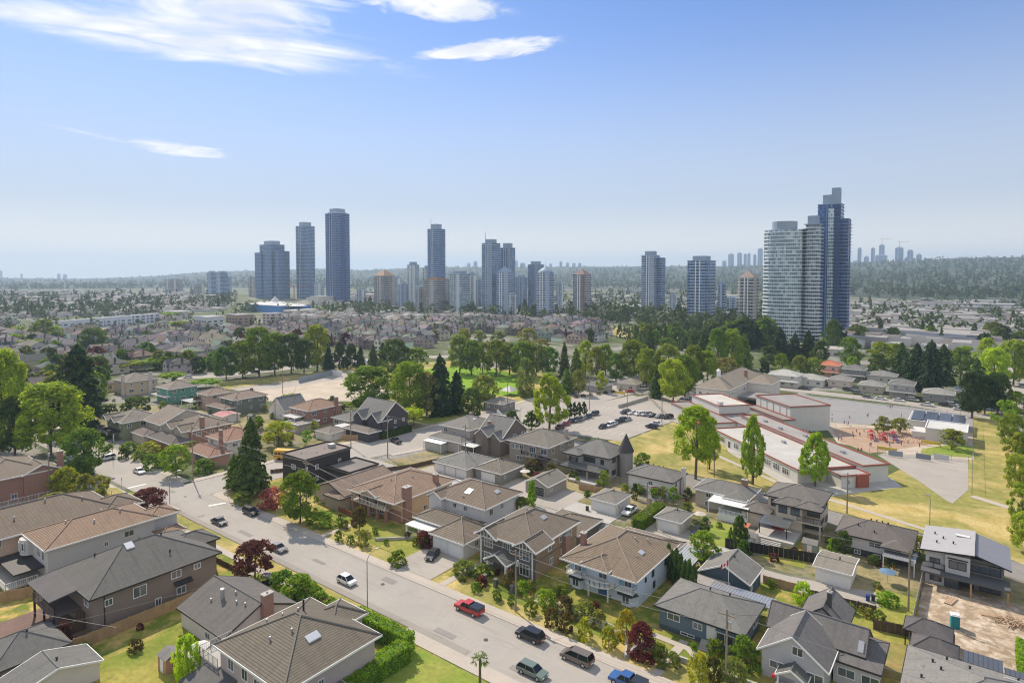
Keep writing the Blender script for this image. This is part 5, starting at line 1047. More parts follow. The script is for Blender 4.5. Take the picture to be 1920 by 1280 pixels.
cc=[(.55,.55,.53),(.4,.38,.36),(.5,.46,.4),(.32,.35,.4),(.6,.6,.6)]; rcs=[(.5,.49,.47),(.36,.35,.33),(.42,.38,.33),(.25,.26,.27)]
wh=[(1575,640,60,634),(1640,634,70,626),(1700,640,50,630),(1790,648,60,636),(1660,655,60,645),(1750,662,50,650),(1560,668,40,655),(1880,648,60,640),(1640,600,50,594),(1700,596,55,590),(1755,600,40,594),(1820,604,60,598),(1890,596,60,588),(1850,580,110,570),(1800,588,60,583),(1690,584,40,578),(1640,582,40,576),(1900,618,50,612),(1850,628,50,622),(1780,622,60,616),(1710,612,50,606),(1150,560,60,555),(1100,556,50,550),(1180,548,40,543),(1250,560,50,554),(1270,580,50,574),(1000,570,40,562),(1060,572,40,566),(700,552,60,546),(750,556,40,550),(660,585,40,579),(700,590,50,584),(540,590,40,582),(590,592,44,586),(1370,560,40,554),(1380,580,40,574),(1625,648,40,640),(1730,628,30,622),(1830,660,60,650),(1900,665,50,655),(1600,612,30,606)]
def near(px):
    L=[(60,'by the left skyline'),(500,'near the stepped blue tower'),(660,'below the tallest blue tower'),(720,'near the orange-roofed tower'),(815,'near the masted tower'),(920,'near the joined grey towers'),(1020,'near the domed tower'),(1092,'near the rust-brown tower'),(1225,'near the lone white-gridded tower'),(1320,'near the broad curved tower'),(1410,'near the brown pyramid-roofed tower'),(1490,'near the round white tower'),(1565,'near the tallest skyscraper'),(1660,'near the far road on the right'),(1760,'in the low commercial district'),(1880,'toward the right picture edge')]
    return min(L,key=lambda a:abs(a[0]-px))[1]
for i,(x,yb,w,yt) in enumerate(wh): lowblock('%s flat-roofed warehouse, %s in the business district %s'%(('white','grey','cream','blue-grey','pale')[i%5],ordw[i%59],near(x)),x-w/2,x+w/2,yb,yt,cc[i%5],rcs[i%4],18 if yb>600 else 40,'warehouse','warehouse',win=(i%3==0))
lowblock('long low building under a bright orange-red canopy roof in the business district',1828,1856,610,603,(.5,.48,.45),(.62,.16,.08),18,win=False)
h=lowblock('wide bright blue circus-like arena with white peaked tent roofs',425,562,585,572,(.08,.22,.5),(.55,.55,.54),50,'arena','arena',False)
X,Y=g(493,585); m_tent=M('tent_fabric',(.58,.57,.56),.8,.05); zb=hgt(X,Y,572)
for i,(dx,r_,hh) in enumerate(((-42,16,4),(-24,15,5),(-4,20,12),(18,16,5),(36,15,4),(52,13,4))):
    b=MB(); b.tube((X+dx,Y+22,zb),(X+dx,Y+22,zb+hh*.35),r_,r_*.35,n=12); b.tube((X+dx,Y+22,zb+hh*.35),(X+dx,Y+22,zb+hh),r_*.35,.4,n=12); b.build('tent_roof',m_tent,h.root,h.off)
# town on the far ridge
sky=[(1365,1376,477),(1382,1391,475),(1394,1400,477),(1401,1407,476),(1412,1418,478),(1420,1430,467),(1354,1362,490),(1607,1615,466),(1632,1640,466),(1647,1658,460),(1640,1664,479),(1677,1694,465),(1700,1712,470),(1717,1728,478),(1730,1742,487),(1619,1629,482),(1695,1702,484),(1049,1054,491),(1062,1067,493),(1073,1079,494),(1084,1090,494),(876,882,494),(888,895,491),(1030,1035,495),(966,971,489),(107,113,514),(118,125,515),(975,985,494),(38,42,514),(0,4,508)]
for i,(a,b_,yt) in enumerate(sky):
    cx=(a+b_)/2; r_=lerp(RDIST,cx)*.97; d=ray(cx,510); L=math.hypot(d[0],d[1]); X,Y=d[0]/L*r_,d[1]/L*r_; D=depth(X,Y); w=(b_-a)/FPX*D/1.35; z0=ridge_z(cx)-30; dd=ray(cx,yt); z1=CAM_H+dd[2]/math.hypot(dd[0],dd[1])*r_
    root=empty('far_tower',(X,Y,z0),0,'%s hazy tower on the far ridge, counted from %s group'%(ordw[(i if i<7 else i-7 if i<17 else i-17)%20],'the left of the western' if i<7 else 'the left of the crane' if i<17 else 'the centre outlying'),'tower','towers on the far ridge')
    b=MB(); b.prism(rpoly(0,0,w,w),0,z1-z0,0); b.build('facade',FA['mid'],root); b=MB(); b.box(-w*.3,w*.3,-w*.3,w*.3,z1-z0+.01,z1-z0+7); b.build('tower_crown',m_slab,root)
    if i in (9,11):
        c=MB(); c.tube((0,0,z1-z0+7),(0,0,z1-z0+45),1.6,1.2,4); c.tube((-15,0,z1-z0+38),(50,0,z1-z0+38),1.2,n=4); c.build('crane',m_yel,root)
# cranes between towers
def crane(px,yb,yt,lab,col):
    X,Y=g(px,yb); H_=hgt(X,Y,yt); root=empty('tower_crane',(X,Y,0),rad(40),lab,'crane'); b=MB()
    for sx in (-1,1):
        for sy in (-1,1): b.tube((sx,sy,0),(sx,sy,H_),.22,n=4)
    for i in range(int(H_/3)): b.tube((-1,-1,i*3),(1,-1,i*3+3),.12,n=3); b.tube((1,1,i*3),(-1,1,i*3+3),.12,n=3); b.tube((1,-1,i*3),(1,1,i*3+3),.12,n=3)
    b.build('mast',col,root); b=MB(); b.tube((-14,0,H_),(36,0,H_),.5,n=4); b.tube((-14,0,H_),(0,0,H_+6),.15,n=3); b.tube((36,0,H_),(0,0,H_+6),.15,n=3); b.box(-14,-10,-1,1,H_-2.5,H_-.6); b.build('jib',col,root)
crane(552,562,536,'rusty red tower crane between the first two blue towers',M('crane_red',(.3,.1,.08))); 
# elevated rail guideway on the right
pts=[g(*p) for p in ((1598,622),(1625,616),(1680,609),(1740,604),(1800,602),(1870,601),(1960,602))]
h=hroot('guideway','long pale concrete elevated rail guideway crossing the business district',*pts[0],'viaduct'); h.root.location=(pts[0][0],pts[0][1],0); h.off=(pts[0][0],pts[0][1],0)
b=MB()
for p,q in zip(pts,pts[1:]):
    dx,dy=q[0]-p[0],q[1]-p[1]; L=math.hypot(dx,dy); nx,ny=-dy/L*3,dx/L*3
    b.prism([(p[0]+nx,p[1]+ny),(q[0]+nx,q[1]+ny),(q[0]-nx,q[1]-ny),(p[0]-nx,p[1]-ny)],7,8.4)
b.build('deck',m_conc,h.root,h.off)
for p,q in zip(pts,pts[1:]):
    for t in (.0,.5):
        x,y=p[0]+(q[0]-p[0])*t,p[1]+(q[1]-p[1])*t; b=MB(); b.tube((x,y,0),(x,y,7),.9,n=8); b.build('pier',m_conc,h.root,h.off)
# ---------------------------------------------------------------- trees
def leafcloud(P,Nrm,size,rng,name,flat=.35,asp=1.6):
    n=len(P); rnd=rng.normal(size=(n,3)); nv=Nrm*(1-flat)+rnd*flat*.8; nv/=np.linalg.norm(nv,axis=1,keepdims=True)+1e-9
    a=np.cross(nv,rng.normal(size=(n,3))); a/=np.linalg.norm(a,axis=1,keepdims=True)+1e-9; b=np.cross(nv,a)
    s=(size*rng.uniform(.6,1.4,size=(n,1))); a=a*s*asp*.5; b=b*s*.5
    V=np.stack([P-a,P-b*.9,P+a,P+b*.9],axis=1).reshape(-1,3); me=bpy.data.meshes.new(name)
    me.vertices.add(4*n); me.vertices.foreach_set('co',V.astype(np.float32).ravel()); me.loops.add(4*n); me.loops.foreach_set('vertex_index',np.arange(4*n,dtype=np.int32)); me.polygons.add(n); me.polygons.foreach_set('loop_start',np.arange(0,4*n,4,dtype=np.int32)); me.update(calc_edges=True); return me
def prof(kind,h):
    if kind=='round': return .5*np.sqrt(np.clip(1-(2*h-.92)**2/1.17,0,1))
    if kind=='column': return .5*np.clip(np.sin(np.pi*np.clip(h,0,1)**.62),0,1)**.75
    if kind=='cypress': return .5*np.clip(1-h,0,1)**.55*np.clip(h*7+.4,0,1)
    if kind=='cone': return .5*np.clip(1-h,0,1)**.85
    return .5*np.ones_like(h)
_cr={}
def crown(kind,var=0,n=4200,leaf=.05,lo=False):
    key=(kind,var,n)
    if key in _cr: return _cr[key]
    rng=np.random.default_rng(hash((kind=='round',kind=='column',kind=='spruce',len(kind),var,7))%10000)
    if kind in('round','column','cypress','willow','loose'):
        k={'round':95,'column':110,'cypress':60,'willow':90,'loose':46}[kind]; pk='round' if kind in('willow','loose') else kind
        if n<1500: k=int(k*.7)
        h=rng.uniform(.04,.96,k) if pk!='round' else (1-np.cos(rng.uniform(.12,1,k)*np.pi))/2*.98; th=rng.uniform(0,2*np.pi,k)
        lump=1+.16*np.sin(3*th+var*1.7+h*5)+.1*np.sin(5*th+var)
        inn=np.where(rng.random(k)<.25,rng.uniform(.3,.75,k),rng.uniform(.82,1.02,k)); r=prof(pk,h)*.86*inn*lump
        C=np.stack([r*np.cos(th),r*np.sin(th),h],1); cr=rng.uniform(.07,.14,k)*(.8 if kind!='round' else 1.1)*(1.0 if kind!='cypress' else 1.25)
        idx=rng.integers(0,k,n); d=rng.normal(size=(n,3)); d[:,2]+=.25; d/=np.linalg.norm(d,axis=1,keepdims=True)
        out=C[idx]-np.array([0,0,.45]); out/=np.linalg.norm(out,axis=1,keepdims=True)+1e-9; d=d+out*.55; d/=np.linalg.norm(d,axis=1,keepdims=True)
        rad_=cr[idx]*rng.uniform(.55,1.12,n); P=C[idx]+d*rad_[:,None]
        if kind=='willow': P[:,2]-=rng.uniform(0,.22,n)*(np.hypot(P[:,0],P[:,1])*2.2)
        me=leafcloud(P,d,leaf,rng,'crown',.4)
    elif kind=='umbrella':
        k=46; th=rng.uniform(0,2*np.pi,k); r=.42*np.sqrt(rng.random(k)); C=np.stack([r*np.cos(th),r*np.sin(th),.55+.25*rng.random(k)-r*.4],1)
        idx=rng.integers(0,k,n); d=rng.normal(size=(n,3)); d/=np.linalg.norm(d,axis=1,keepdims=True); P=C[idx]+d*np.array([.13,.13,.16])*rng.uniform(.4,1.1,(n,1)); d[:,2]+=.6; d/=np.linalg.norm(d,axis=1,keepdims=True); me=leafcloud(P,d,leaf,rng,'crown',.4)
    elif kind in('spruce','fir'):
        tiers=19 if kind=='spruce' else 15; Ps=[];Ns=[]; per=max(3,n//(tiers*9))
        for i in range(tiers):
            h=(i+.3)/tiers; R0=.5*(1-h)**(.42 if kind=='spruce' else .55)*(1 if i else .85); nb=9 if kind=='spruce' else 8
            for j in range(nb):
                if rng.random()<.1: continue
                th=2*np.pi*(j+rng.uniform(-.35,.35))/nb+i*.7; Rb=R0*rng.uniform(.6,1.15); m=max(3,int(per*(.35+1.1*(1-h)))); t=rng.uniform(.08,1,m)**.8; w=.11*(1-t*.7)*(.45+1-h)
                lat=rng.uniform(-1,1,m)*w; x=t*Rb; z=h-.05*t*t*(1 if kind=='fir' else 1.3)+rng.normal(0,.008,m)
                c,s=np.cos(th),np.sin(th); P=np.stack([x*c-lat*s,x*s+lat*c,z],1); nn=np.stack([np.full(m,.35*c),np.full(m,.35*s),np.full(m,.9)],1); Ps.append(P);Ns.append(nn)
        m=n//12; h=rng.random(m); th=rng.uniform(0,6.28,m); rr=.25*(1-h); Ps.append(np.stack([rr*np.cos(th),rr*np.sin(th),h],1)); Ns.append(np.stack([np.cos(th),np.sin(th),.3*np.ones(m)],1))
        P=np.concatenate(Ps);Nn=np.concatenate(Ns); me=leafcloud(P,Nn,leaf*1.25,rng,'crown',.35,2.2)
    me.materials.append(m_needle if kind in('spruce','fir','cypress') else m_leaf); _cr[key]=me; return me
def trunkmesh(var=0,limbs=True):
    key=('trunk',var,limbs)
    if key in _cr: return _cr[key]
    r=random.Random(var); b=MB(); b.tube((0,0,-.02),(.02,.01,.55),.030,.020,8); b.tube((.02,.01,.55),(0,0,.93),.020,.006,7)
    if limbs:
        for i in range(6):
            t=2*math.pi*i/6+r.random(); z=.28+.06*i; b.tube((.01,0,z),(.2*math.cos(t),.2*math.sin(t),z+.26),.012,.005,5)
    me=b.mesh('trunk',[m_bark]); _cr[key]=me; return me
GR={'bright':(.19,.26,.03),'lime':(.26,.32,.03),'mid':(.10,.155,.025),'dark':(.06,.095,.028),'deep':(.032,.055,.024),'olive':(.15,.165,.05),'purple':(.085,.028,.035),'yellow':(.22,.24,.03),'grey':(.13,.17,.07),'pink':(.25,.09,.11),'rust':(.085,.07,.03),'fresh':(.14,.21,.025)}
def treeat(x,y,h,w,kind,col,label=None,name=None,group=None,cat='tree',n=None,base=None,simple=False,rot=None):
    D=max(30,depth(x,y)); big=h/D*FPX
    if n is None: n=int(min(14000,max(500,big*big*1.1)))
    n=500 if n<700 else 1400 if n<1900 else 3400 if n<4800 else 8000 if n<10000 else 14000
    leaf={500:.115,1400:.072,3400:.05,8000:.036,14000:.029}[n]*(1.15 if kind=='umbrella' else 1)
    var=R.randrange(3 if n>4000 else 4)
    base=base if base is not None else {'round':.24,'column':.2,'cypress':.02,'willow':.1,'loose':.22,'umbrella':.35,'spruce':.05,'fir':.10}[kind]
    c=GR[col] if isinstance(col,str) else col; c=tuple(v*R.uniform(1.35,1.7) for v in c)
    nm=name or {'spruce':'conifer_tree','fir':'conifer_tree','cypress':'cypress_tree','umbrella':'spreading_tree'}.get(kind,'broadleaf_tree')
    root=empty(nm,(x,y,0),0,label,cat,group)
    z0=h*base*.8 if nm!='shrub' else -.16*h; cr=linkmesh('crown',crown(kind,var,n,leaf),root,(0,0,z0),c); cr.scale=(w,w,h-z0); cr.rotation_euler=(0,0,R.uniform(0,6.28) if rot is None else rot)
    tr=linkmesh('trunk',trunkmesh(var,nm!='shrub' and kind in('round','loose','willow','umbrella')),root,(0,0,0)); s=h*(.75 if kind=='umbrella' or nm=='shrub' else .9); tr.scale=(s*(.8 if h>8 else 1.0),)*2+(s,)
    return root
def T_(xc,yb,yt,wp,kind,col,label,name=None,cat='tree',base=None,group=None):
    x,y=g(xc,yb); D=depth(x,y); w=wp/FPX*D*.93; x-=math.sin(YAW)*0; h=hgt(x,y,yt)*.955; w*=1.22 if name=='shrub' else 1; return treeat(x,y,h,w,kind,col,label,name,group,cat,base=base)
TL=[(148,806,640,130,'fir','deep','huge dark blue-green spruce towering over the houses west of the crossing'),
(4,846,662,96,'round','bright','tall bright green tree cut by the left picture edge'),(95,852,722,140,'round','bright','broad bright green maple standing over the side street'),
(28,858,748,74,'round','dark','dark tree between the two bright maples'),(158,894,806,86,'round','mid','mid green street tree beside the parked white cars'),
(122,928,878,54,'round','yellow','golden-green round tree in the brick house garden'),(168,952,886,68,'loose','olive','sparse olive tree behind the white garden fence'),(88,992,930,100,'loose','olive','low spreading olive tree by the sidewalk left of the tiled roofs'),
(277,968,918,72,'round','purple','dark purple-leaved tree next to the white tiled-roof house'),(478,1082,1018,84,'round','purple','purple-leaved maple on the front lawn of the brown-grey house'),
(472,928,776,82,'fir','dark','tall ragged fir on the corner by the stop sign'),(440,918,848,50,'fir','mid','shorter fir leaning beside the tall corner fir'),(330,892,836,60,'round','fresh','fresh green tree in the garden of the split-level house'),
(563,980,888,84,'round','mid','dense dome-shaped green tree on the boulevard beside the black suv'),(522,836,792,64,'round','yellow','golden yellow tree behind the school bus'),
(176,664,616,56,'round','dark','round dark tree among the far houses above the spruce'),(82,640,600,46,'round','mid','soft green tree behind the cream flats on the left'),(104,640,612,32,'round','bright','small lighter tree next to the soft green one'),
(740,712,638,66,'round','dark','dark broad tree at the park corner'),(782,704,654,56,'round','mid','mid green tree right behind the dark park corner tree'),(690,772,690,112,'round','mid','very broad chestnut tree at the edge of the gravel field'),
(768,782,682,84,'round','fresh','pale feathery green tree in front of the park'),(800,782,700,58,'round','grey','grey-green loose tree beside the feathery one'),(825,778,660,64,'spruce','deep','tall narrow dark pine by the playing field'),
(856,774,692,60,'fir','deep','dark cone-shaped conifer next to the narrow pine'),(908,762,705,62,'round','olive','rounded bronze-green tree at the playing field edge'),(884,788,730,46,'round','dark','dark shrubby tree before the cottage with stairs'),
(986,744,672,42,'willow','grey','weeping grey-green tree behind the baseball fence'),(1030,806,697,76,'column','bright','tall bright green tree at the car park entrance'),(996,806,768,36,'column','dark','dark rounded conifer beneath the bright car park tree'),
(1304,898,764,94,'round','bright','large bright green maple on the school lawn by the second street','broadleaf_tree','tree',.42),(1330,880,800,44,'round','bright','smaller bright tree tucked behind the large school maple'),(1411,908,776,50,'column','bright','slim columnar green tree in front of the classroom wing'),(1528,912,810,64,'column','bright','egg-shaped green tree at the near end of the classroom wing'),
(1656,812,782,36,'round','olive','small olive tree left in the pair by the playground'),(1688,812,785,36,'round','olive','small olive tree right in the pair by the playground'),(1784,842,806,48,'round','olive','rounded olive tree in front of the pale portable'),
(1386,1034,965,38,'column','dark','glossy dark magnolia tree by the terracotta awning'),(1318,1062,998,62,'round','fresh','fresh green tree behind the cypress row'),(998,948,898,22,'column','fresh','thin bright tree beside the charcoal garage'),(990,965,935,30,'round','fresh','low bright bush-like tree under the thin one'),
(1228,948,916,26,'round','mid','small round tree in front of the white raised bungalow'),(1262,944,914,24,'round','fresh','light small tree right of the bungalow stairs'),(1200,925,908,22,'round','fresh','little pale tree behind the white pickup'),
(350,1272,1190,56,'willow','lime','bright yellow-green feathery tree in the back lawn behind the small bungalow'),(1098,870,835,30,'loose','rust','thin brownish tree behind the ribbed-tile house'),(1205,880,850,34,'round','mid','small green tree behind the turret house'),
(1505,1140,1092,38,'round','lime','lime green shrub-like tree at the end of the back lane'),(1560,1035,1010,24,'round','fresh','small tree beside the modern beige house'),(1724,1040,1005,22,'round','yellow','small yellow tree between the white bungalow and the construction site')]
for t in TL: T_(*t)
# oak row at the boulevard and the park, each at its own spot
def rowtrees(spec,grp,txt,cat='tree'):
    for i,(xc,yb,yt,wp,kind,col) in enumerate(spec): T_(xc,yb,yt,wp,kind,col,'%s %s %s'%(txt[0],ordw[i],txt[1]),None,cat,group=grp)
rowtrees([(424,712,652,54,'round','dark'),(455,708,640,60,'round','mid'),(486,706,616,72,'round','mid'),(515,702,626,56,'round','mid'),(546,700,628,58,'round','dark'),(570,700,636,44,'round','dark'),(595,696,612,56,'round','fresh')],'oaks along the park road',('large leafy oak,','from the crossing end on the park road'))
rowtrees([(616,694,646,32,'fir','deep'),(637,692,640,34,'cypress','deep'),(658,690,644,34,'cypress','deep'),(676,690,648,26,'fir','deep'),(700,688,644,30,'fir','dark'),(718,684,640,30,'fir','deep')],'dark conifers by the park road',('dark conical conifer,','along the park road after the oaks'))
rowtrees([(862,700,630,48,'round','grey'),(884,704,640,46,'round','mid'),(905,698,644,44,'round','grey'),(930,706,640,54,'round','mid'),(955,702,644,50,'round','grey'),(980,708,642,54,'round','mid'),(1005,706,646,50,'round','grey'),(1028,704,652,44,'round','mid'),(870,672,618,34,'round','olive'),(900,660,622,34,'round','grey'),(935,655,622,36,'round','grey'),(990,652,616,40,'round','olive'),(1015,665,636,36,'round','olive')],'trees behind the playing field',('billowing grey-green tree,','in the clump behind the playing field'))
rowtrees([(1058,708,640,26,'spruce','dark'),(1080,712,650,36,'fir','mid'),(1097,706,640,36,'round','bright'),(1118,712,652,40,'round','olive'),(1135,704,648,36,'round','mid'),(1062,738,690,40,'fir','mid'),(1085,740,694,34,'round','olive'),(1127,736,697,24,'round','bright'),(1155,716,664,34,'round','mid'),(1188,716,640,66,'round','mid'),(1212,728,656,50,'round','fresh'),(1230,746,690,32,'spruce','dark'),(1252,728,648,56,'round','olive'),(1262,752,676,66,'round','bright'),(1284,744,668,60,'round','mid'),(1300,722,650,46,'round','mid'),(1326,722,660,48,'round','fresh'),(1318,690,620,40,'fir','dark'),(1345,700,618,46,'round','mid'),(1372,696,620,50,'round','fresh'),(1395,692,625,44,'fir','mid'),(1362,714,672,50,'round','olive'),(1218,660,606,30,'fir','dark'),(1250,664,634,36,'round','mid')],'trees between the park and the school',('tree','in the wooded belt between park and school'))
rowtrees([(1462,680,612,54,'fir','deep'),(1440,690,650,44,'round','dark'),(1490,682,624,46,'fir','deep'),(1515,684,618,50,'fir','deep'),(1538,690,640,36,'round','dark'),(1434,706,676,26,'cypress','deep'),(1560,660,600,34,'round','dark'),(1500,712,668,34,'round','olive'),(1525,714,672,40,'round','olive'),(1466,712,664,36,'round','mid')],'trees in front of the round white tower',('dark tree,','in the stand in front of the round white tower'))
rowtrees([(1592,690,634,46,'round','mid'),(1598,705,670,30,'round','fresh'),(1652,694,642,50,'round','fresh'),(1645,705,664,42,'round','dark'),(1690,700,640,46,'fir','dark'),(1676,690,645,34,'round','fresh'),(1718,728,640,60,'spruce','deep'),(1745,736,634,64,'spruce','deep'),(1768,720,642,50,'spruce','dark'),(1700,715,660,40,'fir','deep'),(1800,712,654,46,'round','mid'),(1830,762,668,60,'fir','dark'),(1822,784,700,50,'round','deep'),(1848,700,636,40,'round','bright'),(1862,736,655,62,'round','lime'),(1846,776,706,56,'round','deep'),(1870,775,700,50,'round','dark'),(1900,722,640,66,'round','bright'),(1925,720,645,50,'round','bright'),(1810,690,650,40,'round','fresh')],'trees beyond the play court',('tall tree','in the grove beyond the play court'))
rowtrees([(1884,806,750,46,'loose','bright'),(1898,846,778,50,'round','fresh'),(1902,886,812,46,'loose','bright'),(1910,930,854,50,'round','bright'),(1914,984,906,50,'loose','bright'),(1922,1035,962,56,'round','bright'),(1904,782,735,40,'round','fresh'),(1930,890,806,50,'round','fresh')],'light street trees on the grass strip',('airy light green street tree,','down the right grass strip'))
rowtrees([(208,676,652,54,'umbrella','fresh'),(245,696,672,64,'umbrella','fresh'),(288,692,668,62,'umbrella','fresh'),(325,718,694,52,'umbrella','fresh'),(386,728,708,58,'umbrella','fresh'),(60,656,632,50,'umbrella','fresh'),(22,646,622,50,'umbrella','fresh'),(112,660,640,50,'umbrella','mid'),(232,672,658,44,'umbrella','mid'),(775,800,756,50,'umbrella','lime'),(660,772,752,44,'umbrella','fresh'),(547,752,736,40,'umbrella','fresh'),(24,628,610,40,'umbrella','fresh'),(320,598,583,40,'umbrella','fresh'),(340,618,598,40,'umbrella','fresh')],'low spreading street trees',('low flat-topped spreading tree,','in the lines of street trees'))
# palm
def palm(px,yb,yt,wp,lab):
    x,y=g(px,yb); D=depth(x,y); h=hgt(x,y,yt); w=wp/FPX*D/2; root=empty('palm_tree',(x,y,0),0,lab,'palm tree'); b=MB(); b.tube((0,0,0),(0,0,h-.4),.2,.15); b.build('trunk',m_bark,root); b=MB(); r=random.Random(1)
    for i in range(26):
        t=2*math.pi*i/26*2.4; e=r.uniform(-.3,1.1); L=w*r.uniform(.8,1.1); d=(math.cos(t)*math.cos(e),math.sin(t)*math.cos(e),math.sin(e)); s=(-math.sin(t)*.16,math.cos(t)*.16,0); o=(0,0,h-.4)
        p=[o,tuple(o[k]+d[k]*L*.6 for k in range(3)),tuple(o[k]+d[k]*L-(.35*w if k==2 else 0) for k in range(3))]
        for j in range(7):
            q=-.5+j/6; s2=(s[0]*j/3-s[0],s[1]*j/3-s[1],0); b.poly([p[1],tuple(p[1][k]+s2[k]*3+(p[2][k]-p[1][k])*.4 for k in range(3)),tuple(p[2][k]+s2[k]*4 for k in range(3))])
        b.poly([p[0],tuple(p[1][k]+s[k]*.3 for k in range(3)),tuple(p[1][k]-s[k]*.3 for k in range(3))])
    b.build('fronds',m_leaf,root,color=(.13,.19,.04))
palm(900,1284,1228,36,'small fan palm on the lawn beside the south sidewalk')
# shrubs
SL=[(1174,1196,1147,36,'yellow','large rounded yellow-green bush at the corner of the slate bungalow'),(1204,1230,1172,54,'purple','large purple shrub between the blue-white house and the slate bungalow'),
(1034,1172,1141,25,'rust','first clipped dark shrub along the balustrade from the pole'),(1063,1184,1150,27,'rust','second clipped dark shrub along the balustrade from the pole'),(1095,1198,1160,26,'yellow','third clipped shrub with golden top along the balustrade'),(1141,1214,1177,28,'yellow','fourth clipped shrub, golden all over, by the low wall'),
(1023,1140,1107,36,'fresh','fresh green rounded bush before the blue-white house'),(1060,1150,1120,32,'rust','reddish bush in the dense garden of the blue-white house'),(1096,1158,1128,40,'olive','olive bush in the dense garden of the blue-white house'),(1122,1174,1146,30,'olive','feathery pale shrub before the entrance of the blue-white house'),
(1052,1118,1098,26,'mid','green bush at the corner of the balcony house'),(892,1108,1092,19,'mid','first clipped boxwood ball beside the gate pillars'),(931,1124,1106,17,'mid','second clipped boxwood ball beside the gate pillars'),(959,1134,1116,15,'mid','third narrow boxwood beside the wooden pole'),
(995,1150,1126,24,'mid','dark green bush where the balustrade begins'),(980,1114,1090,24,'fresh','light leafy bush in front of the charcoal house'),(1341,1232,1200,30,'mid','glossy round bush at the slate bungalow steps'),(1397,1250,1196,50,'mid','large leafy bush at the right corner of the slate bungalow'),
(1237,1248,1208,27,'mid','upright bush beside the low stone wall'),(1262,1246,1224,26,'olive','small yellowish bush beside the low stone wall'),(1310,1284,1228,38,'yellow','pale yellow bush at the lower path'),(1338,1284,1232,28,'rust','red-brown bush beside the pale yellow one'),(1376,1290,1238,46,'olive','wide olive bush next to the leaning wooden pole'),
(747,1058,1034,34,'mid','dark round bush at the driveway edge'),(635,1014,996,16,'mid','small round shrub at the start of the stone path'),(657,1020,1004,15,'mid','second small round shrub at the stone path'),(681,1022,996,22,'olive','thin loose shrub on the front lawn'),
(797,1024,997,30,'purple','red-purple shrub beside the garage drive'),(560,1128,1082,66,'fresh','wide sprawling green shrub beyond the purple maple'),(530,1110,1072,44,'mid','dark sprawling shrub behind the bungalow'),(585,1130,1098,44,'fresh','light sprawling shrub next to the dry boulevard'),
(600,1145,1112,38,'mid','rounded shrub beside the sidewalk gap'),(612,1150,1124,30,'pink','low pinkish shrub beside the rounded shrub'),(514,950,916,50,'pink','faded pink rhododendron at the corner fir'),(455,944,922,34,'olive','yellowish shrub at the foot of the corner fir'),
(868,1078,1052,36,'olive','planting bed shrub left of the dark timbered house'),(905,1080,1060,28,'mid','low shrub before the timbered house'),(242,845,830,30,'mid','small hedge ball in the green house garden'),(232,860,840,20,'dark','dark shrub on the triangular lawn'),(280,850,830,34,'yellow','golden shrub in front of the cream house'),(262,862,846,26,'mid','rounded shrub in the front rock garden'),(285,880,852,30,'mid','dark rounded shrub near the split-level house'),(380,885,862,36,'mid','rounded shrub in front of the open carport'),(300,872,850,24,'mid','leafy shrub in the tidy front garden'),
(145,905,885,30,'mid','dark shrub by the brick house sidewalk'),(1290,935,915,16,'dark','slim dark conifer shrub near the tall hedge'),(1190,935,908,12,'deep','small dark cypress behind the white double garage'),(1150,1118,1108,16,'mid','tiny bush at the side of the balcony house'),(255,775,745,46,'dark','dark rounded shrub behind the green house'),(960,805,772,26,'dark','dark clipped bush by the car park corner'),
(600,985,962,50,'fresh','clipped light green hedge shrub along the red fence'),(1665,1133,1112,36,'fresh','low bright weedy bush at the construction fence'),(1572,1165,1140,30,'mid','green climber bush by the garden fence'),(1000,880,862,30,'rust','low brown shrub on the path behind the dark house')]
for xc,yb,yt,wp,col,lab in SL: T_(xc,yb,yt,wp,'round',col,lab,'shrub','shrub',base=0.0)
for i in range(7): 
    x=-37.5-i*1.15; treeat(x-1,103+i*.9,6.2+.5*math.sin(i*2.1),2.0,'cypress','dark','dark upright cypress, %s of the tight cypress screen beside the balcony house'%ordw[i],group='cypress screen')
for i in range(4): T_(1068+i*9,786-i*2,752,14,'column','deep','dark clipped cypress, %s in the short row by the car park'%ordw[i],group='car park cypresses')
# hedges
def hedge(x0,x1,y0,y1,h,col,lab,rz=0,c=None):
    rng=np.random.default_rng(int(abs(x0*31+y0*17))%9999); w,d=x1-x0,y1-y0; A=[w*d,w*h,w*h,d*h,d*h]; n=int(sum(A)*40); n=min(n,20000); A=np.array(A)/sum(A); f=rng.choice(5,n,p=A); u=rng.uniform(-.5,.5,n); v=rng.uniform(-.5,.5,n); P=np.zeros((n,3));Q=np.zeros((n,3))
    for k in range(5):
        m=f==k
        if k==0: P[m]=np.stack([u[m]*w,v[m]*d,np.full(m.sum(),h)],1);Q[m]=(0,0,1)
        elif k<3: s=1 if k==1 else -1; P[m]=np.stack([u[m]*w,np.full(m.sum(),s*d/2),(v[m]+.5)*h],1);Q[m]=(0,s,0)
        else: s=1 if k==3 else -1; P[m]=np.stack([np.full(m.sum(),s*w/2),u[m]*d,(v[m]+.5)*h],1);Q[m]=(s,0,0)
    per=np.sin(P[:,0]*3.3)*.5+np.sin(P[:,1]*3.3)*.5; P+=Q*(rng.uniform(-.14,.1,(n,1))+.09*per[:,None]); P[:,2]+=.1*per*(P[:,2]/h)
    me=leafcloud(P,Q,.2,rng,'foliage',.5); me.materials.append(m_leaf); root=empty('hedge',((x0+x1)/2,(y0+y1)/2,0),rz,lab,'hedge'); linkmesh('foliage',me,root,color=GR[col]); b=MB(); b.box(-w/2+.2,w/2-.2,-d/2+.2,d/2-.2,0,h-.25); b.build('inner_branches',M('inner_hedge',(.10,.17,.03),.95),root)
GR['hedge']=(.22,.37,.04)
a=g(655,1150);print('hedge',a,g(712,1180),g(722,1190),g(812,1246),g(722,1275))
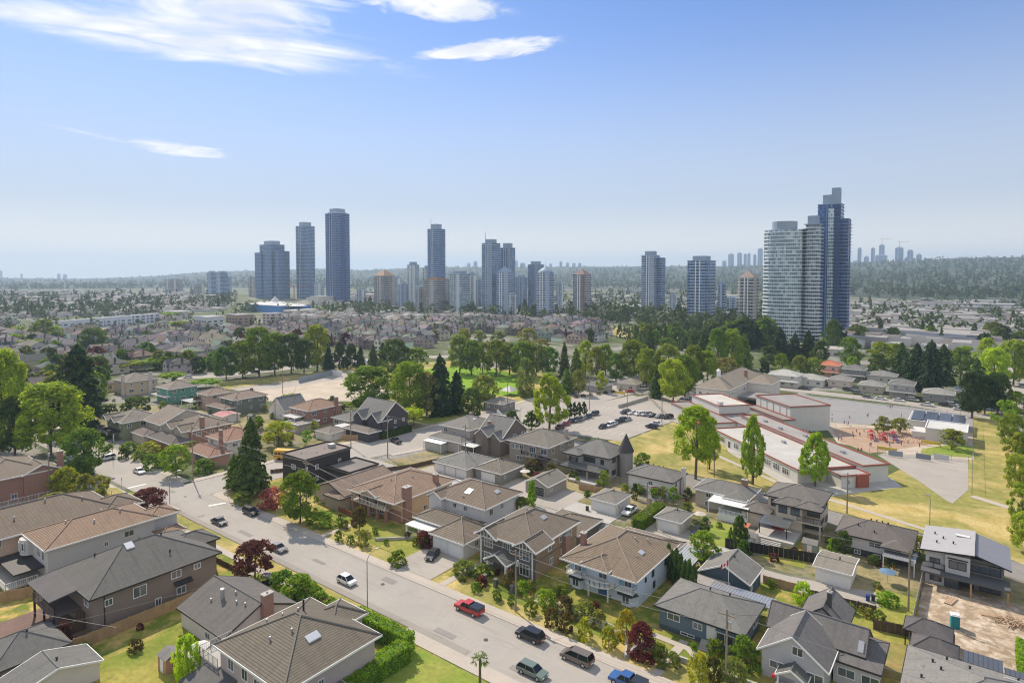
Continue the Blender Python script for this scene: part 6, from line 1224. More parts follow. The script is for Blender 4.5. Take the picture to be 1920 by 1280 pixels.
hedge(-87.6,-80.6,61.6,63.4,2.5,'hedge','tall clipped cypress hedge between the lamp and the taupe house, left section')
hedge(-79.4,-66.8,62.0,64.0,3.0,'hedge','tall clipped cypress hedge along the south sidewalk, corner section'); hedge(-67.6,-65.2,50.5,61.9,2.8,'hedge','tall clipped cypress hedge running back from the sidewalk beside the taupe house')
hedge(-94.5,-87.9,61.2,63.0,1.5,'olive','bleached olive hedge in front of the small bungalow'); hedge(-160,-144.5,160,163,.1,'mid','x') if 0 else None
hedge(-163.8,-161.2,140,154,2.2,'dark','dark clipped hedge round the corner of the black timbered house'); hedge(-60.8,-58.2,124.5,137,2.5,'fresh','tall clipped hedge between the white pickup and the cream garage'); hedge(5.5,12,104,118,2.6,'hedge','dark green hedge at the right picture edge beside the roof terrace')
hedge(-247,-236,83.5,84.7,1.0,'dark','low dark hedge in front of the green house'); hedge(-114,-108.5,89.3,91,1.4,'fresh','low clipped hedge along the red-brown fence') if 0 else None
hedge(-44.5,-41,120.8,123,.5,'mid','low weedy hedge strip beside the lane') 
# far trees: copies without parts
SIMPLE={}
def simpletree(kind,var):
    key=(kind,var)
    if key in SIMPLE: return SIMPLE[key]
    rng=np.random.default_rng(900+var*7+len(kind)); n=260
    th=rng.uniform(0,6.28,n); h=rng.uniform(.05,1,n)**(1 if kind=='round' else 1.3); r=prof('round' if kind=='round' else 'cone',h)*(1+.2*np.sin(3*th+var))*rng.uniform(.75,1.05,n)
    P=np.stack([r*np.cos(th),r*np.sin(th),h],1); Q=P-np.array([0,0,.35]); Q/=np.linalg.norm(Q,axis=1,keepdims=True); me=leafcloud(P,Q,.17 if kind=='round' else .13,rng,'far_tree',.35); me.materials.append(m_leaf if kind=='round' else m_needle); SIMPLE[key]=me; return me
# ---------------------------------------------------------------- the town beyond
def inpoly(p,poly):
    x,y=p; c=False; j=len(poly)-1
    for i in range(len(poly)):
        if (poly[i][1]>y)!=(poly[j][1]>y) and x<(poly[j][0]-poly[i][0])*(y-poly[i][1])/(poly[j][1]-poly[i][1])+poly[i][0]: c=not c
        j=i
    return c
ZW=[(-60,572),(60,566),(200,560),(330,556),(440,566),(480,586),(560,590),(700,590),(860,592),(1000,596),(1060,602),(1130,612),(1150,640),(1060,648),(1000,636),(900,626),(855,630),(800,650),(760,660),(700,655),(640,650),(560,650),(420,672),(400,700),(330,706),(300,690),(210,700),(170,760),(60,760),(-60,790)]
EXC=[[(330,586),(520,582),(520,622),(330,622)],[(20,598),(300,590),(300,622),(20,626)],[(420,566),(570,566),(570,590),(420,590)],[(640,555),(720,555),(720,590),(640,590)]]
cand=[]
rr=random.Random(5)
ROW=[-1]
y=95.0; ri=0
while y<1250:
    x=-1500.0+rr.uniform(0,6); k=0
    while x<-120:
        w=rr.uniform(12,16)
        p=proj(x,y,0)
        if -80<p[0]<1300 and inpoly(p,ZW) and not any(inpoly(p,e) for e in EXC) and rr.random()>.07:
            k+=1; cand.append((x,y,ri,k))
        x+=w+rr.uniform(1,4)
        if int(x/190)!=int((x-w-4)/190): x+=11
    y+=27 if ri%2 else 21; ri+=1
# generic house kinds, parts shared between the copies
m_roofo=obcol('shingle_roof',.92,.28,.5,5); m_pale=M('pale_stucco',(.5,.48,.44),.88,.1)
def genhouse(kind):
    w,d=11,14; parts=[]; wm=MB(); rm=MB(); wn=MB()
    def hip(x0,x1,y0,y1,z,p):
        hw=min(x1-x0,y1-y0)/2; zr=z+p*hw
        if x1-x0>=y1-y0: a=(x0+hw,(y0+y1)/2,zr);c=(x1-hw,(y0+y1)/2,zr); rm.poly([(x0,y0,z),(x1,y0,z),c,a]);rm.poly([(x1,y0,z),(x1,y1,z),c]);rm.poly([(x1,y1,z),(x0,y1,z),a,c]);rm.poly([(x0,y1,z),(x0,y0,z),a])
        else: a=((x0+x1)/2,y0+hw,zr);c=((x0+x1)/2,y1-hw,zr); rm.poly([(x0,y0,z),(x1,y0,z),a]);rm.poly([(x1,y0,z),(x1,y1,z),c,a]);rm.poly([(x1,y1,z),(x0,y1,z),c]);rm.poly([(x0,y1,z),(x0,y0,z),a,c])
        rm.box(x0,x1,y0,y1,z-.2,z-.002)
    def gab(x0,x1,y0,y1,z,p):
        hw=(x1-x0)/2; zr=z+p*hw; m=(x0+x1)/2; rm.poly([(x0,y0,z),(m,y0,zr),(m,y1,zr),(x0,y1,z)][::-1]); rm.poly([(m,y0,zr),(x1,y0,z),(x1,y1,z),(m,y1,zr)]); wm.poly([(x0+.4,y0+.3,z),(x1-.4,y0+.3,z),(m,y0+.3,zr-.15)]); wm.poly([(x1-.4,y1-.3,z),(x0+.4,y1-.3,z),(m,y1-.3,zr-.15)])
    if kind==0: wm.box(-w/2,w/2,-d/2,d/2,0,5.4); hip(-w/2-.5,w/2+.5,-d/2-.5,d/2+.5,5.4,.36); wm.box(-w/2+.6,0,-d/2-2,-d/2,0,2.7); rm.box(-w/2,.6,-d/2-2.4,-d/2,2.702,2.9); H2=5.4
    elif kind==1: wm.box(-w/2,w/2,-d/2,d/2,0,5.2); hip(-w/2-.4,w/2+.4,-d/2-.4,d/2+.4,5.2,.4); gab(-w/2-.3,.2,-d/2-1.4,-d/2+4,5.0,.75); wm.box(-w/2,-.1,-d/2-1.1,-d/2,0,5.0); gab(.6,w/2+.2,-d/2-.9,-d/2+4,4.6,.7); H2=5.2
    elif kind==2: wm.box(-w/2,w/2,-d/2+1,d/2-1,0,3.3); hip(-w/2-.6,w/2+.6,-d/2+.5,d/2-.5,3.3,.4); H2=3.3
    elif kind==3: wm.box(-w/2,w/2,-d/2,d/2,0,5.3); gab(-w/2-.4,w/2+.4,-d/2-.4,d/2+.4,5.3,.45); wm.box(-w/2,w/2,-d/2-2.4,-d/2,0,2.3); rm.box(-w/2-.3,w/2+.3,-d/2-2.7,-d/2,2.302,2.5); H2=5.3
    if kind!=2:
        rm.box(w/2-2.4,w/2-1.5,-1,0,H2,H2+3) if kind in(1,3) else None
    r0=empty('house',(0,0,0)); wo=wm.build('wall',m_wallobj,r0); ro=rm.build('roof',m_roofo,r0); kids=[(wo,[]),(ro,[])]
    fz=[.9,3.5] if H2>4 else [1.1]
    for z in fz:
        for s in (-3.4,0,3.4):
            f=MB(); f.box(s-.85,s+.85,-d/2-.08 if kind!=2 else -d/2+.92,-d/2 if kind!=2 else -d/2+1,z,z+1.3)
            if kind in(1,) and s<1: 
                f=MB(); f.box(s-.85,s+.85,-d/2-1.18,-d/2-1.1,z,z+1.3)
            if kind==3 and z<2: f=MB(); f.box(s-.85,s+.85,-d/2-2.48,-d/2-2.4,z,z+1.0)
            kids.append((f.build('window',m_glass,r0),[]))
        for s in (-3.5,2.5):
            f=MB(); f.box(w/2,w/2+.08,s-.8,s+.8,z,z+1.1); kids.append((f.build('window',m_glass,r0),[]))
    return r0,kids
gen=[genhouse(k) for k in range(4)]
WC=[((.68,.67,.64),'white'),((.62,.60,.56),'white'),((.66,.64,.6),'white'),((.42,.38,.31),'beige'),((.30,.30,.30),'grey'),((.5,.43,.36),'cream'),((.22,.25,.29),'slate blue'),((.17,.15,.14),'dark brown'),((.40,.41,.42),'pale grey'),((.33,.30,.25),'taupe')]
RC=[((.115,.11,.108),'dark grey'),((.17,.162,.155),'grey'),((.165,.138,.12),'brown'),((.21,.195,.18),'pale brown'),((.085,.08,.08),'charcoal')]
KN=['hip-roofed house','twin-gabled house','low bungalow','gabled house']
cand.sort(key=lambda c:depth(c[0],c[1]))
def ordn(n): return ordw[(n-1)%59]
used_rows={}
NI=290
for i,(x,y,r_,k) in enumerate(cand[:NI]):
    kd=rr.choice((0,1,1,1,2,3,3)); wc=rr.choice(WC); rc=rr.choice(RC); s=rr.uniform(.86,1.05)
    rows=used_rows.setdefault(r_,len(used_rows)+1)
    place(gen[kd][0],gen[kd][1],(x,y,0),rr.choice((0,0,0,math.pi/2,math.pi)) if kd!=1 else 0,(s*1.04,s*rr.uniform(.85,1),rr.uniform(1.12,1.3)),
      '%s %s with %s roof, %s in %s row beyond park road'%(wc[1],KN[kd],rc[1],ordn(k),ordn(rows)),'house','houses of the suburb beyond the park road',{'wall':tuple(v*rr.uniform(.85,1.1) for v in wc[0]),'roof':tuple(v*rr.uniform(.85,1.15) for v in rc[0])})

for o,k in gen:
    for c,_ in k: bpy.data.objects.remove(c)
    bpy.data.objects.remove(o)
# remaining, more distant roofs as one mass
V=[];F=[];MI=[]
mats=[M('distant_wall',(.54,.52,.5),.9,.1),M('distant_wall',(.3,.28,.26),.9,.1),M('distant_roof',(.17,.162,.158),.9,.2),M('distant_roof',(.15,.135,.125),.9,.2),M('distant_roof',(.30,.29,.28),.9,.2)]
def massbox(x,y,w,d,h,rh,wi,ri_):
    n=len(V); V.extend([(x-w/2,y-d/2,0),(x+w/2,y-d/2,0),(x+w/2,y+d/2,0),(x-w/2,y+d/2,0),(x-w/2,y-d/2,h),(x+w/2,y-d/2,h),(x+w/2,y+d/2,h),(x-w/2,y+d/2,h),(x-w*.1,y,h+rh),(x+w*.1,y,h+rh)])
    for q,m in (((0,1,5,4),wi),((1,2,6,5),wi),((2,3,7,6),wi),((3,0,4,7),wi),((4,5,9,8),ri_),((5,6,9),ri_),((6,7,8,9),ri_),((7,4,8),ri_)): F.append(tuple(n+i for i in q)); MI.append(m)
for x,y,_,_ in cand[NI:]: massbox(x,y,rr.uniform(10,13),rr.uniform(11,15),rr.choice((3.2,5.2,5.2)),rr.uniform(1.4,2.4),rr.choice((0,0,1)),rr.choice((2,2,3,4)))
ZE=[([(650,540),(1200,538),(1330,552),(1440,560),(1440,600),(1250,604),(1000,584),(720,590),(560,566)],.35),([(1600,572),(1930,566),(1960,680),(1860,668),(1700,640),(1600,652)],.9),([(-60,548),(420,545),(430,562),(-60,572)],.5)]
for poly,dn in ZE:
    xs=[p[0] for p in poly]; ys=[p[1] for p in poly]
    for i in range(900):
        px,py=rr.uniform(min(xs),max(xs)),rr.uniform(min(ys),max(ys))
        if not inpoly((px,py),poly) or rr.random()>dn: continue
        x,y=g(px,py)
        if depth(x,y)>3200: continue
        big=rr.random()<.3; massbox(x,y,rr.uniform(20,45) if big else rr.uniform(9,14),rr.uniform(16,30) if big else rr.uniform(9,14),rr.uniform(5,9) if big else 5,.2 if big else 2,rr.choice((0,0,1)),rr.choice((2,4,4,3)))
me=bpy.data.meshes.new('distant_houses'); me.from_pydata(V,[],F)
for m in mats: me.materials.append(m)
me.polygons.foreach_set('material_index',MI); o=bpy.data.objects.new('distant_houses',me); COL.objects.link(o); tag(o,'mass of small roofs stretching toward the horizon','houses',kind='stuff')
# trees of the suburb: individuals near, a mass beyond
tc=[]
def scat(poly,n,cols,kinds,hh,exc=()):
    xs=[p[0] for p in poly]; ys=[p[1] for p in poly]; c=0; tr=0
    while c<n and tr<n*30:
        tr+=1; px,py=rr.uniform(min(xs),max(xs)),rr.uniform(min(ys),max(ys))
        if inpoly((px,py),poly):
            x,y=g(px,py)
            if depth(x,y)>6000: continue
            c+=1; tc.append((x,y,rr.uniform(*hh),rr.choice(kinds),rr.choice(cols),px,py))
scat(ZW,430,['mid','dark','fresh','fresh','olive','purple','mid','dark'],['round','round','round','cone'],(5,11))
scat([(-40,556),(300,548),(440,556),(440,574),(330,590),(-40,600)],330,['dark','deep','mid'],['round','cone'],(9,18))
scat([(430,585),(700,572),(860,575),(1060,585),(1140,590),(1150,600),(1060,606),(860,596),(560,592)],170,['mid','dark','fresh','olive','deep'],['round','round','cone'],(9,17))
scat([(1060,588),(1200,588),(1290,600),(1440,615),(1440,660),(1340,650),(1290,632),(1180,612),(1060,604)],170,['mid','dark','deep','dark'],['round','round','cone'],(11,20))
scat([(1140,618),(1300,632),(1300,660),(1180,650)],34,['mid','dark','fresh'],['round','cone'],(7,15))
scat([(1540,570),(1960,560),(1960,670),(1860,665),(1700,640),(1560,650)],290,['mid','dark','deep','mid'],['round','cone','round'],(7,15))
scat([(650,536),(1290,536),(1440,552),(1440,600),(1290,600),(1060,578),(650,556)],520,['mid','dark','deep','grey'],['round','cone'],(9,16))
scat([(1350,560),(1440,560),(1440,620),(1350,610)],60,['mid','dark'],['round'],(9,16))
tc.sort(key=lambda c:depth(c[0],c[1]))
NT=260; cn={}
for i,(x,y,h,kd,col,px,py) in enumerate(tc[:NT]):
    c=tuple(v*rr.uniform(.85,1.2) for v in GR[col]); o=linkmesh('conifer_tree' if kd=='cone' else 'broadleaf_tree',simpletree(kd,rr.randrange(3)),None,(x,y,0),c); w=h*(.45 if kd=='cone' else rr.uniform(.8,1.1)); o.scale=(w,w,h*1.1); o.rotation_euler=(0,0,rr.uniform(0,6.28))
    kk=(col,kd,near(px)); cn[kk]=cn.get(kk,0)+1
    tag(o,'%s %s tree %s, %s from the viewer'%({'mid':'green','dark':'dark green','fresh':'light green','olive':'olive','purple':'purple-leaved','deep':'very dark','grey':'grey-green'}[col],'pointed' if kd=='cone' else 'rounded',near(px),ordw[(cn[kk]-1)%59]),'tree','garden trees of the suburb')
Vs=[];nl=0;Cs=[]
rng=np.random.default_rng(3)
far=tc[NT:]
n_per=34; Pall=[];Qall=[];Sz=[]
# forest on the hill fronts
for i in range(5200):
    px=rr.uniform(-60,1980); D=lerp(RDIST,px); r0=lerp(RBEG,px); t=rr.random()**1.3*.9+.02; r_=r0+(D-r0)*t
    if r_>4300 and rr.random()<.5: continue
    d=ray(px,510); L=math.hypot(d[0],d[1]); x,y=d[0]/L*r_,d[1]/L*r_; far.append((x,y,rr.uniform(11,20),rr.choice(('round','cone')),'dark',hill_z(px,r_)+3,None))
for f in far:
    x,y,h,kd=f[:4]; z0=f[5] if f[6] is None else 0; m=30 if f[6] is not None else 14
    th=rng.uniform(0,6.28,m); hh=rng.uniform(.05,1,m); r_=prof('round' if kd=='round' else 'cone',hh)*h*(.95 if kd=='round' else .5)
    P=np.stack([x+r_*np.cos(th),y+r_*np.sin(th),z0+hh*h],1); Q=np.stack([np.cos(th),np.sin(th),hh],1); Q/=np.linalg.norm(Q,axis=1,keepdims=True); Pall.append(P);Qall.append(Q);Sz.append(np.full(m,h*(.2 if f[6] is not None else .32)))
P=np.concatenate(Pall);Q=np.concatenate(Qall);S=np.concatenate(Sz)
me=leafcloud(P,Q,S[:,None],rng,'distant_trees',.3); me.materials.append(m_needle); o=bpy.data.objects.new('distant_trees',me); COL.objects.link(o); o.color=(.07,.10,.045,1); tag(o,'far-off trees and woods covering the valley and slopes','trees',kind='stuff')
print('houses',len(cand),'trees',len(tc))
# ---------------------------------------------------------------- vehicles
m_cglass=glassmat('car_glass',(.02,.023,.026),.1,.45); m_lampw=M('lamp_lens',(.75,.75,.72),.3,.03); m_lampr=M('tail_lens',(.4,.02,.02),.35,.03)
CT={ # body outline (x,z) hood..tail, cabin base/top, width, wheelbase, radius
'sedan':dict(L=4.6,W=1.8,body=[(0,.35),(0,.62),(.1,.74),(1.15,.88),(3.75,.92),(4.5,.86),(4.6,.6),(4.6,.35)],cab=[(1.1,.86),(1.85,1.4),(3.1,1.42),(3.95,.90)],wb=(.85,3.6),r=.33),
'hatch':dict(L=4.1,W=1.75,body=[(0,.35),(0,.64),(.12,.78),(1.0,.92),(3.9,.98),(4.1,.8),(4.1,.35)],cab=[(.85,.9),(1.6,1.5),(3.3,1.52),(4.0,.96)],wb=(.8,3.3),r=.32),
'suv':dict(L=4.7,W=1.9,body=[(0,.42),(0,.75),(.1,.9),(1.15,1.04),(4.6,1.06),(4.7,.9),(4.7,.42)],cab=[(1.05,1.02),(1.75,1.68),(4.2,1.70),(4.6,1.05)],wb=(.9,3.7),r=.38),
'wagon':dict(L=4.6,W=1.8,body=[(0,.38),(0,.66),(.1,.8),(1.15,.93),(4.5,.96),(4.6,.8),(4.6,.38)],cab=[(1.1,.92),(1.8,1.48),(4.05,1.5),(4.5,.95)],wb=(.85,3.6),r=.34),
'minivan':dict(L=5.0,W=1.95,body=[(0,.38),(0,.7),(.1,.86),(.9,1.02),(4.9,1.04),(5.0,.85),(5.0,.38)],cab=[(.7,.98),(1.75,1.70),(4.65,1.74),(4.93,1.03)],wb=(.9,4.0),r=.36),
'pickup':dict(L=5.4,W=1.95,body=[(0,.5),(0,.85),(.1,1.0),(1.4,1.1),(5.3,1.12),(5.4,1.0),(5.4,.5)],cab=[(1.35,1.08),(1.9,1.72),(3.2,1.74),(3.5,1.10)],wb=(.95,4.3),r=.40),
'van':dict(L=5.4,W=2.0,body=[(0,.45),(0,.8),(.15,1.0),(1.0,1.2),(5.35,1.2),(5.4,.9),(5.4,.45)],cab=[(.8,1.15),(1.6,2.05),(5.2,2.1),(5.38,1.2)],wb=(.9,4.3),r=.37)}
def carproto(ty,canopy=False):
    s=CT[ty]; L,W=s['L'],s['W']; root=empty('parked_car',(0,0,-500)); hx=L/2; kids=[]
    b=MB(); pts=s['body']; k=len(b.v)
    secs=[(-W/2,.0,.96),(-W/2+.09,.10,1.0),(W/2-.09,.10,1.0),(W/2,.0,.96)]
    n=len(pts)
    for yy,_,sc in secs:
        for x,z in pts: b.v.append(((x-hx)*(.975 if abs(yy)>W/2-.05 else 1),yy,z if abs(yy)<W/2-.05 else z*.93+.02))
    for i in range(3):
        for j in range(n):
            q=(j+1)%n; b.f.append((k+i*n+j,k+(i+1)*n+j,k+(i+1)*n+q,k+i*n+q)); b.m.append(0); b.uv.append(None)
    b.f.append(tuple(k+j for j in range(n))); b.m.append(0); b.uv.append(None); b.f.append(tuple(k+3*n+j for j in reversed(range(n)))); b.m.append(0); b.uv.append(None)
    # roof panel
    (a0,z0),(a1,z1),(a2,z2),(a3,z3)=s['cab']; wi=W/2-.06; wt=W/2-.26
    b.poly([(a1-hx,-wt,z1),(a2-hx,-wt,z2),(a2-hx,wt,z2),(a1-hx,wt,z1)])
    b.box(a1-hx,a2-hx,-wt-.01,wt+.01,z1-.03,max(z1,z2)+.03)
    for sy in (-1,1):  # pillars
        for (xa,za),(xb,zb) in (((a0,z0),(a1,z1)),((a3,z3),(a2,z2)),(((a0*.45+a3*.55),z0),((a1+a2)/2,z1))): b.tube((xa-hx,sy*wi,za),(xb-hx,sy*wt,zb),.05,n=4)
    kids.append(b.build('body',m_paint,root,smooth=False))
    b=MB(); P=[(a0-hx,z0),(a1-hx,z1),(a2-hx,z2),(a3-hx,z3)]
    A=[(P[0][0],-wi,P[0][1]),(P[1][0],-wt,P[1][1]),(P[2][0],-wt,P[2][1]),(P[3][0],-wi,P[3][1])]; B=[(x,-y,z) for x,y,z in A]
    b.poly(A[::-1]); b.poly(B); b.poly([A[0],A[1],B[1],B[0]]); b.poly([A[2],A[3],B[3],B[2]]); kids.append(b.build('windows',m_cglass,root))
    if ty=='pickup':
        b=MB()
        if canopy: b.prism([(3.45-hx,-W/2+.08),(5.35-hx,-W/2+.08),(5.35-hx,W/2-.08),(3.45-hx,W/2-.08)],1.13,1.62); kids.append(b.build('canopy',m_cglass,root))
        else: b.box(3.65-hx,5.25-hx,-W/2+.2,W/2-.2,1.121,1.14); kids.append(b.build('bed',m_black,root))
    for wx in s['wb']:
        for sy in (-1,1):
            b=MB(); b.tube((wx-hx,sy*(W/2-.22),s['r']),(wx-hx,sy*(W/2+.01),s['r']),s['r'],n=14); w=b.build('wheel',m_rubber,root)
            c=MB(); c.tube((wx-hx,sy*(W/2-.1),s['r']),(wx-hx,sy*(W/2+.025),s['r']),s['r']*.6,n=10); c.build('rim',m_alloy,w); kids.append(w)
    for sy in (-1,1):
        b=MB(); y0,y1=sorted((sy*(W/2-.12),sy*(W/2-.5))); b.box(-hx-.02,-hx+.1,y0,y1,s['body'][1][1]-.12,s['body'][1][1]+.04); kids.append(b.build('headlight',m_lampw,root))
        b=MB(); zt=s['body'][-2][1]; b.box(hx-.08,hx+.02,y0,y1,zt-.1,zt+.06); kids.append(b.build('tail_light',m_lampr,root))
    b=MB(); b.box(hx-.05,hx+.03,-.26,.26,.5,.64); kids.append(b.build('licence_plate',m_lampw,root))
    return root,[(c,[x for x in c.children]) for c in kids]
PROTO={k:carproto(k) for k in CT}; PROTO['canopy_pickup']=carproto('pickup',True)
CC={'white':(.70,.70,.69),'black':(.012,.012,.014),'dark':(.03,.033,.038),'grey':(.16,.165,.17),'silver':(.42,.43,.44),'red':(.42,.025,.02),'blue':(.03,.10,.28),'bronze':(.14,.115,.09),'sage':(.13,.17,.14),'navy':(.02,.035,.08),'maroon':(.13,.02,.025)}
def car(ty,px,py,hd,col,lab,group=None,xy=None):
    x,y=xy or g(px,py,.7); r,k=PROTO[ty]; c=CC[col]
    o=place(r,k,(x,y,.03),rad(hd),(1,1,1),lab,{'pickup':'pickup truck','canopy_pickup':'pickup truck','van':'van','minivan':'minivan','suv':'car'}.get(ty,'car'),group,{'body':c}); return o
# front of the car is at -x; heading 180 = facing +X
for a in [('sedan',411,976,180,'black','black sedan driving down the main street toward the camera'),('suv',470,958,180,'black','black suv parked by the north kerb near the stop sign'),('sedan',521,1025,180,'grey','dark grey sedan parked behind the purple maple'),
 ('hatch',650,1086,180,'white','white hatchback with sunroof in the middle of the street'),('canopy_pickup',880,1139,0,'red','red pickup truck with a dark bed canopy at the north kerb'),('suv',994,1189,0,'black','black suv parked just below the red pickup'),('minivan',1082,1230,0,'bronze','bronze-grey minivan parked last before the blue pickup'),
 ('wagon',998,1255,180,'sage','sage green estate car driving along the south side'),('canopy_pickup',1178,1277,0,'blue','bright blue pickup at the bottom edge of the picture'),
 ('hatch',811,1039,110,'black','black hatchback parked on the double garage driveway'),('pickup',1181,957,90,'white','white pickup beside the white double garage'),('sedan',1306,993,100,'dark','dark sedan next to the small cream garage'),
 ('pickup',742,826,-15,'black','black pickup crossing on the side street'),('sedan',261,882,180,'white','white sedan waiting at the west arm of the crossing'),('suv',200,858,95,'white','white suv parked on the side street behind the dark tree'),('sedan',114,863,0,'white','white sedan under the bright maple'),('sedan',166,881,180,'silver','silver sedan half hidden by the street tree'),
 ('van',1282,751,0,'white','white van parked near the school hall'),('van',1205,728,60,'white','white box truck at the road end by the trees'),('sedan',1181,733,30,'red','red car on the road past the yellow barrier')]: car(*a)
row1=[(1050,800,'maroon','dark red'),(1060,794,'red','red'),(1071,789,'dark','dark'),(1082,787,'grey','grey'),(1092,783,'silver','silver'),(1103,780,'navy','navy'),(1115,775,'dark','dark wide')]
row2=[(1130,799,'black','black'),(1143,796,'white','white'),(1150,793,'white','white'),(1157,790,'dark','dark'),(1166,787,'black','black'),(1176,785,'silver','silver')]
row3=[(1173,772,'black','black'),(1186,773,'white','white'),(1199,775,'white','white'),(1212,776,'silver','silver'),(1224,778,'dark','dark'),(1237,780,'grey','grey'),(1252,781,'black','black')]
for nm,row,hd in (('lower left car park row',row1,90),('middle car park row',row2,90),('fenced top car park row',row3,60)):
    for i,(px,py,c,w) in enumerate(row): car(('sedan','hatch','suv')[(i+len(nm))%3],px,py,hd,c,'%s car, %s in the %s'%(w,ordw[i],nm),'cars in the school car park')
car('suv',1222,799,0,'black','black car parked alone at the edge of the school lawn'); car('sedan',1230,793,0,'white','white car parked just behind the lone black one')
for i,(px,py,c,t) in enumerate([(1510,728,'dark','sedan'),(1608,736,'grey','suv'),(1627,743,'grey','sedan'),(1652,746,'white','sedan'),(1685,749,'white','sedan'),(1712,749,'silver','suv'),(1738,758,'white','pickup'),(1771,758,'black','sedan'),(1785,758,'silver','suv'),(1799,766,'white','sedan'),(1848,765,'white','sedan'),(1590,730,'dark','suv')]): car(t,px,py,172,c,'%s %s parked on the street behind the play court, %s along it'%(c,{'sedan':'sedan','suv':'suv','pickup':'pickup'}[t],ordw[i]),'cars along the street behind the play court')
for i,(px,py,c) in enumerate([(413,702,'dark'),(431,700,'dark'),(455,698,'black'),(478,697,'dark'),(497,692,'black'),(513,691,'dark'),(681,676,'white'),(693,677,'silver'),(703,674,'white'),(560,687,'grey'),(590,684,'white'),(352,706,'white'),(735,671,'white'),(760,670,'dark')]): car(('sedan','suv')[i%2],px,py,65,c,'%s car parked along the park road, %s from its west end'%(c,ordw[i]),'cars along the park road')
for i,(px,py,c) in enumerate([(1909,716,'white'),(1917,723,'silver'),(1910,792,'dark'),(1898,706,'black'),(1893,699,'white')]): car(('sedan','suv')[i%2],px,py,100,c,'%s car on the wide street at the right picture edge, %s of them'%(c,ordw[i]),'cars on the east street')
for i in range(16):
    t=i/15; px=1612+66*t; py=632-56*t; car(('sedan','suv','van')[i%3],px+(2 if i%2 else -2),py,60,('white','dark','silver','grey')[i%4],'tiny distant %s vehicle on the far road, %s from its near end'%(('white','dark','silver','grey')[i%4],ordw[i]),'traffic on the far road')
for r,k in PROTO.values():
    for c,gg in k:
        for q in gg: bpy.data.objects.remove(q)
        bpy.data.objects.remove(c)
    bpy.data.objects.remove(r)
# school bus behind the fir
bx,by=g(548,862); root=empty('school_bus',(bx,by,0),rad(28),'yellow school bus partly hidden between the tall fir and the black block','bus'); YB=M('bus_yellow',(.62,.33,.02),.5,.06)
b=MB(); b.box(-5.5,4.2,-1.25,1.25,.6,3.0); b.box(4.2,5.6,-1.1,1.1,.6,1.7); b.box(-5.4,4.1,-1.1,1.1,3.0,3.15); b.build('body',YB,root)
b=MB(); 
for i in range(8): b.box(-5.1+i*1.1,-4.2+i*1.1,-1.28,1.28,1.8,2.5)
b.build('windows',m_cglass,root); b=MB(); b.box(-5.5,4.2,-1.29,1.29,1.35,1.45); b.build('stripe',m_black,root)
for wx in (-3.6,3.9):
    for sy in (-1,1): b=MB(); b.tube((wx,sy*1.0,.48),(wx,sy*1.28,.48),.48,n=12); b.build('wheel',m_rubber,root)
# ---------------------------------------------------------------- poles, lamps, wires
POLES=[(575,980,862,'n'),(967,1146,1031,'n'),(1361,1292,1141,'n'),(362,901,794,'n'),(1213,986,904,'l'),(1703,1146,1030,'l'),(1588,963,886,'s'),(658,838,761,'w'),(727,858,776,'w'),(873,878,796,'l'),(952,783,711,'p'),(895,782,717,'p'),(1105,769,701,'p'),(1176,766,736,'p'),(1241,793,742,'p'),(1204,742,692,'p'),(93,928,836,'w'),(530,738,690,'p'),(1339,894,836,'s'),(1176,792,762,'p'),(1798,1000,1000,'x'),(410,832,790,'w'),(445,790,742,'w'),(516,790,748,'w')]
PL={'n':'on the north boulevard of the main street','l':'beside the back lane','s':'on the second street below the school','w':'in the block around the crossing','p':'around the park and car park'}
pp={}; cnt={}
def xarm(b,h,w=1.2): b.box(-w,w,-.06,.06,h-.9,h-.75)
for px,yb,yt,kd in POLES:
    if kd=='x': continue
    x,y=g(px,yb); h=hgt(x,y,yt); h=min(h,15.5); cnt[kd]=cnt.get(kd,0)+1
    root=empty('utility_pole',(x,y,0),0,'wooden utility pole %s, %s of them'%(PL[kd],ordw[cnt[kd]-1]),'utility pole','wooden utility poles'); b=MB(); b.tube((0,0,0),(0,0,h),.17,.12,8); b.build('pole',m_pole,root)
    if kd in 'nlsw': b=MB(); xarm(b,h); b.build('crossarm',m_pole,root); b=MB(); b.tube((.35,0,h-2.6),(.35,0,h-1.7),.24,n=8); b.build('transformer',m_metal,root)
    pp[(px,yb)]=(x,y,h)
def wire(a,b_,lab,dz=0,sag=1.0):
    pts=[]
    for i in range(13):
        t=i/12; pts.append((a[0]+(b_[0]-a[0])*t,a[1]+(b_[1]-a[1])*t,a[2]+(b_[2]-a[2])*t-sag*4*t*(1-t)+dz))
    b=MB(); b.path(pts,.032,3); o=b.build('overhead_wire',M('wire',(.16,.16,.16),.6,.05)); tag(o,lab,'wire','overhead wires')
P_=[pp[k] for k in ((362,901),(575,980),(967,1146),(1361,1292))]
nm=['from the crossing pole to the boulevard pole','from the boulevard pole to the one beside the timbered house','from the timbered house pole to the slate bungalow pole']
for i in range(3):
    for q,dz in (('upper',-.3),('lower',-2.2)): wire(P_[i],P_[i+1],'%s overhead wire %s'%(q,nm[i]),dz)
wire(P_[3],(20,84,12),'overhead wire leaving the bottom right pole',-.3); wire(pp[(1213,986)],pp[(1703,1146)],'overhead wire following the back lane to the construction site',-.3,1.4); wire(pp[(873,878)],pp[(1213,986)],'overhead wire along the back lane from the tile garage',-.3,1.4)
wire(P_[2],(-47,100,7.2),'service wire from the timbered house pole to the balcony house',-.6,.3); wire(P_[1],(-104,95,6.5),'service wire from the boulevard pole to the arched balcony house',-.6,.3); wire(P_[0],(-190,100,6),'service wire from the crossing pole to the split-level house',-.6,.3)
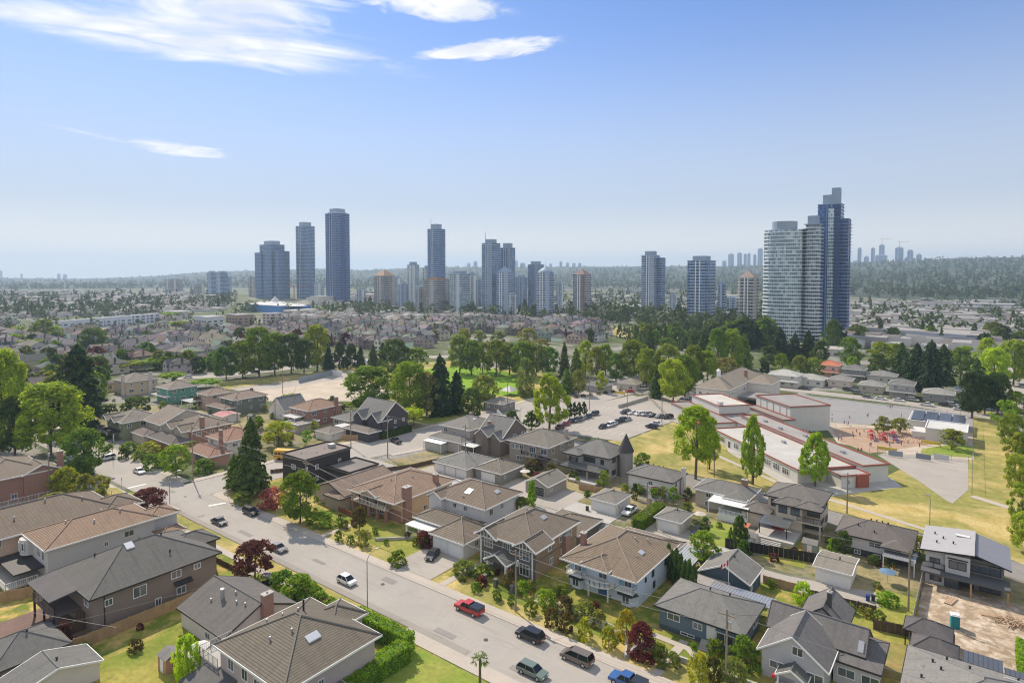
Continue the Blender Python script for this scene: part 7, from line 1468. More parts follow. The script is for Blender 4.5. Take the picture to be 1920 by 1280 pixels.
wire(pp[(1361,1292)],(-24,96,6.6),'service wire over the light grey gabled house',-.6,.3); wire(pp[(1588,963)],pp[(1339,894)],'overhead wire along the second street',-.4,1); wire(pp[(727,858)],pp[(873,878)],'overhead wire over the garages',-.4,1); wire(pp[(952,783)],pp[(1105,769)],'overhead wire over the car park entrance',-.4,1)
wire((-104,18,9),(-96,46,8),'pale wire crossing the bottom left roofs',0,.4); wire((-135,20,7),(-100,36,5),'thin wire across the bottom left garages',0,.4)
def lamp(px,yb,yt,dx,dy,lab,arm=2.2):
    x,y=g(px,yb); h=hgt(x,y,yt); h=min(h,10.5); root=empty('street_lamp',(x,y,0),0,lab,'street lamp','street lamps'); b=MB(); b.tube((0,0,0),(0,0,h-1.6),.09,.07,8)
    pts=[(dx*arm*(1-math.cos(t)),dy*arm*(1-math.cos(t)),h-1.6+1.6*math.sin(t)) for t in [i*math.pi/16 for i in range(9)]]; b.path(pts,.055,6); b.build('pole',M('lamp_pole',(.20,.24,.20),.6,.08),root)
    e=pts[-1]; b=MB(); b.box(e[0]-.12-abs(dx)*.25,e[0]+.12+abs(dx)*.25,e[1]-.12-abs(dy)*.25,e[1]+.12+abs(dy)*.25,e[2]-.12,e[2]+.04); b.build('lamp_head',m_metal,root)
lamp(689,1143,1036,0,1,'curved street lamp on the south side by the cypress hedge'); lamp(319,966,886,0,1,'curved street lamp at the south corner of the crossing'); lamp(1743,985,927,-.7,-.7,'straight short-armed lamp on the school lawn',.6); lamp(1041,812,766,-1,0,'street lamp at the car park entrance tree'); lamp(964,1010-210,772,1,0,'lamp post by the dark clipped bush') if 0 else None
lamp(975,790,764,1,0,'short lamp post beside the field house',1); lamp(1327,884,846,0,-1,'thin lamp post under the large school maple',.8); lamp(553,742,724,1,0,'curved lamp at the gravel field edge',1.2)
# stop signs
for px,yb,yt,rz,lab in ((429,938,912,-30,'red octagonal stop sign at the corner fir'),(228,915,888,150,'stop sign seen from behind at the west corner')):
    x,y=g(px,yb); h=2.9; root=empty('stop_sign',(x,y,0),rad(rz),lab,'sign'); b=MB(); b.tube((0,0,0),(0,0,h),.04,n=6); b.build('post',m_metal,root)
    b=MB(); pl=[(.38*math.cos(math.pi/8+i*math.pi/4),.38*math.sin(math.pi/8+i*math.pi/4)) for i in range(8)]; n=len(b.v); b.v+=[(p,-.06,h-.4+q) for p,q in pl]+[(p,-.04,h-.4+q) for p,q in pl]; b.f+=[tuple(range(8)),tuple(range(15,7,-1))]+[(i,8+i,8+(i+1)%8,(i+1)%8) for i in range(8)]; b.m+=[0,1]+[0]*8; b.uv+=[None]*10; b.build('plate',[M('stop_red',(.45,.02,.02),.5,.04),m_metal],root)
    t=bpy.data.curves.new('lettering','FONT'); t.body='STOP'; t.size=.26; t.align_x='CENTER'; t.align_y='CENTER'; t.extrude=.004; o0=bpy.data.objects.new('lettering',t); COL.objects.link(o0); tm=bpy.data.meshes.new_from_object(o0.evaluated_get(bpy.context.evaluated_depsgraph_get())); bpy.data.objects.remove(o0); tm.materials.clear(); tm.materials.append(m_white); o=bpy.data.objects.new('lettering',tm); COL.objects.link(o); o.parent=root; o.location=(0,-.068,h-.4); o.rotation_euler=(math.pi/2,0,0)
# signposts and tall banner pole
b=MB(); x,y=g(212,866); root=empty('sign_post',(x,y,0),0,'thin dark post at the corner of the green house lawn','post'); b.tube((0,0,0),(0,0,6.5),.07); b.build('pole',m_black,root)
# flag
x,y=-34.0,107.6; root=empty('flagpole',(x,y,0),0,'white pole with a red and white maple leaf flag beside the dark blue garden house','flag'); b=MB(); b.tube((0,0,0),(0,0,7.2),.05); b.build('pole',m_white,root)
def flagpt(u,v): return (-u*1.5*.75, -.15-u*.6+.10*math.sin(u*7), 7.0-1.3*u*.75-v*.95)
b=MB(); n=12
for i in range(n):
    for s,(va,vb) in enumerate(((0,1),)):
        u0,u1=i/n,(i+1)/n; m=0 if (u0<.25 or u0>=.75) else 1; b.poly([flagpt(u0,0),flagpt(u1,0),flagpt(u1,1),flagpt(u0,1)],m)
RF=M('flag_red',(.6,.02,.02),.8,.05); b.build('flag',[RF,m_white],root)
b=MB(); leaf=[(.5,.15),(.53,.32),(.6,.28),(.58,.45),(.68,.4),(.66,.55),(.56,.68),(.51,.68),(.51,.85),(.49,.85),(.49,.68),(.44,.68),(.34,.55),(.32,.4),(.42,.45),(.4,.28),(.47,.32)]
for s in (-.02,.02): b.poly([(flagpt(u,v)[0],flagpt(u,v)[1]+s,flagpt(u,v)[2]) for u,v in leaf])
b.build('maple_leaf_print',RF,root)
# ---------------------------------------------------------------- fences and walls
def fence(pts,h,lab,mat=None,name='fence',cat='fence',solid=True,th=.06,step=2.4,z=0):
    root=empty(name,(*pts[0],0),0,lab,cat); off=(*pts[0],0); pb=MB()
    for (xa,ya),(xb,yb) in zip(pts,pts[1:]):
        L=math.hypot(xb-xa,yb-ya); dx,dy=(xb-xa)/L,(yb-ya)/L; nx,ny=-dy*th/2,dx*th/2; n=max(1,int(L/step))
        if solid:
            m=max(1,int(L/.9)); 
            for i in range(m):
                a=L*i/m; c=L*(i+1)/m-.02; hh=h+(.03 if i%2 else 0); pb.prism([(xa+dx*a+nx,ya+dy*a+ny),(xa+dx*c+nx,ya+dy*c+ny),(xa+dx*c-nx,ya+dy*c-ny),(xa+dx*a-nx,ya+dy*a-ny)],z,z+hh)
        else:
            pb.tube((xa,ya,h),(xb,yb,h),.03,n=4); pb.tube((xa,ya,.1),(xb,yb,.1),.02,n=4); k=int(L/.35)
            for i in range(k): t=(i+.5)/k; pb.tube((xa+(xb-xa)*t,ya+(yb-ya)*t,.1),(xa+(xb-xa)*t,ya+(yb-ya)*t,h),.012,n=3,cap=False)
        for i in range(n+1):
            x=xa+dx*L*i/n;y=ya+dy*L*i/n; b=MB(); b.box(x-.08,x+.08,y-.08,y+.08,z,z+h+.12); b.build('post',mat or m_wood,root,off)
    pb.build('panel_boards' if solid else 'rail_grating',mat or m_wood,root,off)
fence([(-107.6,30.5),(-107.4,50.5)],1.9,'tan board fence running beside the brown-grey house and its lawn'); fence([(-134.5,29),(-131,36),(-129.8,50)],1.9,'tan fence between the white terrace house and the brown-grey house')
fence([(-121,91.5),(-113.8,91.0),(-112,88)],1.2,'red-brown fence in front of the arched balcony house',M('red_fence',(.26,.09,.05),.85,.2,.8,9)); fence([(-101.5,86),(-94,93)],.6,'low stone edging wall across the front lawn',m_conc,'garden_wall','wall',th=.3,step=50)
fence([(-121,81.6),(-113,85)],.5,'low stone step wall by the path',m_conc,'garden_wall','wall',th=.3,step=50) if 0 else None
fence([(-12.4,112.2),(-2,114.6)],1.7,'dark brown board fence behind the dry back lawn',m_wooddark); fence([(-23,117.2),(-12.8,118)],1.2,'weathered fence beside the white brown-roofed garage',m_wooddark); fence([(-41,127.6),(-24,131.4)],2.0,'black solid fence behind the modern beige house',m_black)
fence([(-30.6,117),(-25,117.3)],1.5,'tan lattice fence by the dark blue garden house'); fence([(-5.8,87),(-5.6,111.5)],1.7,'thin wooden boundary fence next to the speckled roof house',m_wood); fence([(-7.6,112),(-7.4,134.8)],1.8,'weathered construction boundary fence',M('grey_boards',(.34,.31,.28),.9,.2,.8,9))
fence([(-159.5,97.5),(-157.5,101),(-157,114)],1.1,'dark picket fence in front of the black shingled block',m_wooddark); fence([(-172,132),(-164.5,137.2)],1.8,'tan fence next to the two-door garage'); fence([(-136,116),(-131,125),(-129,134)],1.2,'dark picket fence across from the car-lined lane',m_wooddark)
fence([(-83,139),(-76,140.6)],1.5,'wooden fence behind the charcoal garage'); fence([(-101,140.5),(-95,141)],1.3,'copper-brown fence beside the tiled garage',M('red_fence',(.26,.09,.05),.85,.2,.8,9))
fence([(-175,20),(-174,38),(-181,56)],1.0,'white picket fence at the far left sidewalk corner',m_white,solid=False); fence([(-190,62),(-177,63.5)],1.0,'white garden fence round the corner lot',m_white,solid=False)
fence([(-127.5,60.5),(-109.5,60.8)],1.0,'dark low fence along the front of the brown-grey house',m_wooddark); fence([(-102.4,57.4),(-102.2,64)],1.2,'dark panel fence beside the curved lawn path',m_black)
# walls with balustrade in front of the blue-white house and low walls by the bungalow
def wall(pts,h,lab,mat=None,th=.35):
    o=fence(pts,h,lab,mat or m_conc,'garden_wall','wall',th=th,step=100)
wall([(-40.4,80.9+1),(-40.2,85.6),(-30.6,85.8)],.8,'low concrete block wall in front of the slate bungalow'); wall([(-28.4,85.8),(-20.6,86.2),(-20.3,89)],.9,'low block wall right of the bungalow path'); wall([(-40.6,81.4),(-42.6,86)],.6,'sloping garden wall between the two front yards')
bal=hroot('balustrade','white baluster fence with pillars in front of the blue-white house',-50,86.4,'fence'); railing(bal,[(-60.5,86.8),(-40.8,86.2)],.4,.8,m_white,2.4); b=MB(); b.box(-60.5,-40.8,86.05,86.35,0,.4); b.build('base_wall',m_conc,bal.root,bal.off)
gp=hroot('gate_pillars','pair of dark stone gate pillars with low iron railing before the timbered house',-70,86,'gate')
for x in (-75.6,-71.6,-69.0,-65.2): b=MB(); b.box(x-.3,x+.3,86,86.6,0,1.4); b.box(x-.38,x+.38,85.92,86.68,1.402,1.52); b.build('pillar',M('dark_stone',(.14,.14,.145),.9,.25,1,6),gp.root,gp.off)
railing(gp,[(-75.3,86.3),(-71.9,86.3)],.1,.9,m_black,1.7); railing(gp,[(-68.7,86.3),(-65.5,86.3)],.1,.9,m_black,1.7)
# chain link fences
cl=M('chain_link',(.3,.31,.3),.5,.05,metal=.5)
def clf(pts,h,lab,px=True):
    pts=[g(*p) for p in pts] if px else pts; root=empty('chain_link_fence',(*pts[0],0),0,lab,'fence'); off=(*pts[0],0); pb=MB()
    for (xa,ya),(xb,yb) in zip(pts,pts[1:]):
        L=math.hypot(xb-xa,yb-ya); n=max(1,int(L/4))
        for i in range(n+1): x=xa+(xb-xa)*i/n;y=ya+(yb-ya)*i/n; pb.tube((x,y,0),(x,y,h),.05,n=5)
        for z in (.1,h): pb.tube((xa,ya,z),(xb,yb,z),.03,n=4)
        k=int(L/.6)
        for i in range(k): t=i/k; t2=min(1,(i+1.6)/k); pb.tube((xa+(xb-xa)*t,ya+(yb-ya)*t,.1),(xa+(xb-xa)*t2,ya+(yb-ya)*t2,h),.010,n=3,cap=False); pb.tube((xa+(xb-xa)*t2,ya+(yb-ya)*t2,.1),(xa+(xb-xa)*t,ya+(yb-ya)*t,h),.010,n=3,cap=False)
    pb.build('wire_mesh',cl,root,off)
clf([(1826,768),(1824,845),(1822,925)],3,'tall chain link fence at the east edge of the school court'); clf([(1455,738),(1600,752),(1826,785)],2,'chain link fence behind the big play court'); clf([(930,697),(975,706),(974,742)],7,'high backstop fence at the corner of the playing field'); clf([(440,728),(560,714),(640,700)],3,'chain link fence of the sports court in the park')
clf([(1160,765),(1215,752)],1.5,'chain link fence at the car park ramp'); clf([(1540,800),(1650,806),(1700,812)],1.2,'low fence on the north side of the playground'); clf([(1630,852),(1720,858),(1816,866)],2,'fence with hanging banners on the near side of the playground'); clf([(1258,790),(1215,745)],1.6,'chain link fence between car park and school yard')
b=MB(); p0,p1=g(1160,765),g(1215,748); root=empty('ramp_wall',(*p0,0),0,'pale concrete retaining wall at the top of the car park','wall')
dx,dy=p1[0]-p0[0],p1[1]-p0[1]; L=math.hypot(dx,dy); nx,ny=-dy/L*.2,dx/L*.2; b.prism([(p0[0]+nx,p0[1]+ny),(p1[0]+nx,p1[1]+ny),(p1[0]-nx,p1[1]-ny),(p0[0]-nx,p0[1]-ny)],0,1.4); b.build('wall_panel',m_conc,root,(*p0,0))
b=MB(); x,y=g(560,718); x2,y2=g(640,706); root=empty('practice_wall',(x,y,0),0,'grey and white practice wall beside the sports court','wall'); pb=MB(); pb.prism([(x,y),(x2-8,y2),(x2-8,y2+.4),(x,y+.4)],0,3); pb.build('grey_panel',M('practice_grey',(.3,.33,.35)),root,(x,y,0)); pb=MB(); pb.prism([(x2-7.9,y2),(x2,y2),(x2,y2+.4),(x2-7.9,y2+.4)],0,3); pb.build('white_panel',m_white,root,(x,y,0))
# banners (plain grey), yellow barriers
for px,py,c,l in ((1679,857,(.28,.3,.33),'grey banner on the playground fence nearest the classroom wing'),(1731,863,(.2,.22,.27),'darker grey banner in the middle of the playground fence'),(1765,864,(.5,.5,.5),'pale banner beside the darker grey one')):
    x,y=g(px,py); b=MB(); b.box(x-1.9,x+1.9,y-.05,y+.05,.4,2.0); o=b.build('banner',M('banner_cloth',c,.8,.15)); tag(o,l,'banner','banners on the playground fence')
for px,py,l,w in ((1663,848,'yellow play barrier by the near playground corner',2.6),(1745,836,'yellow play barrier at the far playground corner',2.6),(1163,741,'bright yellow construction barrier on the road by the car park',2.2)):
    x,y=g(px,py); root=empty('yellow_barrier',(x,y,0),0,l,'barrier'); b=MB(); b.box(-w,w,-.12,.12,.7,1.7); b.build('board',m_yel,root)
    for s in (-1,1): b=MB(); b.box(s*w-.1,s*w+.1,-.14,.14,0,1.9); b.build('post',m_yel,root)
# playground structure
px0=g(1672,826); RP=M('play_red',(.42,.05,.05),.6,.06); PP=M('play_purple',(.16,.12,.22),.6,.06); rr6=random.Random(4)
root=empty('playground_climber',(*px0,0),rad(20),'red and purple climbing frame with slides and towers in the playground','play structure')
root.scale=(.8,.8,.72)
for i in range(6):
    x=(i%3)*4-7+rr6.uniform(-.5,.5); y=(i//3)*4-2; m=(RP,RP,PP)[i%3]; b=MB()
    for sx in (-1,1):
        for sy in (-1,1): b.tube((x+sx,y+sy,0),(x+sx,y+sy,3.2),.09,n=6)
    b.box(x-1,x+1,y-1,y+1,1.4,1.55); b.build('tower_frame',m,root)
    if i%2: b=MB(); [b.poly(q) for q in ([(x-1.2,y-1.2,3.2),(x+1.2,y-1.2,3.2),(x,y,4.4)],[(x+1.2,y-1.2,3.2),(x+1.2,y+1.2,3.2),(x,y,4.4)],[(x+1.2,y+1.2,3.2),(x-1.2,y+1.2,3.2),(x,y,4.4)],[(x-1.2,y+1.2,3.2),(x-1.2,y-1.2,3.2),(x,y,4.4)])]; b.build('tower_roof',RP,root)
    b=MB(); b.box(-.4,.4,-.04,.04,0,3.2); o=b.build('slide',(PP,RP)[i%2],root); o.location=(x+.3,y-2.3,.2); o.rotation_euler=(rad(-52),0,0)
for i in range(5):
    x=4+i*1.7; b=MB(); b.tube((x,-3,0),(x,0,2.8),.07,n=5); b.tube((x,3,0),(x,0,2.8),.07,n=5); b.tube((x,0,2.8),(x+1.7,0,2.8),.07,n=5); b.build('climbing_bar',(RP,PP)[i%2],root)
# people at the school
def personmesh():
    me=bpy.data.meshes.new('person'); v=[(0,0,.92),(0,0,1.2),(0,.0,1.42),(0,0,1.55),(0,.01,1.7),(.11,0,.88),(.13,.12,.48),(.14,-.02,.05),(.15,.13,.02),(-.11,0,.88),(-.13,-.1,.5),(-.14,-.22,.06),(-.15,-.08,.02),(.2,0,1.38),(.28,.02,1.12),(.3,.18,.92),(-.2,0,1.38),(-.28,.05,1.12),(-.27,.2,.95)]
    e=[(0,1),(1,2),(2,3),(3,4),(0,5),(5,6),(6,7),(7,8),(0,9),(9,10),(10,11),(11,12),(2,13),(13,14),(14,15),(2,16),(16,17),(17,18)]
    me.from_pydata(v,e,[]); rd=[.15,.14,.13,.06,.115,.1,.07,.05,.045,.1,.07,.05,.045,.065,.05,.04,.065,.05,.04]
    import bmesh
    bm=bmesh.new(); bm.from_mesh(me); ly=bm.verts.layers.skin.verify()
    for q,r_ in zip(bm.verts,rd): q[ly].radius=(r_,r_*.85)
    bm.verts.ensure_lookup_table(); bm.verts[0][ly].use_root=True; bm.to_mesh(me); bm.free()
    o=bpy.data.objects.new('person',me); COL.objects.link(o); o.modifiers.new('Skin','SKIN'); m2=o.modifiers.new('Subsurf','SUBSURF'); m2.levels=1
    dg=bpy.context.evaluated_depsgraph_get(); out=bpy.data.meshes.new_from_object(o.evaluated_get(dg)); bpy.data.objects.remove(o); return out
pm=personmesh(); mp=bpy.data.materials.new('person_clothes'); t,b_,o_=nt(mp); tcn=N(t,'ShaderNodeTexCoord').outputs['Object']; sp=N(t,'ShaderNodeSeparateXYZ'); t.links.new(tcn,sp.inputs[0])
def gt(a): n=N(t,'ShaderNodeMath',operation='GREATER_THAN'); t.links.new(sp.outputs[2],n.inputs[0]); n.inputs[1].default_value=a; return n.outputs[0]
c=mixc(t,gt(.92),(.04,.045,.07),N(t,'ShaderNodeObjectInfo').outputs['Color']); c=mixc(t,gt(1.47),c,(.45,.28,.2)); c=mixc(t,gt(1.7),c,(.03,.02,.015)); t.links.new(c,b_.inputs['Base Color']); pm.materials.append(mp)
PC=[((.05,.05,.07),'dark'),((.5,.5,.5),'white'),((.35,.05,.05),'red'),((.06,.12,.3),'blue'),((.5,.35,.05),'yellow'),((.35,.12,.2),'pink')]
spots=[(1583,795),(1588,797),(1591,796),(1626,782),(1628,780),(1593,785),(1560,790),(1665,763),(1673,764),(1669,766),(1690,782),(1631,838),(1633,837),(1575,822),(1578,826),(1572,827),(1599,815),(1606,812),(1612,818),(1620,810),(1600,822),(1645,812),(1655,826),(1668,838),(1690,835),(1640,828),(1663,832),(1681,826),(1702,832),(1724,838),(1500,808),(1506,810),(1512,812),(1518,813),(1605,849),(1609,848),(1615,848),(1560,778)]
for i,(px,py) in enumerate(spots):
    x,y=g(px,py); o=bpy.data.objects.new('person',pm); COL.objects.link(o)
    c,w=PC[i%6]; o.color=(*c,1); s=rr6.uniform(.8,1.0); o.scale=(s,s,s); o.location=(x,y,.04); o.rotation_euler=(0,0,rr6.uniform(0,6.28))
    tag(o,'child in a %s top %s, %s of the school crowd'%(w,'on the asphalt court' if py<800 else 'in the playground' if py<845 else 'by the near fence',ordw[i%59]),'person','children at the school')
# ---------------------------------------------------------------- yard things
x,y=g(1790,1176); root=empty('portable_toilet',(x,y,0),rad(10),'turquoise portable toilet with a white roof on the construction dirt','toilet'); b=MB(); b.box(-.6,.6,-.6,.6,.1,2.1); b.build('cabin',M('toilet_teal',(.02,.24,.27),.5,.06),root); b=MB(); b.box(-.66,.66,-.66,.66,2.1,2.2); b.box(-.5,.5,-.5,.5,2.2,2.32); b.build('roof',m_white,root); b=MB(); b.box(-.42,.42,-.64,-.6,.2,2.0); b.build('door',M('toilet_door',(.02,.2,.23),.5,.06),root)
x,y=g(1895,1168); root=empty('lumber_pile',(x,y,0),0,'jumbled heap of pale sawn lumber behind the turquoise toilet','lumber pile'); r5=random.Random(6); mw=[M('sawn_wood',(.5,.36,.24),.85,.15,1,6),M('sawn_wood',(.42,.30,.2),.85,.15,1,6)]
for i in range(60):
    L=r5.uniform(1.5,3.4); b=MB(); b.box(-L/2,L/2,-.05,.05,-.03,.03); o=b.build('plank',mw[i%2],root); rr_=2.4*r5.random()**.6; t=r5.uniform(0,6.28); o.location=(rr_*math.cos(t),rr_*math.sin(t)*.8,.15+1.1*(1-rr_/2.6)*r5.random()); o.rotation_euler=(r5.uniform(-.5,.5),r5.uniform(-.5,.5),r5.uniform(0,3.14))
for k,(px,py,l) in enumerate(((1860,1155,'neat stack of beams beside the jumbled lumber'),(1783,1128,'short board pile in front of the terrace slab'))):
    x,y=g(px,py); root=empty('beam_stack',(x,y,0),rad(15+60*k),l,'lumber pile')
    for i in range(8): b=MB(); b.box(-1.6,1.6,-.5+(i%4)*.27,-.28+(i%4)*.27,.02+(i//4)*.16,.16+(i//4)*.16); b.build('plank',mw[i%2],root)
def bin_(px,py,c,l):
    x,y=g(px,py); root=empty('wheelie_bin',(x,y,0),0,l,'bin'); b=MB(); b.prism([(-.25,-.3),(.25,-.3),(.28,.3),(-.28,.3)],.1,1.0); b.build('body',M('bin_plastic',c,.5,.05),root); b=MB(); b.box(-.3,.3,-.34,.32,1.0,1.07); b.build('lid',M('bin_plastic',c,.5,.05),root)
    for s in (-1,1): b=MB(); b.tube((s*.2,.28,.12),(s*.28,.28,.12),.12,n=8); b.build('wheel',m_black,root)
bin_(1101,957,(.03,.03,.03),'black wheelie bin beside the white double garage'); bin_(1627,1126,(.02,.05,.2),'blue wheelie bin at the end of the back lane'); bin_(1637,1126,(.03,.03,.03),'black wheelie bin at the end of the back lane'); bin_(949,893,(.02,.03,.02),'dark bin by the tiled garage')
# garden furniture behind the modern beige house, clutter in back yards
for i,(px,py,l) in enumerate(((1506,1033,'orange garden chair nearest the black fence'),(1516,1030,'orange garden chair beside the small table'),(1512,1041,'orange garden chair facing the terrace'))):
    x,y=g(px,py); root=empty('garden_chair',(x,y,0),rad(40+i*110),l,'chair','orange garden chairs'); mo=M('orange_paint',(.5,.12,.05),.6,.06)
    b=MB(); b.box(-.35,.35,-.35,.35,.35,.42); b.build('seat',mo,root); b=MB(); b.box(-.35,.35,.28,.36,.42,1.0); b.build('backrest',mo,root)
    for sx in (-1,1):
        for sy in (-1,1): b=MB(); b.box(sx*.3-.04,sx*.3+.04,sy*.3-.04,sy*.3+.04,0,.35); b.build('leg',mo,root)
for px,py,l in ((395,1232,'white patio umbrella closed beside the small bungalow'),):
    pass
x,y=g(388,1222); root=empty('patio_table',(x,y,.4),0,'round white patio table behind the small bungalow','table'); b=MB(); b.tube((0,0,.68),(0,0,.74),.7,n=16); b.build('tabletop',m_white,root); b=MB(); b.tube((0,0,0),(0,0,.68),.06); b.build('leg',m_white,root)
for i,(px,py) in enumerate(((1640,1060),(1652,1066),(1664,1072),(1676,1066),(1660,1058))):
    x,y=g(px,py); root=empty('plant_pot',(x,y,0),0,'potted plant %s in the cluttered back yard of the white bungalow'%ordw[i],'plant pot','potted plants'); b=MB(); b.tube((0,0,0),(0,0,.5),.2,.3,8); b.build('pot',M('terracotta',(.35,.13,.07),.8,.1),root); o=linkmesh('foliage',crown('round',0,500,.115),root,(0,0,.4),GR[('mid','purple','fresh','mid','lime')[i]]); o.scale=(.9,.9,.9)
b=MB(); x,y=g(1205,727)
# pale awnings and sheds in the far left town
x,y=g(292,660); root=empty('tarpaulin_roof',(x,y,0),0,'bright blue and white tarpaulin roof among the far houses','roof'); b=MB(); b.box(-8,8,-5,5,0,5); b.build('wall',wallmat((.45,.3,.2)),root); b=MB(); b.poly([(-8.5,-5.5,5.02),(8.5,-5.5,5.02),(8.5,0,7),(-8.5,0,7)]); b.poly([(-8.5,0,7),(8.5,0,7),(8.5,5.5,5.02),(-8.5,5.5,5.02)]); b.build('roof',M('tarpaulin',(.35,.55,.68),.6,.1),root)
for i,(px,py,l) in enumerate(((955,740,'white event tent beside the playing field'),(1310,886,'x'))):
    if l=='x': continue
    x,y=g(px,py); root=empty('event_tent',(x,y,0),0,l,'tent'); b=MB(); b.tube((0,0,2.2),(0,0,4.2),4.5,.2,4); b.build('canopy',m_tent,root)
    for sx,sy in ((3.9,0),(-3.9,0),(0,3.9),(0,-3.9)): b=MB(); b.tube((sx,sy,0),(sx,sy,2.2),.06); b.build('pole',m_metal,root)
for i in range(8):
    px=1145-0; x,y=g(1066+i*14,748-i*2.0); treeat(x,y,1.2,2.2,'round','rust','low clipped bush, %s in the line of bushes along the car park road'%ordw[i],'shrub','bushes along the car park road','shrub',base=0)
HAZE=1.35e-4; EXPO=.83; DENOISE=True
HZ=(.92,(.54,.64,.84),(3.5,3.8,4.25),(6.1,6.1,6.0),.1); HZ2=(6.9,6.5,5.7)
# small planting and clutter in the lots round the houses
r8=random.Random(21)
def free(x,y,m=.8): return not any(a-m<x<b_+m and c-m<y<d+m for a,b_,c,d in OCC)
areas=[((-160,-40,16,62),34,'south back yards'),((-128,-30,83.5,91.5),26,'front yards north of the street'),((-128,-10,110,117.5),24,'back yards facing the lane'),((-100,-12,125,146),34,'yards of the north row'),((-215,-176,90,160),26,'yards west of the crossing'),((-330,-216,95,165),40,'yards of the western block'),((-180,-160,40,62),6,'corner lot beside the peach house')]
for (xa,xb,ya,yb_),n,w in areas:
    c=0; L=[]
    for _ in range(n*6):
        x,y=r8.uniform(xa,xb),r8.uniform(ya,yb_)
        if free(x,y) and c<n and not(-91<x<-79 and y<93) and not(-79<x<-66 and 123<y<131) and not (-60<x<-44 and 121<y<131): c+=1; L.append((x,y))
    L.sort()
    for i,(x,y) in enumerate(L):
        big=r8.random()<.18; col=r8.choice(('mid','fresh','dark','olive','mid','rust','purple')); h_=r8.uniform(3,5) if big else r8.uniform(.8,1.9)
        treeat(x,y,h_,h_*r8.uniform(.7,.9) if big else h_*r8.uniform(1.0,1.5),'round',col,'%s %s in the %s, %s from the west'%({'mid':'green','fresh':'light green','dark':'dark green','olive':'olive','rust':'brownish','purple':'purple'}[col],'small tree' if big else 'bush',w,ordw[i]),'small_tree' if big else 'shrub','planting in the '+w,'tree' if big else 'shrub',base=None if big else 0)

# sheds, parasols and barbecues in the back yards
sheds=[(-118,116),(-96.5,117),(-64,117.5),(-104,135.5),(-62,140),(-37,132),(-26.5,136),(-92,40),(-143,27),(-205,118),(-222,128),(-262,118),(-290,112),(-310,140),(-185,116),(-212,122)]
shc=[(.3,.25,.2),(.42,.42,.4),(.2,.24,.2),(.35,.2,.15)]
k=0
for i,(x,y) in enumerate(sheds):
    if not free(x,y,1.2): continue
    k+=1; w_,d_=r8.uniform(2,3.2),r8.uniform(1.8,2.6); c_=shc[i%4]; root=empty('garden_shed',(x,y,0),0,'small %s garden shed, %s among the back yard sheds'%(('brown','pale grey','green','reddish')[i%4],ordw[k-1]),'shed','garden sheds')
    b=MB(); b.box(-w_/2,w_/2,-d_/2,d_/2,0,2.1); b.build('wall',wallmat(c_,'siding'),root); b=MB(); b.poly([(-w_/2-.15,-d_/2-.15,2.11),(w_/2+.15,-d_/2-.15,2.11),(w_/2+.15,0,2.8),(-w_/2-.15,0,2.8)]); b.poly([(-w_/2-.15,0,2.8),(w_/2+.15,0,2.8),(w_/2+.15,d_/2+.15,2.11),(-w_/2-.15,d_/2+.15,2.11)]); b.build('roof',M('flat_roofing',(.2,.19,.18),.92,.2,.3),root); b=MB(); b.box(-.45,.45,-d_/2-.05,-d_/2,0,1.9); b.build('door',m_white,root)
for i,(x,y,c_,cn_) in enumerate(((-99.5,121.5+16,(.55,.53,.5),'cream'),(-33.5,139.5,(.4,.08,.06),'red'),(-12.5,131,(.12,.2,.3),'blue'),(-90.5,43.5,(.6,.6,.58),'white'),(-147,24.5,(.35,.3,.22),'tan'),(-69,137.5,(.1,.22,.12),'green'),(-50,137,(.5,.45,.38),'beige'))):
    root=empty('parasol',(x,y,.02),0,'%s garden parasol open over a back yard'%cn_,'parasol'); b=MB(); b.tube((0,0,0),(0,0,2.4),.03); b.build('pole',m_metal,root); b=MB(); b.tube((0,0,2.05),(0,0,2.5),1.5,.06,8); b.build('canopy',M('parasol_cloth',c_,.8,.05),root)
# ---------------------------------------------------------------- light, sky, air, camera
SUN_AZ=(-.94,.34); SUN_EL=rad(44)
S=Vector((SUN_AZ[0]*math.cos(SUN_EL),SUN_AZ[1]*math.cos(SUN_EL),math.sin(SUN_EL))).normalized()
sd=bpy.data.lights.new('sun','SUN'); sd.energy=3.2; sd.angle=rad(.5); sd.color=(1,.875,.71); so=bpy.data.objects.new('sun',sd); COL.objects.link(so); so.rotation_euler=(-S).to_track_quat('-Z','Y').to_euler(); so.location=(0,0,300)
w=bpy.data.worlds.new('World'); SC.world=w; w.use_nodes=True; t=w.node_tree; t.nodes.clear(); out=t.nodes.new('ShaderNodeOutputWorld'); bg=t.nodes.new('ShaderNodeBackground'); t.links.new(bg.outputs[0],out.inputs[0])
sk=t.nodes.new('ShaderNodeTexSky'); sk.sky_type='NISHITA'; sk.sun_disc=False; sk.sun_elevation=SUN_EL; sk.sun_rotation=math.atan2(S.x,S.y); sk.altitude=150; sk.air_density=1.0; sk.dust_density=.25; sk.ozone_density=2.2
gm=t.nodes.new('ShaderNodeNewGeometry'); tc=t.nodes.new('ShaderNodeTexCoord')
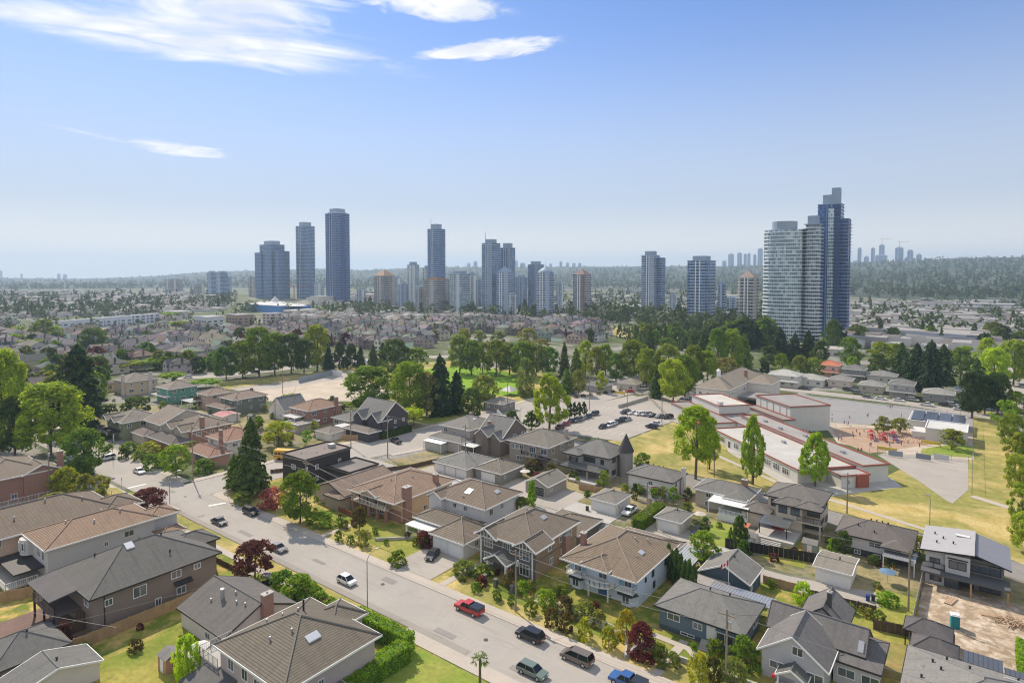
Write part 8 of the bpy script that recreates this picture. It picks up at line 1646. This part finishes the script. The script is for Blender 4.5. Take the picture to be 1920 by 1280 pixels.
# clouds: wisps laid on a plane high above, masked to where they drift
sp=t.nodes.new('ShaderNodeSeparateXYZ'); t.links.new(tc.outputs['Generated'],sp.inputs[0])
mz=N(t,'ShaderNodeMath',operation='MAXIMUM'); t.links.new(sp.outputs[2],mz.inputs[0]); mz.inputs[1].default_value=.02
dv=N(t,'ShaderNodeVectorMath',operation='DIVIDE'); t.links.new(tc.outputs['Generated'],dv.inputs[0]); cz=N(t,'ShaderNodeCombineXYZ')
for i in range(3): t.links.new(mz.outputs[0],cz.inputs[i])
t.links.new(cz.outputs[0],dv.inputs[1])
def cpt(px,py):
    d=ray(px,py); return (d[0]/d[2],d[1]/d[2])
def local(o,ax,sx,sy):
    """cloud-plane coordinates centred at o, first axis along ax, scaled to the cloud's half sizes"""
    m=N(t,'ShaderNodeVectorMath',operation='SUBTRACT'); t.links.new(dv.outputs[0],m.inputs[0]); m.inputs[1].default_value=(o[0],o[1],0)
    a=N(t,'ShaderNodeVectorMath',operation='DOT_PRODUCT'); t.links.new(m.outputs[0],a.inputs[0]); a.inputs[1].default_value=(ax[0]/sx,ax[1]/sx,0)
    b=N(t,'ShaderNodeVectorMath',operation='DOT_PRODUCT'); t.links.new(m.outputs[0],b.inputs[0]); b.inputs[1].default_value=(-ax[1]/sy,ax[0]/sy,0)
    return a.outputs['Value'],b.outputs['Value']
def math_(op,a,b=None):
    n=N(t,'ShaderNodeMath',operation=op)
    for i,v in enumerate((a,b)):
        if v is None: continue
        if isinstance(v,(int,float)): n.inputs[i].default_value=v
        else: t.links.new(v,n.inputs[i])
    return n.outputs[0]
def cloud(p0,p1,thick,st,dens,seed,soft=.35,curve=0):
    """a band of wisps from p0 to p1 (picture points turned to places on the cloud plane)"""
    A=cpt(*p0);B=cpt(*p1); o=((A[0]+B[0])/2,(A[1]+B[1])/2); L=math.dist(A,B); ax=((B[0]-A[0])/L,(B[1]-A[1])/L); u,v=local(o,ax,L/2,thick)
    if curve: v=math_('ADD',v,math_('MULTIPLY',math_('MULTIPLY',u,u),curve))
    r2=math_('ADD',math_('MULTIPLY',u,u),math_('MULTIPLY',v,v)); body=math_('SUBTRACT',1.0,r2)
    cb=N(t,'ShaderNodeCombineXYZ'); t.links.new(math_('MULTIPLY',u,st[0]),cb.inputs[0]); t.links.new(math_('MULTIPLY',v,st[1]),cb.inputs[1]); cb.inputs[2].default_value=seed
    n=N(t,'ShaderNodeTexNoise'); t.links.new(cb.outputs[0],n.inputs['Vector']); n.inputs['Scale'].default_value=1; n.inputs['Detail'].default_value=9; n.inputs['Roughness'].default_value=.58; n.inputs['Distortion'].default_value=.9
    k=math_('ADD',math_('MULTIPLY',body,1.35),math_('MULTIPLY',math_('SUBTRACT',n.outputs['Fac'],.51),3.0))
    mr=N(t,'ShaderNodeMapRange',interpolation_type='SMOOTHSTEP'); t.links.new(k,mr.inputs[0]); mr.inputs[1].default_value=.0; mr.inputs[2].default_value=soft*3.7; mr.inputs[4].default_value=dens
    gt=math_('GREATER_THAN',body,-1.2); return math_('MULTIPLY',mr.outputs[0],gt)
CL=CLOUDS=[]
fac=None
specs=[((-260,-16),(815,134),.38,(2.0,1.6),1.0,1.3,.42,0),((0,-90),(680,40),.5,(1.6,1.8),1.0,7.7,.42,0),((775,112),(1085,72),.13,(2.2,1.3),1.0,4.2,.3,.25),((660,-14),(980,30),.17,(2.2,1.4),1.0,9.1,.35,0),((225,258),(425,298),.36,(2.0,1.2),.95,12.4,.42,0),((40,222),(300,282),.07,(3,1.0),.5,17.0,.5,0)]
for a in specs:
    c=cloud(*a); fac=c if fac is None else math_('MAXIMUM',fac,c)
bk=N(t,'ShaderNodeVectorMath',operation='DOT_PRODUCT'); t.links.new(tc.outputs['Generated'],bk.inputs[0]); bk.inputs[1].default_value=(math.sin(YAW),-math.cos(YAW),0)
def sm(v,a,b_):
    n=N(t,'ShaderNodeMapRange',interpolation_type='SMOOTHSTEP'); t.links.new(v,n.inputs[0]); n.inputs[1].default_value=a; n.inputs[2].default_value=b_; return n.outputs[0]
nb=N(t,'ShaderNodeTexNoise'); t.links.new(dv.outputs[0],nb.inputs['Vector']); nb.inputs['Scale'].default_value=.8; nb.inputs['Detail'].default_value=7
fill_clouds=math_('MULTIPLY',math_('MAXIMUM',sm(bk.outputs['Value'],.0,.3),sm(sp.outputs[2],.8,.95)),sm(nb.outputs['Fac'],.30,.55))  # unseen bright clouds added behind the camera and overhead to lift shaded walls
fac=math_('MAXIMUM',fac,fill_clouds)
up=N(t,'ShaderNodeMapRange'); t.links.new(sp.outputs[2],up.inputs[0]); up.inputs[1].default_value=.02; up.inputs[2].default_value=.06
fac=math_('MULTIPLY',fac,up.outputs[0])
# thin veil of haze at the foot of the sky
hz=N(t,'ShaderNodeMapRange',interpolation_type='SMOOTHERSTEP'); t.links.new(sp.outputs[2],hz.inputs[0]); hz.inputs[1].default_value=-.02; hz.inputs[2].default_value=.46; hz.inputs[3].default_value=HZ[0]; hz.inputs[4].default_value=0
tint=mixc(t,1.0,sk.outputs[0],HZ[1],'MULTIPLY')
c=mixc(t,hz.outputs[0],tint,HZ[2])
h2=N(t,'ShaderNodeMapRange',interpolation_type='SMOOTHERSTEP'); t.links.new(sp.outputs[2],h2.inputs[0]); h2.inputs[1].default_value=-.02; h2.inputs[2].default_value=.13; h2.inputs[3].default_value=.8; h2.inputs[4].default_value=0
c=mixc(t,h2.outputs[0],c,HZ2)
shd=N(t,'ShaderNodeTexNoise'); t.links.new(dv.outputs[0],shd.inputs['Vector']); shd.inputs['Scale'].default_value=2.2; shd.inputs['Detail'].default_value=8; shd.inputs['Distortion'].default_value=1.2
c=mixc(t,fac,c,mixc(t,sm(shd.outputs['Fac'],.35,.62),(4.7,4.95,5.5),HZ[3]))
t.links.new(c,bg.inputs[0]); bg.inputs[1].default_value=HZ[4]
# air
if HAZE:
    b=MB(); b.box(-12500,9500,-9500,12500,-62,330); hb=b.build('haze',M('tmp',(1,1,1))); hb['kind']='stuff'
    hm=bpy.data.materials.new('haze'); hm.use_nodes=True; ht=hm.node_tree; ht.nodes.clear(); ho=ht.nodes.new('ShaderNodeOutputMaterial'); pv=ht.nodes.new('ShaderNodeVolumePrincipled'); pv.inputs['Density'].default_value=HAZE; pv.inputs['Color'].default_value=(.60,.79,1,1); pv.inputs['Anisotropy'].default_value=.2
    ht.links.new(pv.outputs[0],ho.inputs['Volume']); hb.data.materials.clear(); hb.data.materials.append(hm)
cd=bpy.data.cameras.new('camera'); cd.sensor_width=36; cd.lens=36*FPX/1920; cd.shift_y=-(PYP-640)/-1920.0; cd.clip_end=30000; cd.clip_start=1
co=bpy.data.objects.new('camera',cd); COL.objects.link(co); co.location=(0,0,CAM_H); co.rotation_euler=(math.pi/2-PITCH,0,YAW); SC.camera=co
SC.view_settings.view_transform='Standard'; SC.view_settings.look='None'; SC.view_settings.exposure=EXPO; SC.view_settings.gamma=1
SC.render.engine='CYCLES'; SC.cycles.use_denoising=DENOISE; SC.cycles.filter_width=1.15; SC.cycles.max_bounces=5; SC.cycles.diffuse_bounces=3; SC.cycles.transparent_max_bounces=8; SC.cycles.volume_bounces=0; SC.cycles.use_adaptive_sampling=True
SC.render.resolution_x=1024; SC.render.resolution_y=682
